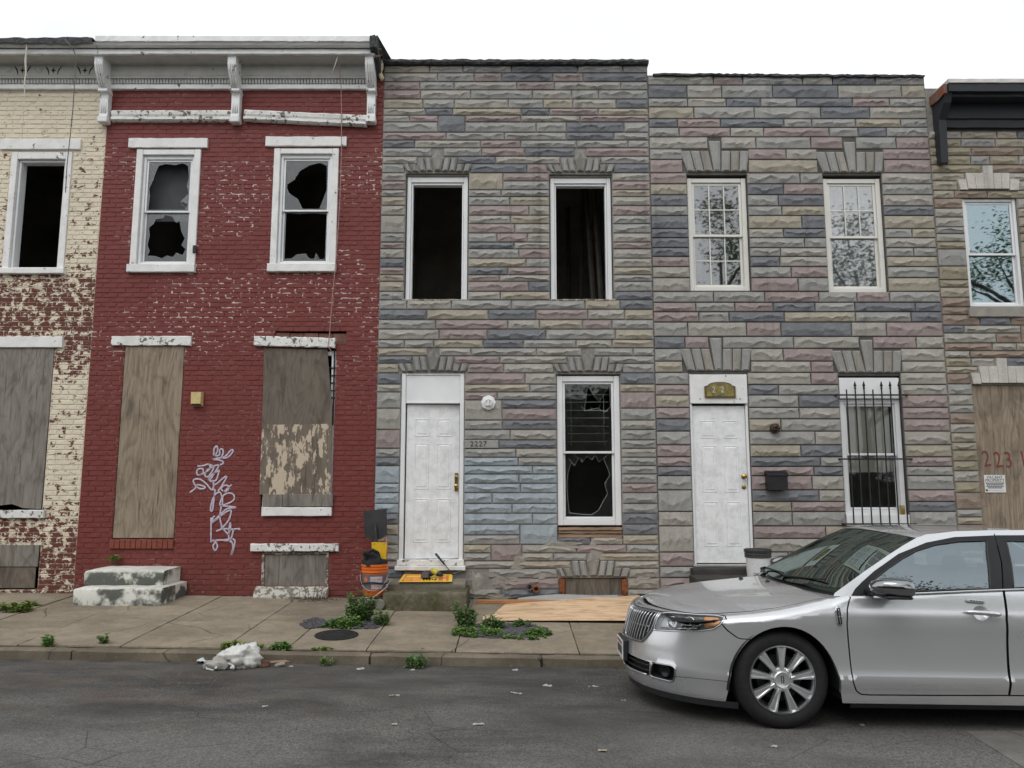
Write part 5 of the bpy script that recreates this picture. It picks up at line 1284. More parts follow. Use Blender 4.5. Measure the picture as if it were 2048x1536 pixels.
    for k in range(9):
        s = .052+.0305*k; lo_, hi_ = None, None
        qs = [q for q in [.46+.004*i for i in range(65)] if inpoly((s+.0, q), GRIL)]
        if len(qs) < 4: continue
        a, c_ = qs[0], qs[-1]; mq = (a+c_)/2
        MB().tube([SP(s-.012*(1-t), a+(c_-a)*t, .000-.010*math.sin(t*math.pi*2)*0) for t in [i/8 for i in range(9)]], .0068, 6).build('grille_bar', SATIN, gl_, smooth=True, local=True)
    MB().tube([SP(.05+.03*i, .582+.002*i, -.004) for i in range(9)], .005, 6).build('grille_rail', SATIN, gl_, smooth=True, local=True)
    # fog lamp pocket and lower intake
    fg = part('fog_lamp', car); fg.parent = car; fg.matrix_parent_inverse = Matrix.Identity(4); WORLD[fg.name] = _mw(car)
    patch(offset(FOG, .003), -.055, BLKPL, 'pocket', fg)
    dl = [tuple(p) for p in dens([Vector(p) for p in offset(FOG, .002)], .03)]; n = len(dl)
    MB().add([SP(s, q, .0) for s, q in dl]+[SP(s, q, -.056) for s, q in dl], [(k, (k+1) % n, n+(k+1) % n, n+k) for k in range(n)]).build('pocket_wall', BLKPL, fg, smooth=True, local=True)
    rim_ = [SP(s, q, .002) for s, q in dl]; MB().tube(rim_+[rim_[0]], .006, 6).build('pocket_trim', SATIN, fg, smooth=True, local=True)
    c0 = SP(.42, .305, -.045); ax = (SP(.42, .305, 0)-c0).normalized(); a = Vector((0, 0, 1)); b_ = ax.cross(a).normalized(); mbl = MB()
    for (rr, hh) in ((.042, .0), (.042, .022), (.034, .024), (.03, .012), (.001, .016)):
        for k in range(18): t = 2*math.pi*k/18; mbl.v.append(tuple(c0+ax*hh+(a*math.cos(t)+b_*math.sin(t))*rr))
    mbl.f = [(i*18+k, i*18+(k+1) % 18, (i+1)*18+(k+1) % 18, (i+1)*18+k) for i in range(4) for k in range(18)]; mbl.build('lamp', GLOSSB, fg, smooth=True, local=True)
    patch([(max(-.0, s), q) for s, q in offset(INTK, .003)], -.05, BLKPL, 'intake', car)
    dl = [tuple(p) for p in dens([Vector((max(0, p[0]), p[1])) for p in INTK], .04)]; n = len(dl)
    MB().add([SP(s, q, .0) for s, q in dl]+[SP(s, q, -.051) for s, q in dl], [(k, (k+1) % n, n+(k+1) % n, n+k) for k in range(n)]).build('intake_wall', BLKPL, car, smooth=True, local=True)
    for q in (.285, .325): MB().tube([SP(.0+.031*i, q, -.012) for i in range(11)], .006, 6).build('intake_slat', BLKPL, car, smooth=True, local=True)
    MB().tube([SP(.0+.03*i, .253+.0006*i, .004) for i in range(11)], .006, 6).build('intake_trim', PAINT, car, smooth=True, local=True)
    # black valance below the bumper, sill edge
    MB().grid(lambda u, v: tuple(SP(.0+.79*u, .166, -.003-.012*v)+Vector((0, 0, -.052*v))), 24, 3).build('valance', BLKPL, car, smooth=True, local=True, fix=False)
    MB().grid(lambda u, v: tuple(SP(1.42+1.83*u, .19, -.004-.03*v)+Vector((0, 0, -.05*v))), 12, 2).build('sill_edge', BLKPL, car, smooth=True, local=True, fix=False)
    # rolled lip of the two wheel openings and the liners behind
    for cx in (AX, RX):
        ap = arch_pts(cx)
        MB().add([SP(s, q, .0) for s, q in ap]+[SP(s, q, -.030) for s, q in ap], [(k, k+1, len(ap)+k+1, len(ap)+k) for k in range(len(ap)-1)]).build('wheel_arch_lip', PAINT, car, smooth=True, local=True, fix=False)
        mbl = MB()
        for yy in (-.86, -.50):
            for k in range(25): t = math.pi*k/24; mbl.v.append((cx-(AA+.015)*math.cos(t), yy*sg, AZ+(AB+.012)*math.sin(t)))
        mbl.f = [(k, k+1, 25+k+1, 25+k) for k in range(24)]+[tuple(range(25, 50))]; mbl.build('wheel_liner', VOID, car, smooth=60, local=True, fix=False)

# ---- bonnet, windscreen, roof, cabin sides
def ws_edge(v):
    t = [(0, 1.425, .940), (.25, 1.607, 1.052), (.53, 1.806, 1.165), (.76, 1.925, 1.228), (1, 2.043, 1.284)]
    x = interp([(a, b_) for a, b_, _ in t], v); z = interp([(a, c_) for a, _, c_ in t], v); return GH(x, z)
def ws(u, v):
    x, y, z = ws_edge(v); k = 1-(2*u-1)**2
    return (x-(.17*(1-v)+.11*v)*k, y*(1-2*u), z+(-.022*(1-v)+.032*v)*k+.02*math.sin(math.pi*v)*k)
hrear = lambda y: 1.185+.205*(y/.80)**2
ed = [top_edge(s) for s in [1.36*k/60 for k in range(61)]]
near_edge = [(x+.004, y+.004) for x, y, z in ed if x < hrear(y)-.01]
rear = [(hrear(y), y) for y in [near_edge[-1][1]*(1-2*k/20) for k in range(21)]]
hoodp = near_edge+rear[1:-1]+[(x, -y) for x, y in near_edge[::-1]]
hcache = {}
HT = []
for k in range(141):
    e = top_edge(1.58*k/140); HT.append((e[0], -e[1], e[2]))
def hood_fast(x, y):
    lo, hi = 0, 140
    while hi-lo > 1:
        m_ = (lo+hi)//2
        if HT[m_][0] < x: lo = m_
        else: hi = m_
    a, b_ = HT[lo], HT[hi]; t = max(0, min(1, (x-a[0])/max(1e-6, b_[0]-a[0]))); ye = max(.05, a[1]+(b_[1]-a[1])*t); ze = a[2]+(b_[2]-a[2])*t
    q = min(1, abs(y)/ye); zc = interp(HOODC, x)
    z = ze+(zc-ze)*(1-q**2.4)
    # two pressed lines that fan out from the grille
    yl = .20+.26*min(1, x/1.2); z += .010*(1/(1+math.exp(-(yl-abs(y))/.022))-.0)*min(1, max(0, (x-.16)/.25))*(1-q**4)
    return x, y, z
hd = cut_surface(hood_fast, [tuple(p) for p in hoodp], [], .04, Vector((.8, 0, -3)))
panel('bonnet', hd['rest'], PAINT, car)
MB().grid(lambda u, v: (lambda x, y: (x, y, hood_fast(x, y)[2]-.03))(.25+1.1*u, -.78+1.56*v), 12, 12).build('bonnet_underlay', VOID, car, local=True, fix=False)  # black sheet added under the bonnet so its gap reads dark
MB().grid(lambda u, v: (lambda y: (hrear(y)+.003+(ws(.5-.5*y/.80, 0)[0]-hrear(y)+.03)*v, y, hood_fast(hrear(y), y)[2]-.012+.022*v-.02*math.sin(math.pi*v)))(-.80+1.6*u), 24, 5).build('cowl', BLKPL, car, smooth=True, local=True, fix=False)
wsc = MB(); wsc.grid(lambda u, v: ws(u, v), 28, 16); wsc.build('windscreen', WGLASS, car, smooth=True, local=True, fix=False)
for (ua, ub, va, vb) in ((.0, .022, 0, 1), (.978, 1, 0, 1), (.0, 1, .945, 1), (0, 1, 0, .07)):
    MB().grid(lambda u, v: (lambda p: (p[0]+.004, p[1], p[2]-.005))(ws(ua+(ub-ua)*u, va+(vb-va)*v)), 24, 8).build('windscreen_border', GLOSSB, car, smooth=True, local=True, fix=False)
RAIL = [(2.043, 1.284), (2.121, 1.309), (2.337, 1.334), (2.6, 1.345), (2.86, 1.350), (3.1, 1.338), (3.35, 1.300)]
def roof(u, v):
    x = 2.043+1.307*v; z = interp(RAIL, x); y = GH(x, z)[1]; k = 1-(2*u-1)**2
    return (x-.11*k*(1-v)+.06*k*v, y*(1-2*u), z+(.032*(1-v)**3+.004)*k)
MB().grid(roof, 20, 26).build('roof', PAINT, car, smooth=True, local=True, fix=False)
def rearw(u, v):
    a, b_ = roof(u, 1), None; k = 1-(2*u-1)**2
    x = a[0]+.62*v+.06*k*v; return (x, a[1]*(1+.12*v), a[2]-.33*v-.03*math.sin(math.pi*v)*0)
MB().grid(rearw, 16, 8).build('rear_window', CGLASS, car, smooth=True, local=True, fix=False)
MB().grid(lambda u, v: (lambda p: (p[0]+(top_edge(s_end)[0]-.0-p[0])*v*(1-.12*(2*u-1)**2), p[1]*(1+.10*v-.1*v*v), p[2]+(.965-p[2])*v+.03*math.sin(math.pi*v)))(rearw(u, 1)), 16, 10).build('boot_lid', PAINT, car, smooth=True, local=True, fix=False)
BELT = [(1.36, .886), (1.44, .886), (1.475, .885), (1.6, .893), (2.0, .916), (2.53, .943), (3.3, .973), (3.9, .99)]
ghout = BELT+[(4.0, .995), (3.9, 1.05), (3.6, 1.20), (3.35, 1.300), (3.1, 1.338), (2.86, 1.350), (2.6, 1.345), (2.337, 1.334), (2.121, 1.309), (2.043, 1.284), (1.925, 1.228), (1.806, 1.165), (1.607, 1.052), (1.425, .940), (1.37, .905)]
FRM = [(1.476, .84), (1.482, .895), (1.515, .936), (1.576, .985), (1.674, 1.055), (1.876, 1.172), (2.101, 1.252), (2.321, 1.293), (2.623, 1.309), (2.837, 1.313), (3.08, 1.298), (3.33, 1.235), (3.56, 1.12), (3.66, 1.02), (3.66, .84)]
GLF = [(1.640, .905), (1.667, 1.005), (1.770, 1.071), (1.897, 1.143), (2.016, 1.198), (2.165, 1.240), (2.345, 1.265), (2.545, 1.273), (2.512, 1.184), (2.482, 1.071), (2.447, .952), (2.189, .942), (1.873, .925)]
SAIL = [(1.500, .897), (1.535, .925), (1.667, 1.000), (1.655, .95), (1.640, .905)]
GLR = [(2.683, 1.275), (2.654, 1.123), (2.611, .960), (3.0, .978), (3.40, .992), (3.44, 1.05), (3.30, 1.18), (3.08, 1.252), (2.85, 1.272)]
BS = strip([(2.622, 1.32), (2.607, 1.248), (2.587, 1.122), (2.526, .93)], .008)
gh = cut_surface(GH, ghout, [('front_glass', GLF), ('', BS), ('rear_glass', GLR), ('window_frame', FRM)], .04, IN)
for flip in (False, True):
    sg = -1 if flip else 1
    panel('cabin_side', gh['rest'], PAINT, car, flip); panel('window_frame', gh['window_frame'], GLOSSB, car, flip, .003)
    panel('side_window', gh['front_glass'], CGLASS, car, flip, -.004); panel('side_window', gh['rear_glass'], CGLASS, car, flip, -.004)
    def GP(x, z, off=0): p = GH(x, z); return (p[0], (p[1]-off)*sg, p[2])
    MB().tube([GP(x, interp(BELT, x)+.004, .008) for x in [1.66+.09*k for k in range(22)]], .0075, 6).build('belt_moulding', CHROME, car, smooth=True, local=True)
    for pl in (GLF, GLR): MB().tube([GP(x, z, .002) for x, z in [tuple(p) for p in dens([Vector(p) for p in pl], .05)]+[pl[0]]], .006, 6).build('window_gasket', BLKPL, car, smooth=True, local=True)
    MB().prism([(x, z) for x, z in SAIL], 0, .02).build('mirror_sail', BLKPL, car, local=True, m=Matrix.Translation((0, sg*(-.862), 0))) if False else None
    # door mirror: shell, black lower half, arm
    mr = part('door_mirror', car); mr.parent = car; mr.matrix_parent_inverse = Matrix.Identity(4); WORLD[mr.name] = _mw(car)
    secs = [(1.535, .020, .95, .990), (1.560, .050, .935, 1.010), (1.605, .085, .922, 1.024), (1.665, .108, .916, 1.030), (1.735, .118, .914, 1.030), (1.768, .118, .916, 1.026), (1.780, .108, .922, 1.016)]
    mbm = MB(); mbk = MB(); nn = 18
    for (x, w_, z0, z1) in secs:
        for k in range(nn):
            t = 2*math.pi*k/nn; cx_, sx_ = math.cos(t), math.sin(t); e = .55
            yy = -1.005-.0*w_+math.copysign(abs(cx_)**e, cx_)*w_; zz = (z0+z1)/2+math.copysign(abs(sx_)**e, sx_)*(z1-z0)/2
            mbm.v.append((x, yy*sg, zz))
    mbm.f = [(i*nn+k, i*nn+(k+1) % nn, (i+1)*nn+(k+1) % nn, (i+1)*nn+k) for i in range(len(secs)-1) for k in range(nn)]+[tuple(range(nn))]
    mbm.build('shell', mat('dark_chrome', (.34, .35, .36), (.30, .31, .32), 20, .12, 1), mr, smooth=50, local=True)
    mbk.box(1.60, 1.772, (-1.105)*sg, (-.905)*sg, .902, .922, .008); mbk.build('lower_shell', BLKPL, mr, local=True)
    MB().box(1.762, 1.768, -1.095*sg, -.915*sg, .926, 1.000, .002).build('mirror_glass', GLOSSB, mr, local=True)
    MB().tube([(1.60, -.83*sg, .925), (1.625, -.90*sg, .930), (1.66, -.96*sg, .945)], [.030, .026, .030], 10).build('arm', BLKPL, mr, smooth=True, local=True)
    # wheels
    for cx in (AX-.010, RX):
        wh = part('wheel', car); wh.parent = car; wh.matrix_parent_inverse = Matrix.Identity(4); WORLD[wh.name] = _mw(car)
        yo = -.828*sg; c0 = (cx, yo, .326); si = sg
        R_ = .326; rr = .2255
        MB().lathe([(rr-.004, .030*si), (rr+.002, .006*si), (rr+.012, .002*si), (.265, -.004*si), (.292, .002*si), (.312, .016*si), (.3235, .034*si), (R_, .05*si), (R_, .085*si), (R_-.005, .088*si), (R_-.005, .094*si), (R_, .097*si), (R_, .12*si), (R_-.005, .123*si), (R_-.005, .129*si), (R_, .132*si), (R_, .165*si), (.32, .185*si), (.29, .205*si), (rr, .205*si)], c0, 'Y', 64, cap=False).build('tyre', RUBBER, wh, smooth=35, local=True)
        rm = MB().lathe([(rr+.003, .010*si), (rr, .000), (rr-.007, -.001*si), (rr-.010, .008*si), (rr-.018, .016*si), (rr-.022, .06*si), (rr-.03, .17*si), (rr, .19*si)], c0, 'Y', 64, cap=False).build('rim', SATIN, wh, smooth=40, local=True)
        MB().lathe([(.001, .090*si), (.155, .090*si), (.16, .10*si), (.16, .12*si)], c0, 'Y', 40, cap=False).build('brake_disc', mat('brake_steel', (.06, .058, .055), (.04, .038, .036), 40, .5, .8), wh, smooth=30, local=True)
        MB().lathe([(.17, .125*si), (.001, .125*si)], c0, 'Y', 32, cap=False).build('wheel_back', VOID, wh, local=True)
        for k in range(9):
            a = math.pi/2+2*math.pi*k/9
            def q(r, w, y): return (cx+math.cos(a)*r-math.sin(a)*w, yo+y*si, .326+math.sin(a)*r+math.cos(a)*w)
            v = []
            for (r, w, ye, yc) in ((.062, .013, .010, .006), (.095, .0165, .007, .006), (.15, .022, .004, .011), (.214, .031, .002, .014)):
                v += [q(r, -w-.004, ye+.030), q(r, -w, ye), q(r, -w*.62, ye-.0005), q(r, -w*.30, yc), q(r, w*.30, yc), q(r, w*.62, ye-.0005), q(r, w, ye), q(r, w+.004, ye+.030)]
            mbs = MB(); mbs.add(v, [(i*8+j, i*8+j+1, (i+1)*8+j+1, (i+1)*8+j) for i in range(3) for j in range(7)]+[tuple(range(8)), tuple(24+j for j in range(8))])
            mbs.build('spoke', CHROME if False else mat('bright_alloy', (.80, .81, .82), (.72, .73, .74), 12, .30, .9), rm, local=True)
        MB().lathe([(.085, .045*si), (.080, .020*si), (.060, .014*si), (.055, .006*si), (.050, .002*si), (.046, .004*si), (.0, .004*si)], c0, 'Y', 32, cap=False).build('hub', MATS['bright_alloy'], rm, smooth=40, local=True)
        for dx in (-.004, .004): MB().box(cx+dx*1.6-.0022, cx+dx*1.6+.0022, (yo+.0035*si), (yo+.0005*si), .326-.026, .326+.026).build('emblem', GLOSSB, rm, local=True)
        MB().box(cx-.014, cx+.014, yo+.0025*si, yo-.0002*si, .3245, .3275).build('emblem', CHROME, rm, local=True)
        for k in range(9):
            a = math.pi/2+2*math.pi*(k+.5)/9
            MB().lathe([(.0075, .03*si), (.0075, .014*si), (.004, .011*si), (0, .011*si)], (cx+math.cos(a)*.066, yo, .326+math.sin(a)*.066), 'Y', 6).build('wheel_nut', SATIN, rm, local=True) if k % 2 == 0 else None
# chassis, cabin
un = MB(); un.box(.42, .60, -.50, .50, .18, .55); un.box(1.40, 3.25, -.82, .82, .19, .42); un.box(.6, 1.4, -.48, .48, .19, .60); un.box(3.25, 4.05, -.48, .48, .22, .6); un.box(4.05, 4.40, -.55, .55, .24, .6); un.box(.24, .42, -.30, .30, .2, .60)
un.build('underbody', VOID, car, local=True)
MB().box(1.36, 1.42, -.74, .74, .4, .86).build('bulkhead', VOID, car, local=True)
da = MB(); da.extrude_x([(-.74, .55), (-.74, .84), (-.70, .88), (.70, .88), (.74, .84), (.74, .55)], 1.42, 1.82, 4); da.build('dashboard', TRIMIN, car, local=True)
MB().box(1.85, 3.2, -.76, -.70, .42, .86, .01).build('door_card', TRIMIN, car, local=True); MB().box(1.85, 3.2, .70, .76, .42, .86, .01).build('door_card', TRIMIN, car, local=True)
for yy in (-.37, .37):
    for (xb, nm) in ((2.28, 'front_seat'), (3.05, 'rear_seat')):
        st = part(nm, car); st.parent = car; st.matrix_parent_inverse = Matrix.Identity(4); WORLD[st.name] = _mw(car)
        MB().box(xb-.45, xb+.10, yy-.25, yy+.25, .42, .60, .05).build('cushion', SEAT, st, smooth=50, local=True)
        bk = MB(); bk.grid(lambda u, v: (xb+.02+.16*v+.05*math.cos((u-.5)*3.0), yy-.25+.5*u, .55+.47*v), 8, 6); bk.grid(lambda u, v: (xb+.12+.16*v, yy-.25+.5*u, .55+.47*v), 8, 6); bk.build('backrest', SEAT, st, smooth=True, local=True, fix=False)
        hr = MB()
        for (z, w_, d_) in ((.985, .06, .03), (1.0, .115, .045), (1.06, .13, .055), (1.12, .12, .05), (1.145, .08, .03)):
            for k in range(14): t = 2*math.pi*k/14; hr.v.append((xb+.18+d_*math.cos(t), yy+w_*math.copysign(abs(math.sin(t))**.7, math.sin(t)), z))
        hr.f = [(i*14+k, i*14+(k+1) % 14, (i+1)*14+(k+1) % 14, (i+1)*14+k) for i in range(4) for k in range(14)]+[tuple(range(14)), tuple(56+k for k in range(14))]
        hr.build('headrest', SEAT, st, smooth=True, local=True)
sw_ = part('steering_wheel', car); sw_.parent = car; sw_.matrix_parent_inverse = Matrix.Identity(4); WORLD[sw_.name] = _mw(car)
MB().tube([(1.86+.075*math.sin(t), -.37+.185*math.cos(t), .86+.165*math.sin(t)) for t in [2*math.pi*k/28 for k in range(29)]], .015, 8).build('rim', BLKPL, sw_, smooth=True, local=True)
MB().box(1.82, 1.87, -.45, -.29, .81, .90, .02).build('hub', BLKPL, sw_, local=True)
MB().box(1.86, 1.885, -.13, .13, 1.185, 1.25, .012).build('rear_view_mirror', BLKPL, car, local=True)
MB().grid(lambda u, v: (2.05+1.25*v, -.56+1.12*u, 1.305+.02*math.sin(math.pi*u)), 6, 6).build('headlining', mat('headlining', (.45, .45, .42), None, 9, .9), car, local=True, fix=False)
for (x0_, y0_, x1_, y1_) in ((1.30, -.52, 1.50, .02), (1.27, .10, 1.50, .62)):
    a = Vector(ws(.5-.5*y0_/.80, .02)); b_ = Vector(ws(.5-.5*y1_/.80, .06))
    MB().tube([a+Vector((-.05, 0, .012)), a+Vector((0, .06, .018)), b_+Vector((-.01, 0, .016))], [.013, .009, .006], 6).build('wiper', BLKPL, car, local=True)
for xx, yy in ((1.0, .18), (1.12, -.12)): MB().tube([(xx, yy, hood_fast(xx, yy)[2]-.004), (xx+.01, yy, hood_fast(xx, yy)[2]+.008), (xx+.03, yy, hood_fast(xx, yy)[2]+.004)], [.010, .012, .006], 6).build('washer_jet', BLKPL, car, local=True)
# number plate on the nose
npz = part('number_plate', car); npz.parent = car; npz.matrix_parent_inverse = Matrix.Identity(4); WORLD[npz.name] = _mw(car)
MB().box(-.004, .030, -.165, .165, .300, .455, .006).build('plate_holder', BLKPL, npz, local=True)
MB().box(-.012, -.005, -.152, .152, .310, .448, .002).build('plate', mat('plate_white', (.66, .67, .66), (.55, .56, .55), 9, .4), npz, local=True)
MB().box(-.0135, -.0122, -.12, .12, .418, .434).build('plate_band', mat('plate_band', (.35, .05, .05), None, 9, .5), npz, local=True)
for k in range(6): MB().box(-.0135, -.0122, -.115+.04*k, -.090+.04*k, .34, .40).build('plate_mark', BLKPL, npz, local=True)
fr = thing('air_freshener', CAR_AT+Vector((1.87, -.02, 1.08)), 'turquoise air freshener hanging from the mirror inside the silver car', 'air freshener')
px = CAR_AT.x+1.87; py_ = CAR_AT.y-.02; pz_ = CAR_AT.z+1.03
TEAL = mat('turquoise_card', (.03, .30, .36), (.03, .22, .28), 9, .6)
MB().prism([(px-.02, pz_-.06), (px+.03, pz_-.05), (px+.035, pz_+.01), (px+.012, pz_+.06), (px-.012, pz_+.05), (px-.03, pz_)], py_, py_+.006).build('card', TEAL, fr)
MB().tube([(px, py_+.003, pz_+.05), (px, py_+.003, pz_+.13)], .0015, 4).build('string', BLKPL, fr)
# ================================================================ doorsteps
def worn_block(x0, x1, y0, y1, z0, z1, r, jit, seed):
    "stone block with rounded, knocked arrises"
    rnd = random.Random(seed); mb = MB(); nx = max(6, int((x1-x0)/.08)); prof = [(y1, z0), (y0+.004, z0), (y0, z0+.02), (y0, (z0+z1)/2), (y0, z1-r), (y0+r*.3, z1-r*.3), (y0+r, z1), ((y0+y1)/2, z1+.003), (y1, z1)]
    m_ = len(prof); v = []
    for k in range(nx+1):
        u = k/nx; e = 1 if k in (0, nx) else 0; x = x0+(x1-x0)*u
        for (y, z) in prof: v.append((x+rnd.uniform(-jit, jit)*.4, y+rnd.uniform(-jit, jit)+e*.008*(y < y0+r), z+rnd.uniform(-jit, jit)*(z > z0+.01)-e*.010*(z > z1-r)))
    mb.add(v, [(k*m_+i, k*m_+(i+1) % m_, (k+1)*m_+(i+1) % m_, (k+1)*m_+i) for k in range(nx) for i in range(m_)]+[tuple(range(m_)), tuple(nx*m_+i for i in range(m_))])
    return mb
m, nt, b = nodes('painted_marble'); p = pos(nt)
base = mix(nt, ramp(nt, tnoise(nt, p, 3, 6, .6), (.3, 0.0), (.7, 1.0)), (.72, .72, .66), (.60, .60, .54))
up_ = nd(nt, 'SeparateXYZ', {0: nd(nt, 'NewGeometry').outputs['Normal']}).outputs[2]
grime = math_(nt, 'ADD', math_(nt, 'MULTIPLY', tnoise(nt, pos(nt, (1, 1, 1.3)), 3.2, 3, .5), .62), math_(nt, 'MULTIPLY', tnoise(nt, pos(nt, (1.2, 1.2, 1)), 11, 7, .7), .38))
tread = ramp(nt, up_, (.3, 1.0), (.8, .25))      # rain and feet keep the treads cleaner
k_ = math_(nt, 'MULTIPLY', ramp(nt, grime, (.44, 0.0), (.53, .95)), tread)
base = mix(nt, k_, base, (.065, .07, .06)); base = mix(nt, ramp(nt, tnoise(nt, pos(nt, (1, 1, 3)), 40, 5, .7), (.55, 0.0), (.75, .5)), base, (.25, .25, .22))
col(nt, b, base); b.inputs['Roughness'].default_value = .75; bump(nt, b, tnoise(nt, p, 50, 5, .7), .5, .006); MARB = m
ms = thing('marble_doorstep', (-4.72, 9.7, walk_z(-4.7, 9.7)), 'two white painted marble steps with black stains below the boarded red house door', 'doorstep')
x0, x1 = -5.16, -4.16
zb = walk_z(-4.7, 9.5)-.05; zl = Zp(1168, 9.30); zu = Zp(1131, 9.52)
worn_block(Xp(146, 1188, 9.27), Xp(322, 1188, 9.27), 9.27, 9.99, zb, Zp(1176, 9.27), .035, .005, 1).build('step', MARB, ms, smooth=45)
worn_block(Xp(168, 1150, 9.50), Xp(326, 1150, 9.50), 9.50, 9.993, Zp(1176, 9.27)+.001, Zp(1140.5, 9.50), .040, .005, 2).build('step', MARB, ms, smooth=45)
cs = thing('concrete_doorstep', (-1.05, 9.6, walk_z(-1, 9.6)), 'two mossy concrete steps below the open white door', 'doorstep')
zlow = Zp(1186, 9.22); zup = Zp(1164, 9.58)
worn_block(Xp(765, 1210, 9.22), Xp(932, 1210, 9.22), 9.22, 9.975, walk_z(-1, 9.3)-.06, zlow, .022, .004, 3).build('step', MOSSY, cs, smooth=45)
worn_block(Xp(777, 1172, 9.55), Xp(930, 1172, 9.55), 9.55, 9.975, zlow+.001, zup, .022, .004, 4).build('step', STEPTOP, cs, smooth=45)
ds = thing('dark_doorstep', (2.7, 9.6, walk_z(2.7, 9.6)), 'blackened stone step below the closed white door, behind the car', 'doorstep')
BLKST = mat_conc('blackened_step', (.06, .058, .054), (.035, .033, .031))
worn_block(gd[0]-.06, gd[1]+.03, 9.78, 9.985, Zp(1152, 9.78)-.4, Zp(1137, 9.78), .02, .005, 5).build('step', BLKST, ds, smooth=45)
worn_block(gd[0]-.12, gd[1]+.10, 9.42, 9.775, walk_z(2.7, 9.5)-.06, Zp(1156, 9.42), .02, .005, 6).build('step', BLKST, ds, smooth=45)

# ================================================================ small fixtures on the walls
yb = thing('yellow_wall_box', (Xp(396, 798), 9.95, Zp(798)), 'pale yellow plastic box fixed to the red wall beside the boarded door', 'wall box')
x0, x1, z0, z1 = rect(386, 785, 407, 813)
mb = MB(); mb.add([(x0, 10, z0), (x1, 10, z0), (x1, 10, z1), (x0, 10, z1), (x0+.006, 9.92, z0+.03), (x1-.006, 9.92, z0+.03), (x1-.004, 9.915, z1-.004), (x0+.004, 9.915, z1-.004)], [(4, 5, 6, 7), (0, 1, 5, 4), (1, 2, 6, 5), (2, 3, 7, 6), (3, 0, 4, 7)])
mb.build('cover', mat('yellow_plastic', (.62, .50, .24), (.52, .41, .18), 14, .5), yb)
MB().box(x0+.02, x1-.02, 9.93, 9.97, z0+.004, z0+.016).build('lower_slot', BLACKMET, yb)
fl = thing('octagonal_light_fitting', (Xp(977, 806), 9.95, Zp(806)), 'white octagonal light fitting without a lamp, right of the open white door', 'light fitting')
mb = MB(); mb.lathe([(.098, .01), (.098, -.018), (.088, -.026), (.058, -.030), (.054, -.055), (.040, -.058), (.036, -.046), (0, -.046)], (Xp(977, 806), 9.975, Zp(806)), 'Y', 8, cap=False); mb.build('base', WHITE, fl)
MB().box(Xp(977, 806)-.012, Xp(977, 806)+.012, 9.905, 9.93, Zp(806)-.045, Zp(806)+.03, .005).build('socket_bridge', WHITE, fl, m=Matrix.Identity(4))
bf = thing('broken_wall_lamp', (Xp(1548, 857), 9.95, Zp(857)), 'tarnished bronze wall lamp stub beside the closed white door', 'wall lamp')
cx, cz = Xp(1548, 857), Zp(857)
MB().lathe([(.062, .02), (.062, -.02), (.045, -.035), (.03, -.05), (0, -.052)], (cx, 9.965, cz), 'Y', 20).build('back_plate', mat('bronze', (.10, .075, .055), (.05, .04, .03), 40, .4, .7), bf, smooth=50)
for k in range(5):
    a = k*1.25; MB().tube([(cx, 9.92, cz), (cx+.03*math.cos(a), 9.89, cz+.03*math.sin(a)), (cx+.055*math.cos(a), 9.91, cz+.05*math.sin(a))], .008, 6).build('bracket_arm', MATS['bronze'], bf, smooth=True)
mbx = thing('black_mailbox', (Xp(1553, 958), 9.92, Zp(958)), 'black metal mailbox hanging on the stone wall by the closed door', 'mailbox')
x0, x1, z0, z1 = rect(1534, 944, 1574, 980, 9.9)
MB().prism([(x0, z0+.01), (x0+.015, z0), (x1-.015, z0), (x1, z0+.01), (x1, z1-.03), (x0, z1-.03)], 9.87, 9.975).build('body', BLACKMET, mbx)
mb = MB(); mb.extrude_x([(9.855, z1-.045), (9.86, z1-.02), (9.965, z1+.02), (9.975, z1+.02), (9.975, z1-.028), (9.87, z1-.028)], x0-.008, x1+.008, 1); mb.build('lid', mat('black_gloss_metal', (.012, .013, .02), (.02, .02, .03), 20, .3, .2), mbx)
can = thing('yellow_can', (Xp(1805, 1010), 9.99, Zp(1018)), 'small yellow drinks can on the sill behind the iron guard', 'can')
MB().lathe([(.026, 0), (.031, .006), (.031, .105), (.026, .118), (.026, .120), (0, .119)], (Xp(1805, 1010), 10.015, Zp(1029.3)), 'Z', 18).build('body', mat('can_yellow', (.45, .33, .08), (.30, .24, .12), 14, .3, .5), can, smooth=40)
sg_ = thing('vacancy_notice', (Xp(1990, 967, 10.01), 10.015, Zp(967)), 'white printed notice on the boarded doorway at the right edge', 'notice')
x0, x1, z0, z1 = rect(1969, 950, 2011, 985, 10.012)
MB().box(x0, x1, 10.010, 10.0165, z0, z1, .001).build('sheet', mat('notice_white', (.70, .71, .70), (.62, .63, .62), 4, .5), sg_)
INK = mat('notice_ink', (.04, .042, .05), None, 9, .6); cx = (x0+x1)/2; hh = z1-z0
lettering('VACANT', .052, cx, 10.0093, z1-hh*.135, INK, sg_, .0005); lettering('PROPERTY', .052, cx, 10.0093, z1-hh*.31, INK, sg_, .0005)
MB().box(x0+.01, x1-.01, 10.0088, 10.0098, z1-hh*.405, z1-hh*.398).build('rule', INK, sg_)
for k in range(4):
    w = (x1-x0)*(.44, .40, .42, .34)[k]; z = z1-hh*(.47+.088*k); n = 9
    for j in range(n):
        a = cx-w+2*w*j/n; MB().box(a, a+2*w/n*.78, 10.0088, 10.0098, z-.006, z+.006).build('print_line', INK, sg_)
MB().box(x0+.03, x1-.03, 10.0088, 10.0098, z0+hh*.12, z0+hh*.125).build('rule', INK, sg_)
MB().lathe([(.014, 0), (.014, -.001), (0, -.001)], (x0+.022, 10.0098, z0+hh*.13), 'Y', 14).build('seal', INK, sg_)

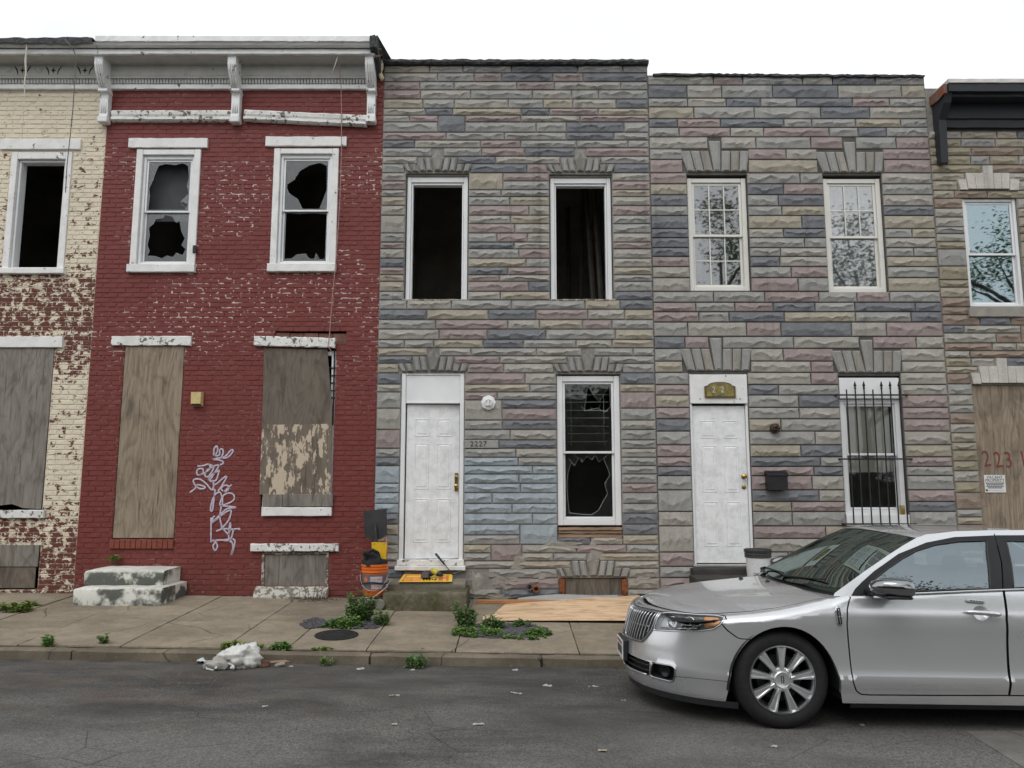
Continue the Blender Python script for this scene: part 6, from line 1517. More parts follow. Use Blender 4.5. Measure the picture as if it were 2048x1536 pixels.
# ================================================================ tools by the open door
bx, by = Xp(749, 1160, 9.40), 9.40
dl = thing('trolley_base', (bx, by, walk_z(bx, by)), 'small wheeled trolley standing under the orange bucket', 'trolley')
gz = walk_z(bx, by)
MB().box(bx-.17, bx+.16, by-.15, by+.17, gz+.115, gz+.135, .006).build('plate', BLACKMET, dl)
STEEL = mat('dull_steel', (.42, .42, .40), (.30, .30, .28), 20, .4, .8)
for (dx, dy) in ((-.06, -.17), (.10, -.18)):
    wm = MB().lathe([(.018, .028), (.052, .026), (.060, .018), (.060, -.018), (.052, -.026), (.018, -.028)], (bx+dx, by+dy, gz+.060), 'Y' if dx > 0 else 'X', 18).build('wheel', mat('grey_rubber', (.20, .19, .17), (.14, .13, .12), 30, .7), dl, smooth=40)
    MB().tube([(bx+dx, by+dy, gz+.06), (bx+dx, by+dy+.02, gz+.12)], .010, 6).build('fork', STEEL, dl)
for (dx, dy) in ((-.12, .12), (.12, .12)): MB().lathe([(.018, .02), (.055, .018), (.055, -.018), (.018, -.02)], (bx+dx, by+dy, gz+.056), 'X', 14).build('wheel', MATS['grey_rubber'], dl, smooth=40)
MB().tube([(bx-.17, by-.16, gz+.135), (bx-.02, by-.19, gz+.11), (bx+.08, by-.17, gz+.18), (bx+.18, by-.15, gz+.26)], .007, 6).build('rail', STEEL, dl, smooth=True)
MB().tube([(bx-.10, by-.14, gz+.13), (bx-.10, by-.20, gz+.15), (bx+.04, by-.20, gz+.12)], .006, 6).build('rail', STEEL, dl, smooth=True)
bz = gz+.137; BH = .37
bk = thing('orange_bucket', (bx, by, bz), 'orange plastic bucket with printed label standing left of the concrete steps', 'bucket')
ORG = mat('orange_plastic', (.72, .17, .025), (.60, .13, .02), 12, .4)
rb_, rt_ = .130, .152
MB().lathe([(rb_-.004, 0), (rb_, .006), (rb_+(rt_-rb_)*.75, BH*.74), (rt_+.008, BH*.75), (rt_+.008, BH*.775), (rt_-.001, BH*.785), (rt_, BH*.84), (rt_+.008, BH*.85), (rt_+.008, BH*.875), (rt_+.001, BH*.885), (rt_+.002, BH*.93), (rt_+.010, BH*.94), (rt_+.010, BH), (rt_-.003, BH), (rb_-.006, .02), (0, .02)], (bx, by, bz), 'Z', 40, cap=False).build('shell', ORG, bk, smooth=40)
def rad(h): return rb_+(rt_-rb_)*(h/BH)
def wrap(name, a0, a1, h0, h1, m_, off=.0012, par=bk, n=18):
    MB().grid(lambda u, v: (lambda a, h: (bx+math.cos(a)*(rad(h)+off), by+math.sin(a)*(rad(h)+off), bz+h))(a0+(a1-a0)*u, h0+(h1-h0)*v), n, 3).build(name, m_, par, smooth=True, fix=False)
PUR = mat('label_grey_violet', (.17, .15, .19), (.13, .12, .15), 9, .5); PALE = mat('label_pale', (.58, .56, .60), None, 9, .5)
wrap('label', -math.pi+.15, -.15, .085, .255, PUR)
wrap('label_panel', -math.pi/2-.18, -math.pi/2+.85, .165, .232, PALE, .002); wrap('label_panel', -math.pi/2-.10, -math.pi/2+.85, .090, .140, PALE, .002)
def wrap_text(s, size, ang, h, m_):
    me = text_mesh(s, size, m_, .0004)
    for v in me.vertices:
        a = ang+v.co.x/rad(h); hh_ = h+v.co.y; v.co = (bx+math.cos(a)*(rad(hh_)+.0026+v.co.z), by+math.sin(a)*(rad(hh_)+.0026+v.co.z), bz+hh_)
    link(bpy.data.objects.new('lettering', me), bk)
OTX = mat('label_orange', (.70, .19, .04), None, 9, .5)
wrap_text("HOMER'S", .036, -math.pi/2+.34, .198, OTX); wrap_text('BUCKET', .036, -math.pi/2+.36, .116, OTX)
# diamond emblem on the label
mb = MB(); a0 = -math.pi/2-.62
for (da, dh) in ((0, .036), (.24, 0), (0, -.036), (-.24, 0)): a = a0+da; h = .20+dh; mb.v.append((bx+math.cos(a)*(rad(h)+.0025), by+math.sin(a)*(rad(h)+.0025), bz+h))
mb.f = [(0, 1, 2, 3)]; mb.build('emblem', OTX, bk, fix=False)
MB().tube([(bx+math.cos(a)*(rt_+.016), by+math.sin(a)*(rt_+.016), bz+.275-.20*math.sin((a+math.pi)/math.pi*math.pi)*1.0+.0) for a in [-math.pi+.0+math.pi*k/20 for k in range(21)]], .0035, 6).build('handle', STEEL, bk, smooth=True)
MB().tube([(bx+math.cos(a)*(rt_+.012), by+math.sin(a)*(rt_+.012), bz+.158+.012*math.sin(a*3)) for a in [-math.pi-.3+(math.pi+.6)*k/20 for k in range(21)]], .009, 6).build('bungee_cord', BLACKMET, bk, smooth=True)
# dark cloth stuffed in the bucket
cl_ = thing('black_cloth', (bx, by, bz+BH), 'crumpled black cloth heaped in the mouth of the orange bucket', 'cloth')
mb = MB(); n = 26
def lump(u, v):
    a = 2*math.pi*u; r = .150*math.sin(math.pi*.5*(1-v)*.98+.02)
    h = .15*v**.7*(1-.25*math.cos(a-2.6))
    q = noise.noise(Vector((math.cos(a)*2.2, math.sin(a)*2.2, v*3)))*.035
    return (bx-.01+math.cos(a)*(r+q)-.035*v, by+math.sin(a)*(r+q), bz+BH-.03+h+q*.8)
mb.grid(lump, 30, 12); mb.build('cloth', mat('black_fabric', (.012, .012, .014), (.022, .022, .024), 30, .9, bmp=.5, bscale=120), cl_, smooth=True, fix=False)
for k in range(5):
    a = .6+k*.9; MB().tube([(bx-.03+.09*math.cos(a+t), by-.05+.09*math.sin(a+t), bz+BH+.02+.05*k*.5+.05*math.sin(t*2)) for t in (0, .4, .8, 1.2, 1.6)], [.004, .018, .022, .018, .004], 7).build('fold', MATS['black_fabric'], cl_, smooth=True)
yp = thing('yellow_clipboard', (bx+.04, by+.06, bz+.2), 'yellow plastic sheet standing upright in the orange bucket', 'plastic sheet')
x0, z0 = Xp(743, 1130, 9.47), Zp(1130, 9.47); x1, z1 = Xp(774, 1084, 9.47), Zp(1084, 9.47)
YEL = mat('yellow_sheet', (.70, .45, .02), (.62, .38, .02), 5, .45)
MB().prism([(x0+.005, z0-.15), (x1-.012, z0-.15), (x1, z1-.006), (x0-.002, z1)], 9.455, 9.470).build('sheet', YEL, yp)
for xx in (x0+.03, x1-.03): MB().lathe([(.008, 0), (.008, -.003), (0, -.004)], (xx, 9.455, z1-.02), 'Y', 8).build('rivet', STEEL, yp)
sv = thing('black_shovel', (bx, 9.5, bz+.2), 'black shovel standing blade up in the bucket against the wall', 'shovel')
BL = mat('black_shovel_plastic', (.016, .016, .017), (.026, .026, .027), 14, .6)
def blade(u, v):
    w = .135+.012*v; x = -w+2*w*u; z = .37*v; bow = .035*(1-(2*u-1)**2)
    shoulder = .05*max(0, 1-v*5)*abs(2*u-1)**2
    return (x, bow+.06*v, z+shoulder)
shm = Matrix.Translation((Xp(752, 1080, 9.74), 9.74, Zp(1080, 9.74))) @ Matrix.Rotation(-.085, 4, 'Y')
mb = MB(); mb.grid(blade, 16, 10); mb.grid(lambda u, v: (lambda p: (p[0], p[1]+.006, p[2]))(blade(u, v)), 16, 10); mb.build('blade', BL, sv, smooth=True, m=shm, fix=False)
MB().tube([(0, .03, .20), (0, .012, .10), (0, .0, -.02), (.03, -.02, -.12), (.08, -.12, -.50)], [.010, .020, .022, .019, .019], 10).build('shaft', BL, sv, smooth=True, m=shm)
oc = thing('orange_lead', (bx+.1, 9.55, bz+BH+.2), 'thin orange strap looped behind the yellow sheet', 'strap')
MB().tube([(Xp(757, 1082, 9.6), 9.6, Zp(1084, 9.6)), (Xp(765, 1078, 9.6), 9.6, Zp(1079, 9.6)), (Xp(773, 1075, 9.6), 9.6, Zp(1075, 9.6)), (Xp(774, 1085, 9.6), 9.6, Zp(1088, 9.6)), (Xp(774, 1100, 9.52), 9.52, Zp(1115, 9.52))], .005, 6).build('strap', ORG, oc, smooth=True)
# printed yellow sign lying on the top step, drill, long-handled tool
sy0 = zup+.006
ys_ = thing('yellow_sign', (-1.05, 9.7, sy0), 'yellow and orange printed sign lying flat on the concrete step', 'sign')
A = [(Xp(797, 1167, 9.52), 9.52), (Xp(904, 1164, 9.52), 9.53), (Xp(905, 1148, 9.9), 9.89), (Xp(808, 1149, 9.9), 9.89)]
def sz(x, y): return zup+.008+(Zp(1149, 9.89)-zup-.008)*(y-9.52)/.37
MB().slab(A, lambda x, y: sz(x, y)-.002, lambda x, y: sz(x, y)+.002).build('sheet', mat('sign_yellow', (.80, .52, .03), (.72, .45, .03), 6, .4), ys_)
SR = mat('sign_red_orange', (.66, .14, .03), (.58, .11, .03), 9, .4)
def sq(u, v): return (A[0][0]*(1-u)*(1-v)+A[1][0]*u*(1-v)+A[2][0]*u*v+A[3][0]*(1-u)*v, A[0][1]*(1-u)*(1-v)+A[1][1]*u*(1-v)+A[2][1]*u*v+A[3][1]*(1-u)*v)
def sbox(u0, u1, v0, v1, m_, nm='print'): MB().slab([sq(u0, v0), sq(u1, v0), sq(u1, v1), sq(u0, v1)], lambda x, y: sz(x, y)+.0022, lambda x, y: sz(x, y)+.0032).build(nm, m_, ys_)
for (u0, u1, v0, v1) in ((.05, .08, .1, .9), (.05, .40, .84, .92), (.05, .40, .10, .18), (.20, .23, .18, .50), (.37, .40, .18, .84), (.08, .37, .50, .56), (.74, .82, .1, .92), (.88, .93, .1, .92), (.82, .88, .45, .55)): sbox(u0, u1, v0, v1, SR)
for k in range(5): sbox(.44+.055*k, .475+.055*k, .16+.04*(k % 2), .36+.05*(k % 3), BLACKMET)
sbox(.10, .19, .22, .46, mat('sign_orange_pale', (.78, .30, .06), None, 9, .4)); sbox(.24, .36, .22, .46, MATS['sign_orange_pale'])
dx, dy_ = Xp(862, 1155, 9.72), 9.70; dz = sz(0, 9.70)+.004
drl = thing('cordless_drill', (dx, dy_, dz), 'black and yellow cordless drill lying on the yellow sign', 'drill')
DY = mat('drill_yellow', (.55, .50, .10), (.45, .40, .07), 20, .45)
MB().box(dx-.115, dx-.005, dy_-.07, dy_+.04, dz, dz+.075, .014).build('battery', mat('drill_black', (.018, .018, .02), (.03, .03, .03), 20, .45), drl)
MB().box(dx-.108, dx-.022, dy_-.0745, dy_-.069, dz+.010, dz+.062, .003).build('battery_label', mat('label_grey', (.13, .11, .11), None, 9, .5), drl)
MB().tube([(dx-.01, dy_-.01, dz+.045), (dx+.02, dy_, dz+.05), (dx+.055, dy_+.02, dz+.06)], [.028, .024, .026], 10).build('grip', MATS['drill_black'], drl, smooth=True)
MB().tube([(dx+.015, dy_+.05, dz+.085), (dx+.05, dy_+.0, dz+.075), (dx+.09, dy_-.02, dz+.055)], [.034, .040, .038], 12).build('motor_housing', DY, drl, smooth=True)
MB().tube([(dx+.085, dy_-.02, dz+.056), (dx+.12, dy_-.03, dz+.045), (dx+.15, dy_-.04, dz+.038)], [.036, .028, .016], 12).build('chuck', MATS['drill_black'], drl, smooth=True)
MB().tube([(dx+.15, dy_-.04, dz+.038), (dx+.20, dy_-.055, dz+.026)], .005, 6).build('bit', STEEL, drl)
tl = thing('long_handled_tool', (Xp(905, 1150, 9.8), 9.8, sy0), 'slim tool with blue grip leaning from the step against the door', 'hand tool')
a = Vector((Xp(871, 1107, 9.93), 9.93, Zp(1107, 9.93))); c_ = Vector((Xp(905, 1147, 9.86), 9.86, sz(0, 9.86)+.016)); mdp = a+(c_-a)*.52
MB().tube([a, a+(mdp-a)*.08, mdp], [.010, .017, .011], 10).build('grip', mat('blue_grip', (.045, .065, .11), (.035, .05, .085), 30, .6), tl, smooth=True)
MB().tube([mdp, c_], .0065, 8).build('shaft', mat('dark_steel', (.12, .11, .11), None, 20, .35, .9), tl, smooth=True)
MB().tube([c_, c_+Vector((.03, .0, .002)), c_+Vector((.08, .02, .02)), c_+Vector((.14, .03, .03))], [.012, .014, .009, .003], 8).build('head', MATS['dark_steel'], tl, smooth=True)
# white tub with black lid on the dark doorstep
wbx, wby = Xp(1515, 1120, 9.62), 9.60; wbz = Zp(1156, 9.42)+.002
wt_ = thing('white_bucket', (wbx, wby, wbz), 'white plastic bucket with black lid standing before the closed white door', 'bucket')
top_z = Zp(1098, 9.60)
MB().lathe([(.135, 0), (.150, (top_z-wbz)*.80), (.152, (top_z-wbz)*.82), (0, (top_z-wbz)*.82)], (wbx, wby, wbz), 'Z', 32).build('shell', mat('white_plastic_tub', (.74, .75, .76), (.64, .65, .66), 6, .5), wt_, smooth=40)
h_ = top_z-wbz; MB().lathe([(.156, h_*.70), (.160, h_*.72), (.156, h_*.78), (.162, h_*.80), (.157, h_*.87), (.164, h_*.89), (.166, h_*.98), (.160, h_), (.150, h_*.995), (.148, h_*.96), (0, h_*.955)], (wbx, wby, wbz), 'Z', 32, cap=False).build('lid', mat('black_lid', (.014, .014, .016), (.05, .05, .05), 50, .5), wt_, smooth=30)
MB().grid(lambda u, v: (wbx+math.cos(-2.3+1.3*u)*.1485, wby+math.sin(-2.3+1.3*u)*.1485, wbz+h_*(.15+.45*v)), 10, 2).build('label', mat('tub_label', (.50, .51, .53), (.66, .67, .68), 90, .6), wt_, smooth=True, fix=False)

# ================================================================ boards leaning at the wall foot
def lean_board(name, label, px0, px1, pyt0, pyt1, pyb, yb_, yt_, m_, seed, sag=0.0, th=.014):
    t = thing(name, (Xp((px0+px1)/2, pyb, yb_), yb_, walk_z(0, yb_)), label, 'board'); rnd = random.Random(seed); mb = MB(); n = 16; F_ = []
    def surf(u, v, d):
        zt_ = Zp(pyt0+(pyt1-pyt0)*u-sag*math.sin(math.pi*min(1, u*1.3)), yt_); zb_ = Zp(pyb, yb_)
        pxx = px0+(px1-px0)*u; X0 = Xp(pxx, pyb, yb_); X1 = Xp(pxx, pyt0, yt_)
        return (X0+(X1-X0)*v*.4, yb_+(yt_-yb_)*v+d, zb_+(zt_-zb_)*v-d*.25)
    mb.grid(lambda u, v: surf(u, v, 0), n, 6); mb.grid(lambda u, v: surf(u, v, th), n, 6)
    w = n+1; k0 = w*7
    for i in range(n): mb.f += [(i, i+1, k0+i+1, k0+i), (6*w+i, 6*w+i+1, k0+6*w+i+1, k0+6*w+i)]
    for j in range(6): mb.f += [(j*w, (j+1)*w, k0+(j+1)*w, k0+j*w), (j*w+n, (j+1)*w+n, k0+(j+1)*w+n, k0+j*w+n)]
    mb.build('sheet', m_, t); return t
lean_board('plywood_sheet', 'fresh tan plywood sheet leaning low against the wall left of the car', 965, 1330, 1208, 1189, 1241, onwalk(1100, 1245)[1], 9.88, PLYNEW, 1, 5)
gb = lean_board('painted_board', 'grey board with a yellow paint streak propped behind the plywood sheet', 1036, 1240, 1196, 1190, 1215, 9.55, 9.90, mat('grey_painted_board', (.36, .36, .35), (.30, .30, .29), 8, .7), 2, 5)
MB().grid(lambda u, v: (lambda px_: (Xp(px_, 1190, 9.885), 9.885-.008, Zp(1196.5-7.2*math.sin((px_-1030)/220*1.9)*0-(px_-1036)*.035-3.2*v, 9.885)))(1078+66*u), 10, 2).build('paint_streak', mat('yellow_streak', (.60, .45, .04), (.5, .36, .06), 30, .6), gb, fix=False)
pl = thing('timber_offcut', (Xp(1000, 1205, 9.7), 9.7, walk_z(0, 9.7)), 'narrow timber offcut lying behind the left end of the plywood sheet', 'timber')
MB().box(Xp(953, 1204, 9.72), Xp(1120, 1204, 9.72), 9.70, 9.80, Zp(1208, 9.7), Zp(1201, 9.7), .004).build('timber', mat('orange_timber', (.40, .20, .09), (.30, .14, .06), 12, .8, stretch=(.2, 1, 1)), pl)
for xx in (Xp(965, 1204, 9.72), Xp(1110, 1204, 9.72)): MB().box(xx, xx+.09, 9.71, 9.79, walk_z(xx, 9.75)-.01, Zp(1208.2, 9.7), .006).build('block', mat('chock_brick', (.16, .13, .11), None, 20, .9), pl)

# ================================================================ pavement details
mx, my = onwalk(673, 1271); mz = walk_z(mx, my)
mh = thing('meter_cover', (mx, my, mz), 'round black iron meter cover set in the pavement slab', 'cover')
IRON = mat('cast_iron', (.022, .024, .027), (.04, .04, .042), 30, .55, .5, bmp=.4)
tiltm = Matrix.Translation((mx, my, mz+.004)) @ Matrix.Rotation(SLOPE, 4, 'Y') @ Matrix.Rotation(.041, 4, 'X')
MB().lathe([(.215, -.02), (.215, .006), (.205, .010), (.195, .006), (.190, .008), (.10, .011), (0, .012)], (0, 0, 0), 'Z', 40).build('lid', IRON, mh, smooth=30, m=tiltm)
for k in range(4): MB().box(-.12+.02*k, .12-.02*k, -.10+.065*k, -.085+.065*k, .009, .0145, .002).build('rib', IRON, mh, m=tiltm)
GRAV = mat('dark_gravel', (.045, .046, .05), (.12, .12, .125), 60, .9, bmp=.5)
def pit(name, label, ring, n, seed, big=.022):
    rnd = random.Random(seed); pts = [onwalk(*p) for p in ring]
    cx_ = sum(p[0] for p in pts)/len(pts); cy_ = sum(p[1] for p in pts)/len(pts); mb = MB()
    k = len(pts); mb.add([(cx_, cy_, walk_z(cx_, cy_)+.014)]+[(x, y, walk_z(x, y)+.003) for x, y in pts], [(0, 1+i, 1+(i+1) % k) for i in range(k)])
    xs_ = [p[0] for p in pts]; ys_2 = [p[1] for p in pts]; c_ = 0
    while c_ < n:
        x, y = rnd.uniform(min(xs_), max(xs_)), rnd.uniform(min(ys_2), max(ys_2))
        if not inpoly((x, y), pts): continue
        c_ += 1; r = rnd.uniform(.3, 1)*big; z = walk_z(x, y)+.010
        v = [(x+r*rnd.uniform(.6, 1.2)*math.cos(a), y+r*rnd.uniform(.6, 1.2)*math.sin(a), z+rnd.uniform(-.2, .4)*r) for a in (0, 1.26, 2.5, 3.8, 5.0)]
        mb.add(v+[(x, y, z+r*rnd.uniform(.5, .9))], [(i, (i+1) % 5, 5) for i in range(5)])
    o = mb.build(name, GRAV, None, fix=False); return tag(o, label, 'gravel', kind='stuff')
pit('gravel_patch', 'patch of dark broken gravel in the pavement behind the meter cover', [(598, 1252), (606, 1243), (625, 1236), (650, 1240), (700, 1238), (758, 1240), (764, 1252), (752, 1258), (700, 1259), (640, 1256), (612, 1258)], 420, 3)
pit('gravel_patch', 'patch of grey gravel with weeds in the pavement before the plywood', [(915, 1262), (930, 1250), (990, 1246), (1060, 1249), (1095, 1256), (1098, 1270), (1075, 1276), (980, 1277), (925, 1273)], 420, 5, .019)

# ================================================================ weeds
def mat_leaf(name, c, c2):
    m, nt, b = nodes(name)
    r_ = nd(nt, 'ObjectInfo').outputs['Random']; n_ = tnoise(nt, pos(nt), 38, 2)
    col(nt, b, mix(nt, ramp(nt, n_, (.35, 0.0), (.65, 1.0)), c, c2)); b.inputs['Roughness'].default_value = .6; b.inputs['Specular IOR Level'].default_value = .25
    try: b.inputs['Subsurface Weight'].default_value = .0
    except Exception: pass
    return m
LEAF = mat_leaf('weed_leaf', (.11, .215, .05), (.18, .30, .08)); LEAF2 = mat_leaf('weed_leaf_dark', (.075, .165, .045), (.135, .24, .07)); LEAF3 = mat_leaf('weed_leaf_yellowish', (.15, .22, .05), (.21, .28, .075))
DRY = mat('dry_stalk', (.14, .10, .065), (.09, .065, .045), 20, .9)
def leaf_quad(mb, p, d, up, L, w):
    d = d.normalized(); s = d.cross(up); s = s.normalized() if s.length > 1e-5 else Vector((1, 0, 0)); u2 = s.cross(d)
    a = p; m1 = p+d*L*.45+u2*L*.10; t = p+d*L-u2*L*.06
    mb.add([a, m1+s*w, t, m1-s*w, m1-u2*w*.5], [(0, 1, 4), (0, 4, 3), (1, 2, 4), (4, 2, 3)])
def weed(label, x, y, z, n_stem, height, spread, leaf_l, lm, seed, kind='leafy', per=14, name='weed'):
    rnd = random.Random(seed); t = thing(name, (x, y, z), label, 'weed', 'weeds growing from the pavement and kerb'); st = MB(); lv = MB()
    for k in range(n_stem):
        a = rnd.uniform(0, 2*math.pi); r = spread*math.sqrt(rnd.random()); bxx, byy = x+r*math.cos(a)*.75, y+r*math.sin(a)*.45
        h = height*rnd.uniform(.45, 1.0)*(1-.45*(r/max(spread, .01))**2); lean = Vector((math.cos(a)*rnd.uniform(.05, .4), math.sin(a)*rnd.uniform(.0, .3), 1))
        p0 = Vector((bxx, byy, z-.01)); p1 = p0+lean*h*.55; p2 = p1+(lean+Vector((rnd.uniform(-.3, .3), rnd.uniform(-.3, .3), 0)))*h*.45
        st.tube([p0, p1, p2], [.004, .003, .0015], 4)
        if kind == 'dry': 
            for j in range(2): q = p1+(p2-p1)*rnd.random(); st.tube([q, q+Vector((rnd.uniform(-.06, .06), rnd.uniform(-.03, .03), rnd.uniform(.03, .09)))], [.002, .001], 4)
            continue
        for j in range(per):
            tt = rnd.uniform(.12, 1)**.8; p = p0+(p1-p0)*min(1, tt*2) if tt < .5 else p1+(p2-p1)*(tt-.5)*2
            b_ = rnd.uniform(0, 2*math.pi); d = Vector((math.cos(b_), math.sin(b_), rnd.uniform(-.25, .7)))
            L = leaf_l*rnd.uniform(.55, 1.15)*(1-.35*tt); leaf_quad(lv, p, d, Vector((0, 0, 1)), L, L*rnd.uniform(.20, .32))
    st.build('stems', mat('green_stem', (.09, .13, .04), (.12, .10, .05), 20, .8) if kind != 'dry' else DRY, t)
    tag(t.children[0], kind='stuff') if t.children else None
    if lv.v: tag(lv.build('leaves', lm, t, fix=False), kind='stuff')
    return t
def ww(label, px, py, *a, road=False, **k):
    x, y = (onroad if road else onwalk)(px, py); return weed(label, x, y, (road_z if road else walk_z)(x, y), *a, **k)
rs_ = random.Random(77)
for (px, py, ns, h, sp, L, lm, lab) in (
    (22, 1222, 34, .13, .26, .075, LEAF3, 'bushy green weed at the far left edge of the pavement'),
    (58, 1211, 16, .08, .13, .055, LEAF3, 'small weed just right of the bushy one at the left edge'),
    (304, 1208, 14, .20, .09, .06, LEAF2, 'weed growing at the right corner of the white marble steps'),
    (98, 1291, 9, .13, .05, .055, LEAF, 'leftmost small weed in the joint behind the kerb'),
    (206, 1287, 7, .13, .04, .045, LEAF, 'thin weed in the kerb joint in front of the marble steps'),
    (468, 1296, 20, .10, .13, .06, LEAF3, 'weed in the kerb joint directly above the white bag'),
    (517, 1295, 9, .055, .09, .045, LEAF3, 'flat weed in the kerb joint right of the white bag'),
    (560, 1297, 16, .10, .11, .05, LEAF, 'weed in the kerb joint left of the meter cover'),
    (645, 1299, 10, .05, .11, .04, LEAF3, 'low sparse weed in the kerb joint below the meter cover'),
    (720, 1243, 60, .42, .13, .065, LEAF2, 'tall leafy weed standing in front of the orange bucket'),
    (690, 1254, 34, .17, .20, .055, LEAF, 'low weed spreading over the gravel behind the meter cover'),
    (664, 1254, 16, .10, .12, .05, LEAF2, 'small weed at the left side of the gravel patch by the bucket'),
    (764, 1250, 16, .24, .07, .055, LEAF2, 'upright weed at the left foot of the concrete steps'),
    (932, 1255, 34, .33, .12, .06, LEAF2, 'tall weed at the right foot of the concrete steps'),
    (955, 1268, 60, .11, .33, .045, LEAF, 'dense low weed mat at the left of the gravel before the plywood'),
    (988, 1258, 26, .20, .14, .06, LEAF2, 'leafy weed touching the left end of the plywood sheet'),
    (1040, 1274, 46, .07, .33, .035, LEAF, 'thin weed strip along the front of the gravel before the plywood'),
    (1078, 1270, 50, .11, .16, .04, LEAF, 'rounded weed at the right end of the gravel before the plywood'),
    (1045, 1253, 18, .11, .14, .045, LEAF2, 'weed behind the gravel close to the plywood edge')):
    ww(lab, px, py, int(ns*1.15)+1, h*.92, sp*1.08, L*1.05, lm, rs_.randint(0, 9999), per=16)
ww('dark leafy weed growing at the foot of the kerb below the concrete steps', 832, 1336, 16, .22, .10, .055, LEAF2, 31, road=True)
ww('small sprig growing at the foot of the kerb below the meter cover', 652, 1332, 8, .14, .06, .045, LEAF, 33, road=True)
ww('dry brown stalks in front of the red house cellar window', 626, 1200, 16, .24, .22, .03, LEAF, 35, kind='dry', name='dry_weed')
x, y = Xp(226, 1118, 9.93), 9.93
weed('fresh green sprig on the red house door ledge above the marble steps', x, 9.93, Zp(1122, 9.95), 10, .10, .10, .07, LEAF3, 36)
dd = MB(); rnd = random.Random(12)
for k in range(160):
    px_, py__ = rnd.gauss(620, 26), rnd.gauss(1199, 3.0); x, y = onwalk(px_, min(1206, max(1194, py__))); p = Vector((x, min(y, 9.84), walk_z(x, y)+.006)); leaf_quad(dd, p, Vector((rnd.uniform(-1, 1), rnd.uniform(-1, 1), rnd.uniform(0, .4))), Vector((0, 0, 1)), rnd.uniform(.02, .05), .008)
tag(dd.build('dead_leaves', DRY, None, fix=False), 'scatter of dead leaves under the red house cellar window', 'leaves', kind='stuff')

# ================================================================ rubbish in the gutter and on the road
BAGM = mat('white_plastic_bag', (.66, .66, .64), (.50, .49, .46), 9, .45, bmp=.3, bscale=30)
bgx, bgy = onroad(468, 1338); bgz = road_z(bgx, bgy)
bag = thing('white_bag', (bgx, bgy, bgz), 'crumpled white plastic bag lying in the gutter', 'bag')
def bagf(u, v):
    a = 2*math.pi*u; b_ = math.pi*(v-.0); d = Vector((math.cos(a)*math.sin(b_), math.sin(a)*math.sin(b_), math.cos(b_)))
    q = 1+.36*noise.noise(d*1.7+Vector((3, 1, 2)))+.34*abs(noise.noise(d*3.4))-.36*abs(noise.noise(d*5.6))
    return (bgx+.02+d.x*.165*q, bgy+.06+d.y*.12*q, bgz+max(.002, .085+d.z*.115*q+.045*d.x*d.z))
mb = MB(); mb.grid(bagf, 46, 26); mb.build('sack', BAGM, bag, smooth=True, fix=False)
def bag2(u, v):
    a = 2*math.pi*u; b_ = math.pi*v; d = Vector((math.cos(a)*math.sin(b_), math.sin(a)*math.sin(b_), math.cos(b_))); q = 1+.4*noise.noise(d*2.1+Vector((8, 2, 5)))
    return (bgx-.13+d.x*.11*q, bgy-.03+d.y*.07*q, bgz+max(.002, .045+d.z*.06*q))
mb = MB(); mb.grid(bag2, 24, 14); mb.build('neck', mat('grey_plastic_bag', (.36, .34, .31), (.28, .27, .25), 9, .5, bmp=.3, bscale=30), bag, smooth=50, fix=False)
MB().tube([(bgx-.05+.075*math.cos(t), bgy-.09+.05*math.sin(t), bgz+.02+.035*abs(math.sin(t))) for t in [-.6+4.3*k/16 for k in range(17)]], .011, 6).build('handle_loop', BAGM, bag, smooth=True)
MB().tube([(bgx-.23, bgy-.02, bgz+.07), (bgx-.21, bgy-.08, bgz+.02), (bgx-.14, bgy-.10, bgz+.012)], .009, 6).build('handle_loop', BAGM, bag, smooth=True)
PAPER = mat('litter_paper', (.46, .455, .43), (.34, .335, .31), 20, .8); PALEB = mat('pale_blue_tissue', (.55, .62, .66), (.48, .55, .58), 20, .8); LEAFY = mat('pale_leaf', (.40, .36, .27), (.30, .27, .2), 20, .8)
def scrap(label, px, py, l, w, ang, m_, seed, lift=.009, name='paper_scrap', cat='litter', pave=False):
    x, y = (onwalk if pave else onroad)(px, py); z = (walk_z if pave else road_z)(x, y); rnd = random.Random(seed); mb = MB()
    ca, sa = math.cos(ang), math.sin(ang)
    def f(u, v, d=0):
        a = (u-.5)*l*.8*(1-.3*abs(v-.5)); b_ = (v-.5)*w*(1+.3*math.sin(u*5+seed)); h = .004+lift*abs(noise.noise(Vector((u*3+seed, v*3, seed*.7))))*1.6
        return (x+a*ca-b_*sa, y+a*sa+b_*ca, z+h+d)
    mb.grid(lambda u, v: f(u, v), 6, 4); mb.grid(lambda u, v: f(u, v, -.002), 6, 4)
    return tag(mb.build(name, m_, None, smooth=True, fix=False), label, cat, 'litter scattered on the road')
scrap('pale blue tissue beside the left of the white bag', 412, 1326, .20, .10, .3, PALEB, 1, .05, 'tissue')
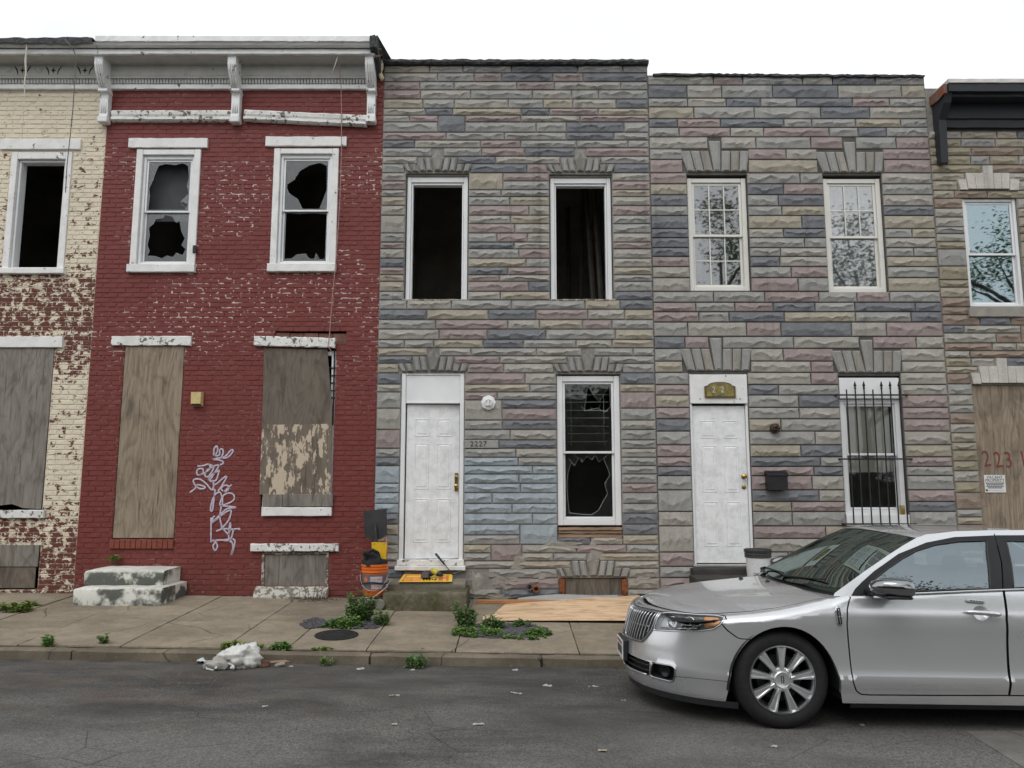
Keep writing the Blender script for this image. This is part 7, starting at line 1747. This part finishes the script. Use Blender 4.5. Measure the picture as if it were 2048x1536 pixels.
for k, (px, py, l, w, a, m_, lab) in enumerate((
    (1095, 1372, .10, .045, -.5, PAPER, 'torn white scrap on the road nearest the plywood sheet'), (1033, 1388, .13, .018, -.5, PAPER, 'thin white strip of paper in the middle of the road'),
    (1187, 1374, .12, .016, 0, PAPER, 'straight white strip just left of the car bumper'), (1030, 1341, .07, .04, .2, PAPER, 'pale scrap in the gutter below the plywood sheet'),
    (957, 1450, .10, .03, .1, PAPER, 'thin pale scrap at the bottom middle of the road'), (721, 1339, .09, .05, .3, PAPER, 'crumpled scrap in the gutter below the bucket'),
    (789, 1392, .11, .028, .15, LEAFY, 'dry pale leaf on the road below the concrete steps'), (530, 1414, .055, .02, .6, PAPER, 'tiny scrap on the road below the white bag'),
    (789, 1450, .05, .03, .2, PAPER, 'tiny scrap near the bottom of the road left of centre'), (582, 1334, .045, .03, 0, PAPER, 'tiny scrap in the gutter right of the debris'),
    (1548, 1494, .06, .03, .4, PAPER, 'tiny scrap on the road below the car wheel'), (1725, 1452, .045, .03, .1, PAPER, 'tiny pale scrap in the shade under the car'),
    (1205, 1503, .07, .03, .0, LEAFY, 'pale fleck at the bottom of the road right of centre'), (825, 1341, .05, .03, .5, PAPER, 'small scrap in the gutter left of the kerb weed'),
    (1247, 1402, .05, .02, .2, PAPER, 'small scrap on the road under the car nose'))):
    scrap(lab, px, py, l, w, a, m_, 20+k)
scrap('yellowish paper slip at the foot of the red wall', 378, 1195, .12, .05, .1, LEAFY, 50, pave=True)
scrap('white slip lying among the weeds by the plywood', 954, 1259, .09, .05, -.1, PAPER, 51, pave=True)
OLDB = mat('old_brick_bits', (.17, .085, .055), (.10, .055, .04), 30, .9, bmp=.6)
for k, (px, py, l, w, h, a, m_, nm, lab) in enumerate((
    (517, 1334, .19, .08, .055, .15, OLDB, 'broken_brick', 'broken brick lying against the white bag'), (548, 1328, .30, .05, .03, .25, WOODRAW, 'wood_scrap', 'flat strip of wood behind the broken brick'),
    (560, 1334, .09, .06, .035, .8, mat('rag_bits', (.30, .22, .17), (.22, .24, .25), 40, .9), 'debris_lump', 'small mixed lump of debris right of the broken brick'), (530, 1321, .22, .018, .016, .6, WOODRAW, 'splintered_stick', 'splintered stick poking up by the kerb'))):
    x, y = onroad(px, py); z = road_z(x, y); c_, s_ = math.cos(a), math.sin(a)
    mb = MB(); mb.box(-l/2, l/2, -w/2, w/2, 0, h, .012); rnd = random.Random(k); mb.v = [(p[0]+rnd.uniform(-.006, .006), p[1]+rnd.uniform(-.006, .006), p[2]+rnd.uniform(-.004, .004)*(p[2] > .01)) for p in mb.v]
    o = mb.build(nm, m_, None, m=Matrix.Translation((x, y, z)) @ Matrix.Rotation(a, 4, 'Z') @ Matrix.Rotation(-.08 if k == 3 else 0, 4, 'Y')); tag(o, lab, 'debris')
mb = MB(); rnd = random.Random(5)
for k in range(900):
    r_ = rnd.random()
    if r_ < .45: px, py = rnd.gauss(1200, 40), rnd.gauss(1372, 14)
    elif r_ < .7: px, py = rnd.gauss(350, 60), rnd.gauss(1372, 18)
    else: px, py = rnd.uniform(0, 1500), 1344+abs(rnd.gauss(0, 8))
    if py < 1336+px*.006: continue
    x, y = onroad(px, py)
    if y > KERB_Y-.02: continue
    r = rnd.uniform(.003, .011); z = road_z(x, y)
    mb.add([(x+r*math.cos(a), y+r*math.sin(a), z+.001) for a in (0, 1.57, 3.14, 4.71)]+[(x, y, z+r)], [(0, 1, 4), (1, 2, 4), (2, 3, 4), (3, 0, 4)])
tag(mb.build('road_grit', mat('grit', (.16, .14, .115), (.06, .055, .05), 60, .9), None, fix=False), kind='stuff')

# ================================================================ loose cables on the fronts
CAB = mat('grey_cable', (.16, .16, .16), None, 9, .6); ROPE = mat('frayed_rope', (.62, .58, .50), (.5, .46, .4), 60, .9)
t = thing('hanging_cable', (Xp(150, 200, 9.7), 9.7, 6.5), 'thin dark cable hanging from the cream house cornice past its window', 'cable')
MB().tube([(Xp(x, y_, yy), yy, Zp(y_, yy)) for x, y_, yy in ((130, 78, 9.56), (141, 92, 9.56), (149, 104, 9.60), (151, 112, 9.62), (150, 150, 9.66), (146, 215, 9.72), (140, 275, 9.78), (134, 330, 9.84), (131, 385, 9.88))], .006, 6).build('cable', CAB, t, smooth=True)
t = thing('frayed_rope', (Xp(52, 150, 9.6), 9.6, 6.8), 'frayed pale rope hanging from the cream house cornice', 'rope')
MB().tube([(Xp(x, y_, 9.6), 9.6, Zp(y_, 9.6)) for x, y_ in ((54, 82), (53, 100), (51, 122), (52, 145), (49, 165), (49, 190), (47, 220), (44, 280))], [.012, .010, .014, .011, .012, .006, .0035, .002], 6).build('rope', ROPE, t, smooth=True)
for k in range(14):
    y_ = rnd.uniform(84, 170); x = Xp(52+rnd.uniform(-2, 2), y_, 9.6); z = Zp(y_, 9.6); MB().tube([(x, 9.6, z), (x+rnd.uniform(-.03, .03), 9.59, z-rnd.uniform(.02, .07))], [.003, .001], 4).build('strand', ROPE, t)
t = thing('red_wire', (Xp(675, 500, 9.9), 9.9, 5), 'thin wire hanging down the red house front past its right windows', 'wire')
MB().tube([(Xp(x, y_, yy), yy, Zp(y_, yy)) for x, y_, yy in ((676, 112, 9.70), (679, 135, 9.78), (682, 170, 9.86), (683, 220, 9.90), (683, 300, 9.93), (680, 400, 9.94), (672, 520, 9.93), (664, 600, 9.94), (659, 670, 9.93), (656, 692, 9.93), (662, 702, 9.935), (670, 708, 9.96))], .0055, 6).build('wire', mat('pinkish_wire', (.40, .26, .24), (.30, .17, .16), 14, .6), t, smooth=True)
MB().tube([(Xp(676, 112, 9.70), 9.70, Zp(112, 9.70)), (Xp(670, 130, 9.72), 9.72, Zp(130, 9.72)), (Xp(663, 150, 9.74), 9.74, Zp(150, 9.74))], .007, 6).build('wire_tail', ROPE, t, smooth=True)

# ================================================================ trees across the street (seen mirrored in the upper windows and the car)
BARK = mat('bark', (.10, .08, .065), (.06, .05, .042), 14, .9, bmp=.6)
TLEAF = mat_leaf('tree_leaf', (.15, .24, .08), (.22, .33, .12))
for (x, y, h, r, n, sd_, lab) in ((7.6, -7.0, 12.5, 3.0, 5200, 1, 'leafy street tree opposite, mirrored in the grid windows'), (12.6, -7.2, 12.0, 2.6, 4200, 2, 'slim leafy street tree opposite, second from the stone houses'), (18.6, -7.0, 12.0, 3.0, 4600, 3, 'broad leafy street tree opposite the black cornice house'), (-6.0, -7.0, 10.0, 3.0, 3600, 4, 'leafy street tree opposite the red house')):
    rnd = random.Random(sd_); z0 = road_z(x, y); t = thing('street_tree', (x, y, z0), lab, 'tree', 'trees across the street')
    tr = MB(); tr.tube([(x, y, z0-.1), (x+.05, y, z0+h*.2), (x-.05, y+.05, z0+h*.45), (x, y, z0+h*.8)], [.24, .19, .14, .04], 9)
    tips = []
    for k in range(16):
        a = rnd.uniform(0, 6.28); zb_ = z0+h*rnd.uniform(.3, .7); L = r*rnd.uniform(.55, 1.0)
        e = Vector((x+math.cos(a)*L, y+math.sin(a)*L, min(z0+h*.97, zb_+rnd.uniform(.8, 2.2)))); tr.tube([(x, y, zb_), ((x+e.x)/2, (y+e.y)/2, (zb_+e.z)/2+.2), e], [.08, .05, .015], 6); tips.append(e)
    tips += [Vector((x, y, z0+h*.93)), Vector((x+.4, y, z0+h*.82))]
    tr.build('trunk', BARK, t, smooth=True); lv = MB()
    for k in range(int(n*1.9)):
        c_ = rnd.choice(tips); p = c_+Vector((rnd.gauss(0, .45), rnd.gauss(0, .45), rnd.gauss(0, .42))); b_ = rnd.uniform(0, 6.28)
        L = rnd.uniform(.10, .19); leaf_quad(lv, p, Vector((math.cos(b_), math.sin(b_), rnd.uniform(-.6, .5))), Vector((0, 0, 1)), L, L*.34)
    tag(lv.build('crown', TLEAF, t, fix=False), kind='stuff')

# ================================================================ far side of the street: unseen hedge added to darken reflections
hg = thing('added_hedge', (0, -9.2, road_z(0, -9.2)), 'unseen hedge added across the street to darken reflections', 'hedge')
rnd = random.Random(3); mb = MB()
def hedge_top(x):
    t_ = max(0, min(1, (6.5-x)/2.0)); t_ = t_*t_*(3-2*t_)          # tall left end darkens window reflections, low right end leaves sky for the car
    return 2.3+3.0*t_+(.55+.5*t_)*noise.noise(Vector((x*.35, 2, 0)))+.35*noise.noise(Vector((x*1.3, 7, 0)))
mb.grid(lambda u, v: (lambda x: (x, -8.6-1.2*max(0, v-.45)/.55-.25*noise.noise(Vector((x*.8, v*3, 1))), road_z(x, -9)+(hedge_top(x)-.2)*min(1, v/.75)-.1))(-45+90*u), 200, 10); mb.build('core', mat('hedge_shade', (.02, .035, .012), None, 9, .9), hg, fix=False)
lv = MB()
for k in range(22000):
    x = rnd.uniform(-40, 42); h_ = hedge_top(x); z = h_*math.sqrt(rnd.random())*1.05; y = -8.5-rnd.random()*.25-(.5 if z > h_*.8 else 0)*rnd.random()
    b_ = rnd.uniform(0, 6.28); L = rnd.uniform(.12, .26); leaf_quad(lv, Vector((x, y, z+road_z(x, y))), Vector((math.cos(b_), math.sin(b_), rnd.uniform(-.5, .8))), Vector((0, 0, 1)), L, L*.36)
tag(lv.build('leaves', LEAF2, hg, fix=False), kind='stuff')
ow = MB(); ow.slab([(-60, -8.4), (60, -8.4), (60, -6.0), (-60, -6.0)], lambda x, y: road_z(x, y)-.05, lambda x, y: road_z(x, y)+.12); tag(ow.build('far_pavement', CONC), kind='structure')
